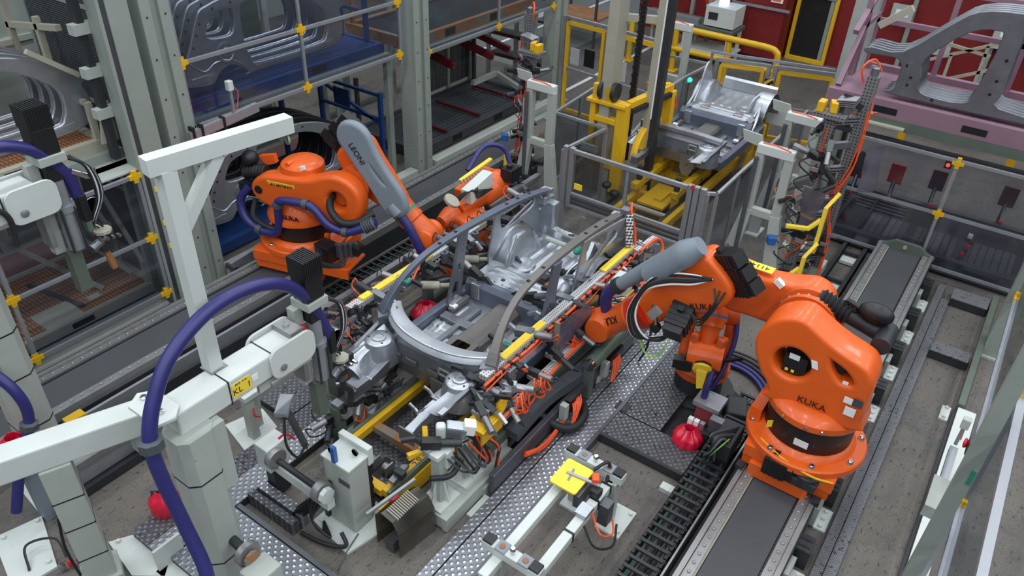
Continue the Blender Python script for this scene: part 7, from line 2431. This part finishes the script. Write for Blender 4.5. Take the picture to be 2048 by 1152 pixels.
t = side_tool('long clamping frame with yellow covered drilled beam along the far side of the car body', 5.55, 1, 31)
MB().lathe((6.9, 5.62, .95), Z, [(-.2, .06), (.2, .06), (.21, .04)], 14).obj('weld_cylinder', 'galvd', t)
MB().cbox((6.75, 5.6, .7), (.14, .16, .2)).obj('orange_block', 'cable', t, .02)
t = side_tool('long clamping frame with yellow covered drilled beam along the near side of the car body', 3.60, -1, 32)
MB().cbox((7.30, 3.30, 1.14), (.34, .20, .22), rot(Z, 4)).obj('junction_box', 'white', t, .008)
MB().cbox((7.30, 3.19, 1.03), (.34, .01, .03)).obj('yellow_edge', 'ybar', t)
b = MB()
for k in range(6):
    b.lathe((7.12, 3.24 + .025 * k, 1.10), -X, [(0, .014), (.05, .014)], 8)
b.each('box_gland', 'chrome', t)
rw = [[(6.02 + .20 * j, 3.40 - .02 * j + .03 * math.sin(i * 1.1 + j), 1.24 - .085 * i * (1 - .05 * j)) for j in range(4)] for i in range(9)]
MB().surf(rw, True, .002).obj('plastic_sheet', 'film', t)
MB().bar((6.02, 3.42, 1.28), (6.02, 3.42, .56), .06, .03).obj('sheet_batten', 'rust', t)
RC.seed(77)
for k in range(12):
    cable_run(t, [(6.2 + RC.uniform(-.1, .2), 3.36, .95), (6.3 + RC.uniform(-.1, .2), 3.32, .82), (6.25, 3.33, .74)], .007, 'cable', 1, .03)
for k in range(7):
    x = 5.0 + .09 * k
    cable_run(t, [(x, 3.28, .92), (x - .08, 3.22, 1.0), (x - .12, 3.16, .86), (x + .06, 3.2, .74), (x + .1, 3.3, .80)], .010, 'cable', 1, .03)
for k in range(8):
    cable_run(t, [(6.8 + .05 * k, 3.3, 1.06), (6.85 + .04 * k, 3.12, 1.14), (6.95 + .03 * k, 3.06, .98), (6.9, 3.2, .84)], .008, RC.choice(('rubber', 'paper', 'greend', 'ghose')), 1, .03)
MB().tube([(8.1, 3.45, 1.2), (8.45, 3.38, 1.25), (8.5, 3.3, 1.1), (8.3, 3.3, .95)], .02, 8).obj('cable', 'cable', t)
MB().bar((8.05, 3.60, 1.24), (8.2, 3.72, 1.62), .09, .07).obj('rear_arm', 'dotw', t)
MB().bar((8.1, 3.5, 1.16), (8.52, 3.44, 1.2), .09, .07).obj('rear_beam', 'dotw', t)
cable_run(t, [(8.16, 3.56, 1.22), (8.22, 3.62, 1.4), (8.22, 3.7, 1.62), (8.3, 3.75, 1.74)], .018, 'cable', 1, 0)
MB().cbox((8.22, 3.78, 1.62), (.12, .12, .12)).obj('rear_clamp', 'galvd', t, .01)
# machine base right of the conveyor
t = thing('machine_base', 'long grey machine base with green grey cylinder along the walkway beside the car', 'machine base', (6, 3.2, 0))
MB().box(4.45, 7.6, 3.13, 3.20, .05, .34).obj('side_beam', 'alud', t, .008)
MB().box(4.4, 7.7, 3.22, 3.26, .0, .12).obj('lower_beam', 'pale', t)
MB().path([(5.0, 3.30, .40), (5.6, 3.28, .50), (6.2, 3.24, .42), (6.8, 3.22, .40)], .16, .14, Z, 5, True).obj('grey_duct', 'ghose', t)
MB().cyl((6.35, 3.10, .62), (7.25, 3.12, .62), .085, n=20).obj('green_cylinder', 'greencyl', t)
MB().cyl((6.28, 3.10, .62), (6.36, 3.10, .62), .07, n=16).obj('cylinder_head', 'chrome', t)
MB().box(6.28, 6.38, 3.06, 3.16, .12, .54).obj('cylinder_post', 'greend', t)
for x in (6.0, 6.95):
    MB().cbox((x, 3.08, .38), (.36, .05, .08)).obj('bellows_strip', 'black', t)
    MB().cbox((x - .28, 3.07, .34), (.08, .09, .22)).obj('valve_head', 'pale', t, .008)
    for k in range(7):
        cable_run(t, [(x - .12 + .03 * k, 3.05, .36), (x - .20 + .03 * k, 2.99, .30), (x - .28 + .012 * k, 2.96, .18)], .010, 'cable', 1, .008)
    MB().box(x - .34, x - .14, 3.12, 3.13, 0, .2).obj('bracket', 'white', t)
MB().tube([(6.2, 3.1, .14), (6.0, 2.94, .16), (5.75, 2.92, .16), (5.6, 3.05, .2), (5.55, 3.3, .3)], .05, 12).obj('grey_hose', 'rubber', t)
cable_run(t, [(5.7, 3.05, .18), (5.3, 3.06, .16), (5.0, 3.1, .2)], .02, 'cable', 3, .02)
MB().tube([(7.4, 3.1, .5), (7.5, 2.9, .56), (7.4, 2.86, .3), (7.3, 2.9, .12)], .014, 8).obj('cable', 'rubber', t)
# pedestals at the near front corner
def pedestal(parent, x, y, h):
    MB().box(x - .16, x + .16, y - .14, y + .14, .20, .235).obj('pedestal_foot', 'white', parent)
    MB().box(x - .06, x + .06, y - .06, y + .06, .235, h).obj('pedestal_post', 'pale', parent, .008)
    for q in (-1, 1):
        MB().prism([(.06, 0), (.15, 0), (.06, .26)], (x, y - .01, .235), X * q, Z, Y * .02).obj('pedestal_rib', 'white', parent)
        MB().prism([(.06, 0), (.13, 0), (.06, .26)], (x - .01, y, .235), Y * q, Z, X * .02).obj('pedestal_rib', 'white', parent)


t = thing('clamp_pedestal', 'pale pedestal pair with silver clamp head and yellow arm at the car front corner', 'pedestal', (4.2, 3.4, 0))
MB().box(3.80, 5.0, 3.24, 3.30, .02, .20).obj('base_side', 'pale', t)
MB().box(3.80, 5.0, 3.30, 3.64, .04, .20).obj('base_top', 'pale', t, .006)
MB().box(4.10, 4.42, 3.02, 3.22, 0, .03).obj('floor_plate', 'white', t)
pedestal(t, 3.98, 3.47, .86)
pedestal(t, 4.38, 3.46, .72)
MB().box(3.88, 4.10, 3.40, 3.60, .86, .92).obj('head_plate', 'white', t, .006)
MB().cbox((4.22, 3.44, 1.02), (.22, .13, .14), rot(Z, -50) @ rot(Y, 12)).obj('clamp_head', 'galv', t, .02)
MB().cbox((4.30, 3.34, 1.05), (.12, .12, .13), rot(Z, -50) @ rot(Y, 12)).obj('white_cover', 'paper', t, .01)
MB().cbox((4.10, 3.54, 1.04), (.10, .10, .18), rot(Z, -50)).obj('white_lug', 'white', t, .03)
MB().cbox((4.05, 3.42, .80), (.12, .10, .22)).obj('valve_box', 'white', t, .01)
MB().path([(3.74, 3.66, .90), (3.92, 3.58, .90), (4.0, 3.66, 1.10)], .05, .07, Z, 0).obj('yellow_arm', 'yellow', t)
MB().box(4.42, 4.76, 3.28, 3.52, .84, .90).obj('yellow_table', 'yellow', t, .006)
MB().box(4.42, 4.76, 3.26, 3.29, .74, .90).obj('yellow_apron', 'yellow', t)
MB().prism([(0, 0), (.16, .05), (.16, .14), (.05, .12)], (4.78, 3.30, .86), X, V((0, .3, 1)), Y * .10).obj('yellow_horn', 'yellow', t)
MB().cbox((4.60, 3.40, .95), (.12, .10, .10)).obj('steel_block', 'galvd', t, .008)
RC.seed(12)
for k in range(9):
    cable_run(t, [(4.0 + .05 * k, 3.36, .86), (4.15 + .05 * k, 3.26, .58 - .02 * k), (4.35 + .03 * k, 3.28, .46), (4.5, 3.34, .68)], .012, RC.choice(('rubber', 'rubber', 'cable', 'ghose')), 1, .03)
for k in range(4):
    cable_run(t, [(4.5, 3.3, .8), (4.62, 3.22, .6), (4.62, 3.2, .4), (4.55, 3.18, .12)], .012, 'cable' if k % 2 else 'rubber', 1, .03)
cable_run(t, [(3.82, 3.45, .66), (4.0, 3.34, .62), (4.18, 3.34, .70)], .03, 'rubber', 1, 0)
clamp(t, (3.92, 3.56, 1.0), (-.6, .6, .1), 1.3)
clamp(t, (4.62, 3.46, 1.0), (.3, .6, .2), 1.2)
t = thing('corner_clamp_unit', 'grey clamp unit on a pale bracket under the near end of the windscreen cowl', 'clamp', (4.9, 3.5, 0))
MB().box(4.70, 4.95, 3.36, 3.62, .78, .86).obj('bracket_beam', 'cream', t, .008)
MB().box(4.75, 4.90, 3.42, 3.56, 0, .78).obj('bracket_post', 'greend', t)
RC.seed(9)
for k in range(7):
    clamp(t, (4.72 + .07 * k, 3.40 + .05 * (k % 4), .94 + .03 * (k % 3)), (RC.uniform(-.5, .5), RC.uniform(-1, 1), RC.uniform(-.2, .6)), 1.2, ('galv', 'alu', 'dark'))
t = thing('corner_clamp_unit', 'black clamp unit on pale arm at the far end of the windscreen cowl', 'clamp', (4.9, 5.4, 0))
MB().bar((4.55, 5.72, .98), (5.0, 5.36, .98), .12, .10).obj('bracket_beam', 'greend', t, .008)
MB().box(4.55, 4.70, 5.56, 5.72, 0, .92).obj('bracket_post', 'greend', t)
for k in range(8):
    clamp(t, (4.62 + .06 * k, 5.34 + .07 * (k % 4), 1.06 + .04 * (k % 3)), (RC.uniform(-.5, .5), RC.uniform(-1, 1), RC.uniform(-.2, .6)), 1.25, ('black', 'dark', 'galvd'))
MB().tube([(4.5, 5.62, 1.0), (4.4, 5.66, 1.08), (4.3, 5.7, 1.02)], .02, 8).obj('yellow_hook', 'ybar', t)
# posts under the far front rail
for k, (x, y, h, m) in enumerate(((4.02, 4.96, .62, 'greend'), (4.34, 4.96, .70, 'grey'), (4.72, 4.98, .58, 'pale'))):
    tt = thing('support_post', ('dark green grey support post under the far front rail tip', 'grey support post with gusset under the far front rail', 'pale support post behind the gusseted one under the wheel arch')[k], 'post', (x, y, 0))
    MB().box(x - .06, x + .06, y - .06, y + .06, .02, h).obj('post', m, tt, .008)
    MB().box(x - .14, x + .14, y - .12, y + .12, 0, .02).obj('foot_plate', m, tt)
    MB().prism([(.06, 0), (.14, 0), (.06, .3)], (x, y - .01, .02), -X, Z, Y * .02).obj('gusset', m, tt)
    MB().cbox((x, y - .02, h + .03), (.1, .12, .06)).obj('rest_block', 'galvd', tt, .006)
    RC.seed(k + 50)
    for q in range(3):
        clamp(tt, (x + RC.uniform(-.05, .1), y + RC.uniform(-.1, .12), h - .05 - .1 * q), (RC.uniform(-1, 1), RC.uniform(-1, 1), .2), 1.1, ('black', 'dark', 'galvd'))
# weld guns reaching into the door openings
for k, (x, y, s_) in enumerate(((6.15, 5.24, 1), (6.95, 5.22, 1))):
    tt = thing('weld_gun', ('cream weld gun cylinder reaching over the far sill above the red bag', 'cream weld gun cylinder reaching over the far sill before the wheelhouse')[k], 'weld gun', (x, y, .8))
    MB().lathe((x - .20, y + .18, .98), V((.75, -.62, -.15)), [(0, .04), (.02, .055), (.24, .055), (.26, .03), (.40, .03)], 14).obj('gun_cylinder', 'cream', tt)
    MB().path([(x - .1, y + .2, .92), (x + .16, y + .1, .92), (x + .26, y - .06, .90)], .06, .05, Z, 3).obj('gun_arm', 'black', tt)
    MB().path([(x + .02, y + .06, .96), (x + .2, y - .02, .94), (x + .28, y - .02, .88)], .05, .05, Z, 3).obj('gun_jaw', 'alud', tt)
    MB().tube([(x - .2, y + .18, 1.0), (x - .3, y + .2, 1.1), (x - .1, y + .26, 1.2)], .012, 6).obj('cable', 'cable', tt)
    MB().bar((x - .06, y + .24, 1.3), (x - .08, y + .22, .96), .06, .06).obj('gun_hanger', 'black', tt)

# ---- test fixture with yellow plate
t = thing('test_fixture', 'pale twin beam floor fixture with yellow lid plate before the right cable chain', 'fixture', (4.4, 2.2, 0))
for y in (2.42, 2.05):
    MB().box(3.3, 4.95, y - .05, y + .05, .50, .60).obj('long_beam', 'white', t, .01)
for x, y0, y1 in ((4.97, 1.92, 2.58), (3.58, 1.98, 2.60)):
    MB().box(x - .055, x + .055, y0, y1, .60, .70).obj('cross_beam', 'white', t, .008)
    for y in (y0 + .06, y1 - .06):
        MB().box(x - .05, x + .05, y - .05, y + .05, .70, .73).obj('black_pad', 'black', t)
    for y in (y0 + .17, y1 - .2):
        MB().box(x - .06, x + .06, y - .055, y + .055, .70, .715).obj('rest_plate', 'cover', t)
        MB().lathe((x, y, .715), Z, [(0, .03), (.008, .028)], 12).obj('rest_pin', 'rust', t)
    MB().lathe((x, (y0 + y1) / 2, .70), Z, [(0, .02), (.05, .02), (.055, .03), (.08, .02)], 10).obj('locating_pin', 'chrome', t)
for x, y in ((4.95, 2.02), (4.95, 2.42), (3.58, 2.42)):
    MB().box(x - .06, x + .06, y - .06, y + .06, .03, .60).obj('post', 'pale', t, .008)
s = MB().box(4.78, 5.18, 1.80, 2.08, 0, .03)
for p in ((4.84, 1.84), (5.12, 1.84), (5.12, 2.02)):
    s.cyl((p[0], p[1], .03), (p[0], p[1], .06), .02, n=8)
s.obj('foot_plate', 'white', t)
MB().box(4.8, 5.1, 2.34, 2.52, 0, .03).obj('foot_plate', 'white', t)
MB().box(3.45, 3.72, 2.3, 2.54, 0, .03).obj('foot_plate', 'white', t)
MB().plate(rrect(4.47, 4.84, 2.19, 2.49, .03), [], (0, 0, .70), X, Y, .025, .004).obj('yellow_lid', 'ybar', t)
b = MB().bar((4.66, 2.40, .72), (4.70, 2.05, .72), .03, .02)
b.obj('lid_strap', 'alu', t)
MB().bar((4.58, 2.335, .716), (4.74, 2.365, .716), .02, .008).obj('lid_mark', 'cover', t)
MB().box(4.50, 4.80, 2.16, 2.22, .50, .66).obj('lid_hinge', 'alud', t)
MB().cbox((4.68, 1.94, .44), (.13, .11, .28)).obj('grey_cylinder_box', 'alud', t, .01)
MB().cbox((4.66, 2.06, .66), (.10, .10, .09)).obj('black_valve', 'black', t, .01)
MB().cbox((4.74, 2.12, .74), (.10, .07, .07), rot(Z, 30)).obj('orange_plug', 'cable', t, .01)
MB().cbox((4.42, 2.05, .63), (.16, .13, .05)).obj('sensor_plate', 'galv', t, .006)
for x in (4.15, 4.62, 4.86):
    MB().box(x - .012, x + .012, 1.994, 2.106, .494, .606).obj('beam_strap', 'black', t)
MB().tube([(4.5, 2.0, .55), (4.4, 1.84, .46), (4.55, 1.78, .36), (4.7, 1.86, .36)], .010, 6).obj('cable', 'cable', t)
MB().tube([(4.35, 2.0, .52), (4.3, 1.84, .38), (4.5, 1.74, .26), (4.72, 1.82, .3)], .012, 6).obj('cable', 'rubber', t)
MB().tube([(4.84, 2.2, .72), (4.96, 2.12, .78), (4.96, 2.08, .70), (4.86, 2.06, .60)], .018, 8).obj('cable', 'rubber', t)
s = MB().box(5.62, 5.72, 1.62, 1.76, 0, .06)
single(s, 'floor_marker', 'white', 'small white block on the floor at the walkway plate end beside the cable chain', 'block')
# right roller near the bottom edge
t = thing('roller_shaft', 'short dark drive shaft with bearing disc and white post at the bottom picture edge', 'shaft', (2.3, 4.2, 0))
MB().cyl((2.25, 4.62, .62), (2.22, 4.22, .62), .045, n=16).obj('shaft', 'dark', t)
MB().lathe((2.22, 4.2, .62), -Y, [(-.05, .06), (-.04, .12), (.02, .12), (.03, .06)], 22).obj('bearing_disc', 'steel', t)
MB().lathe((2.21, 4.15, .62), -Y, [(0, .08), (.03, .08), (.04, .03)], 10).obj('bearing_cap', 'rust', t)
MB().box(2.06, 2.34, 3.9, 4.14, 0, .60).obj('bearing_post', 'pale', t, .02)
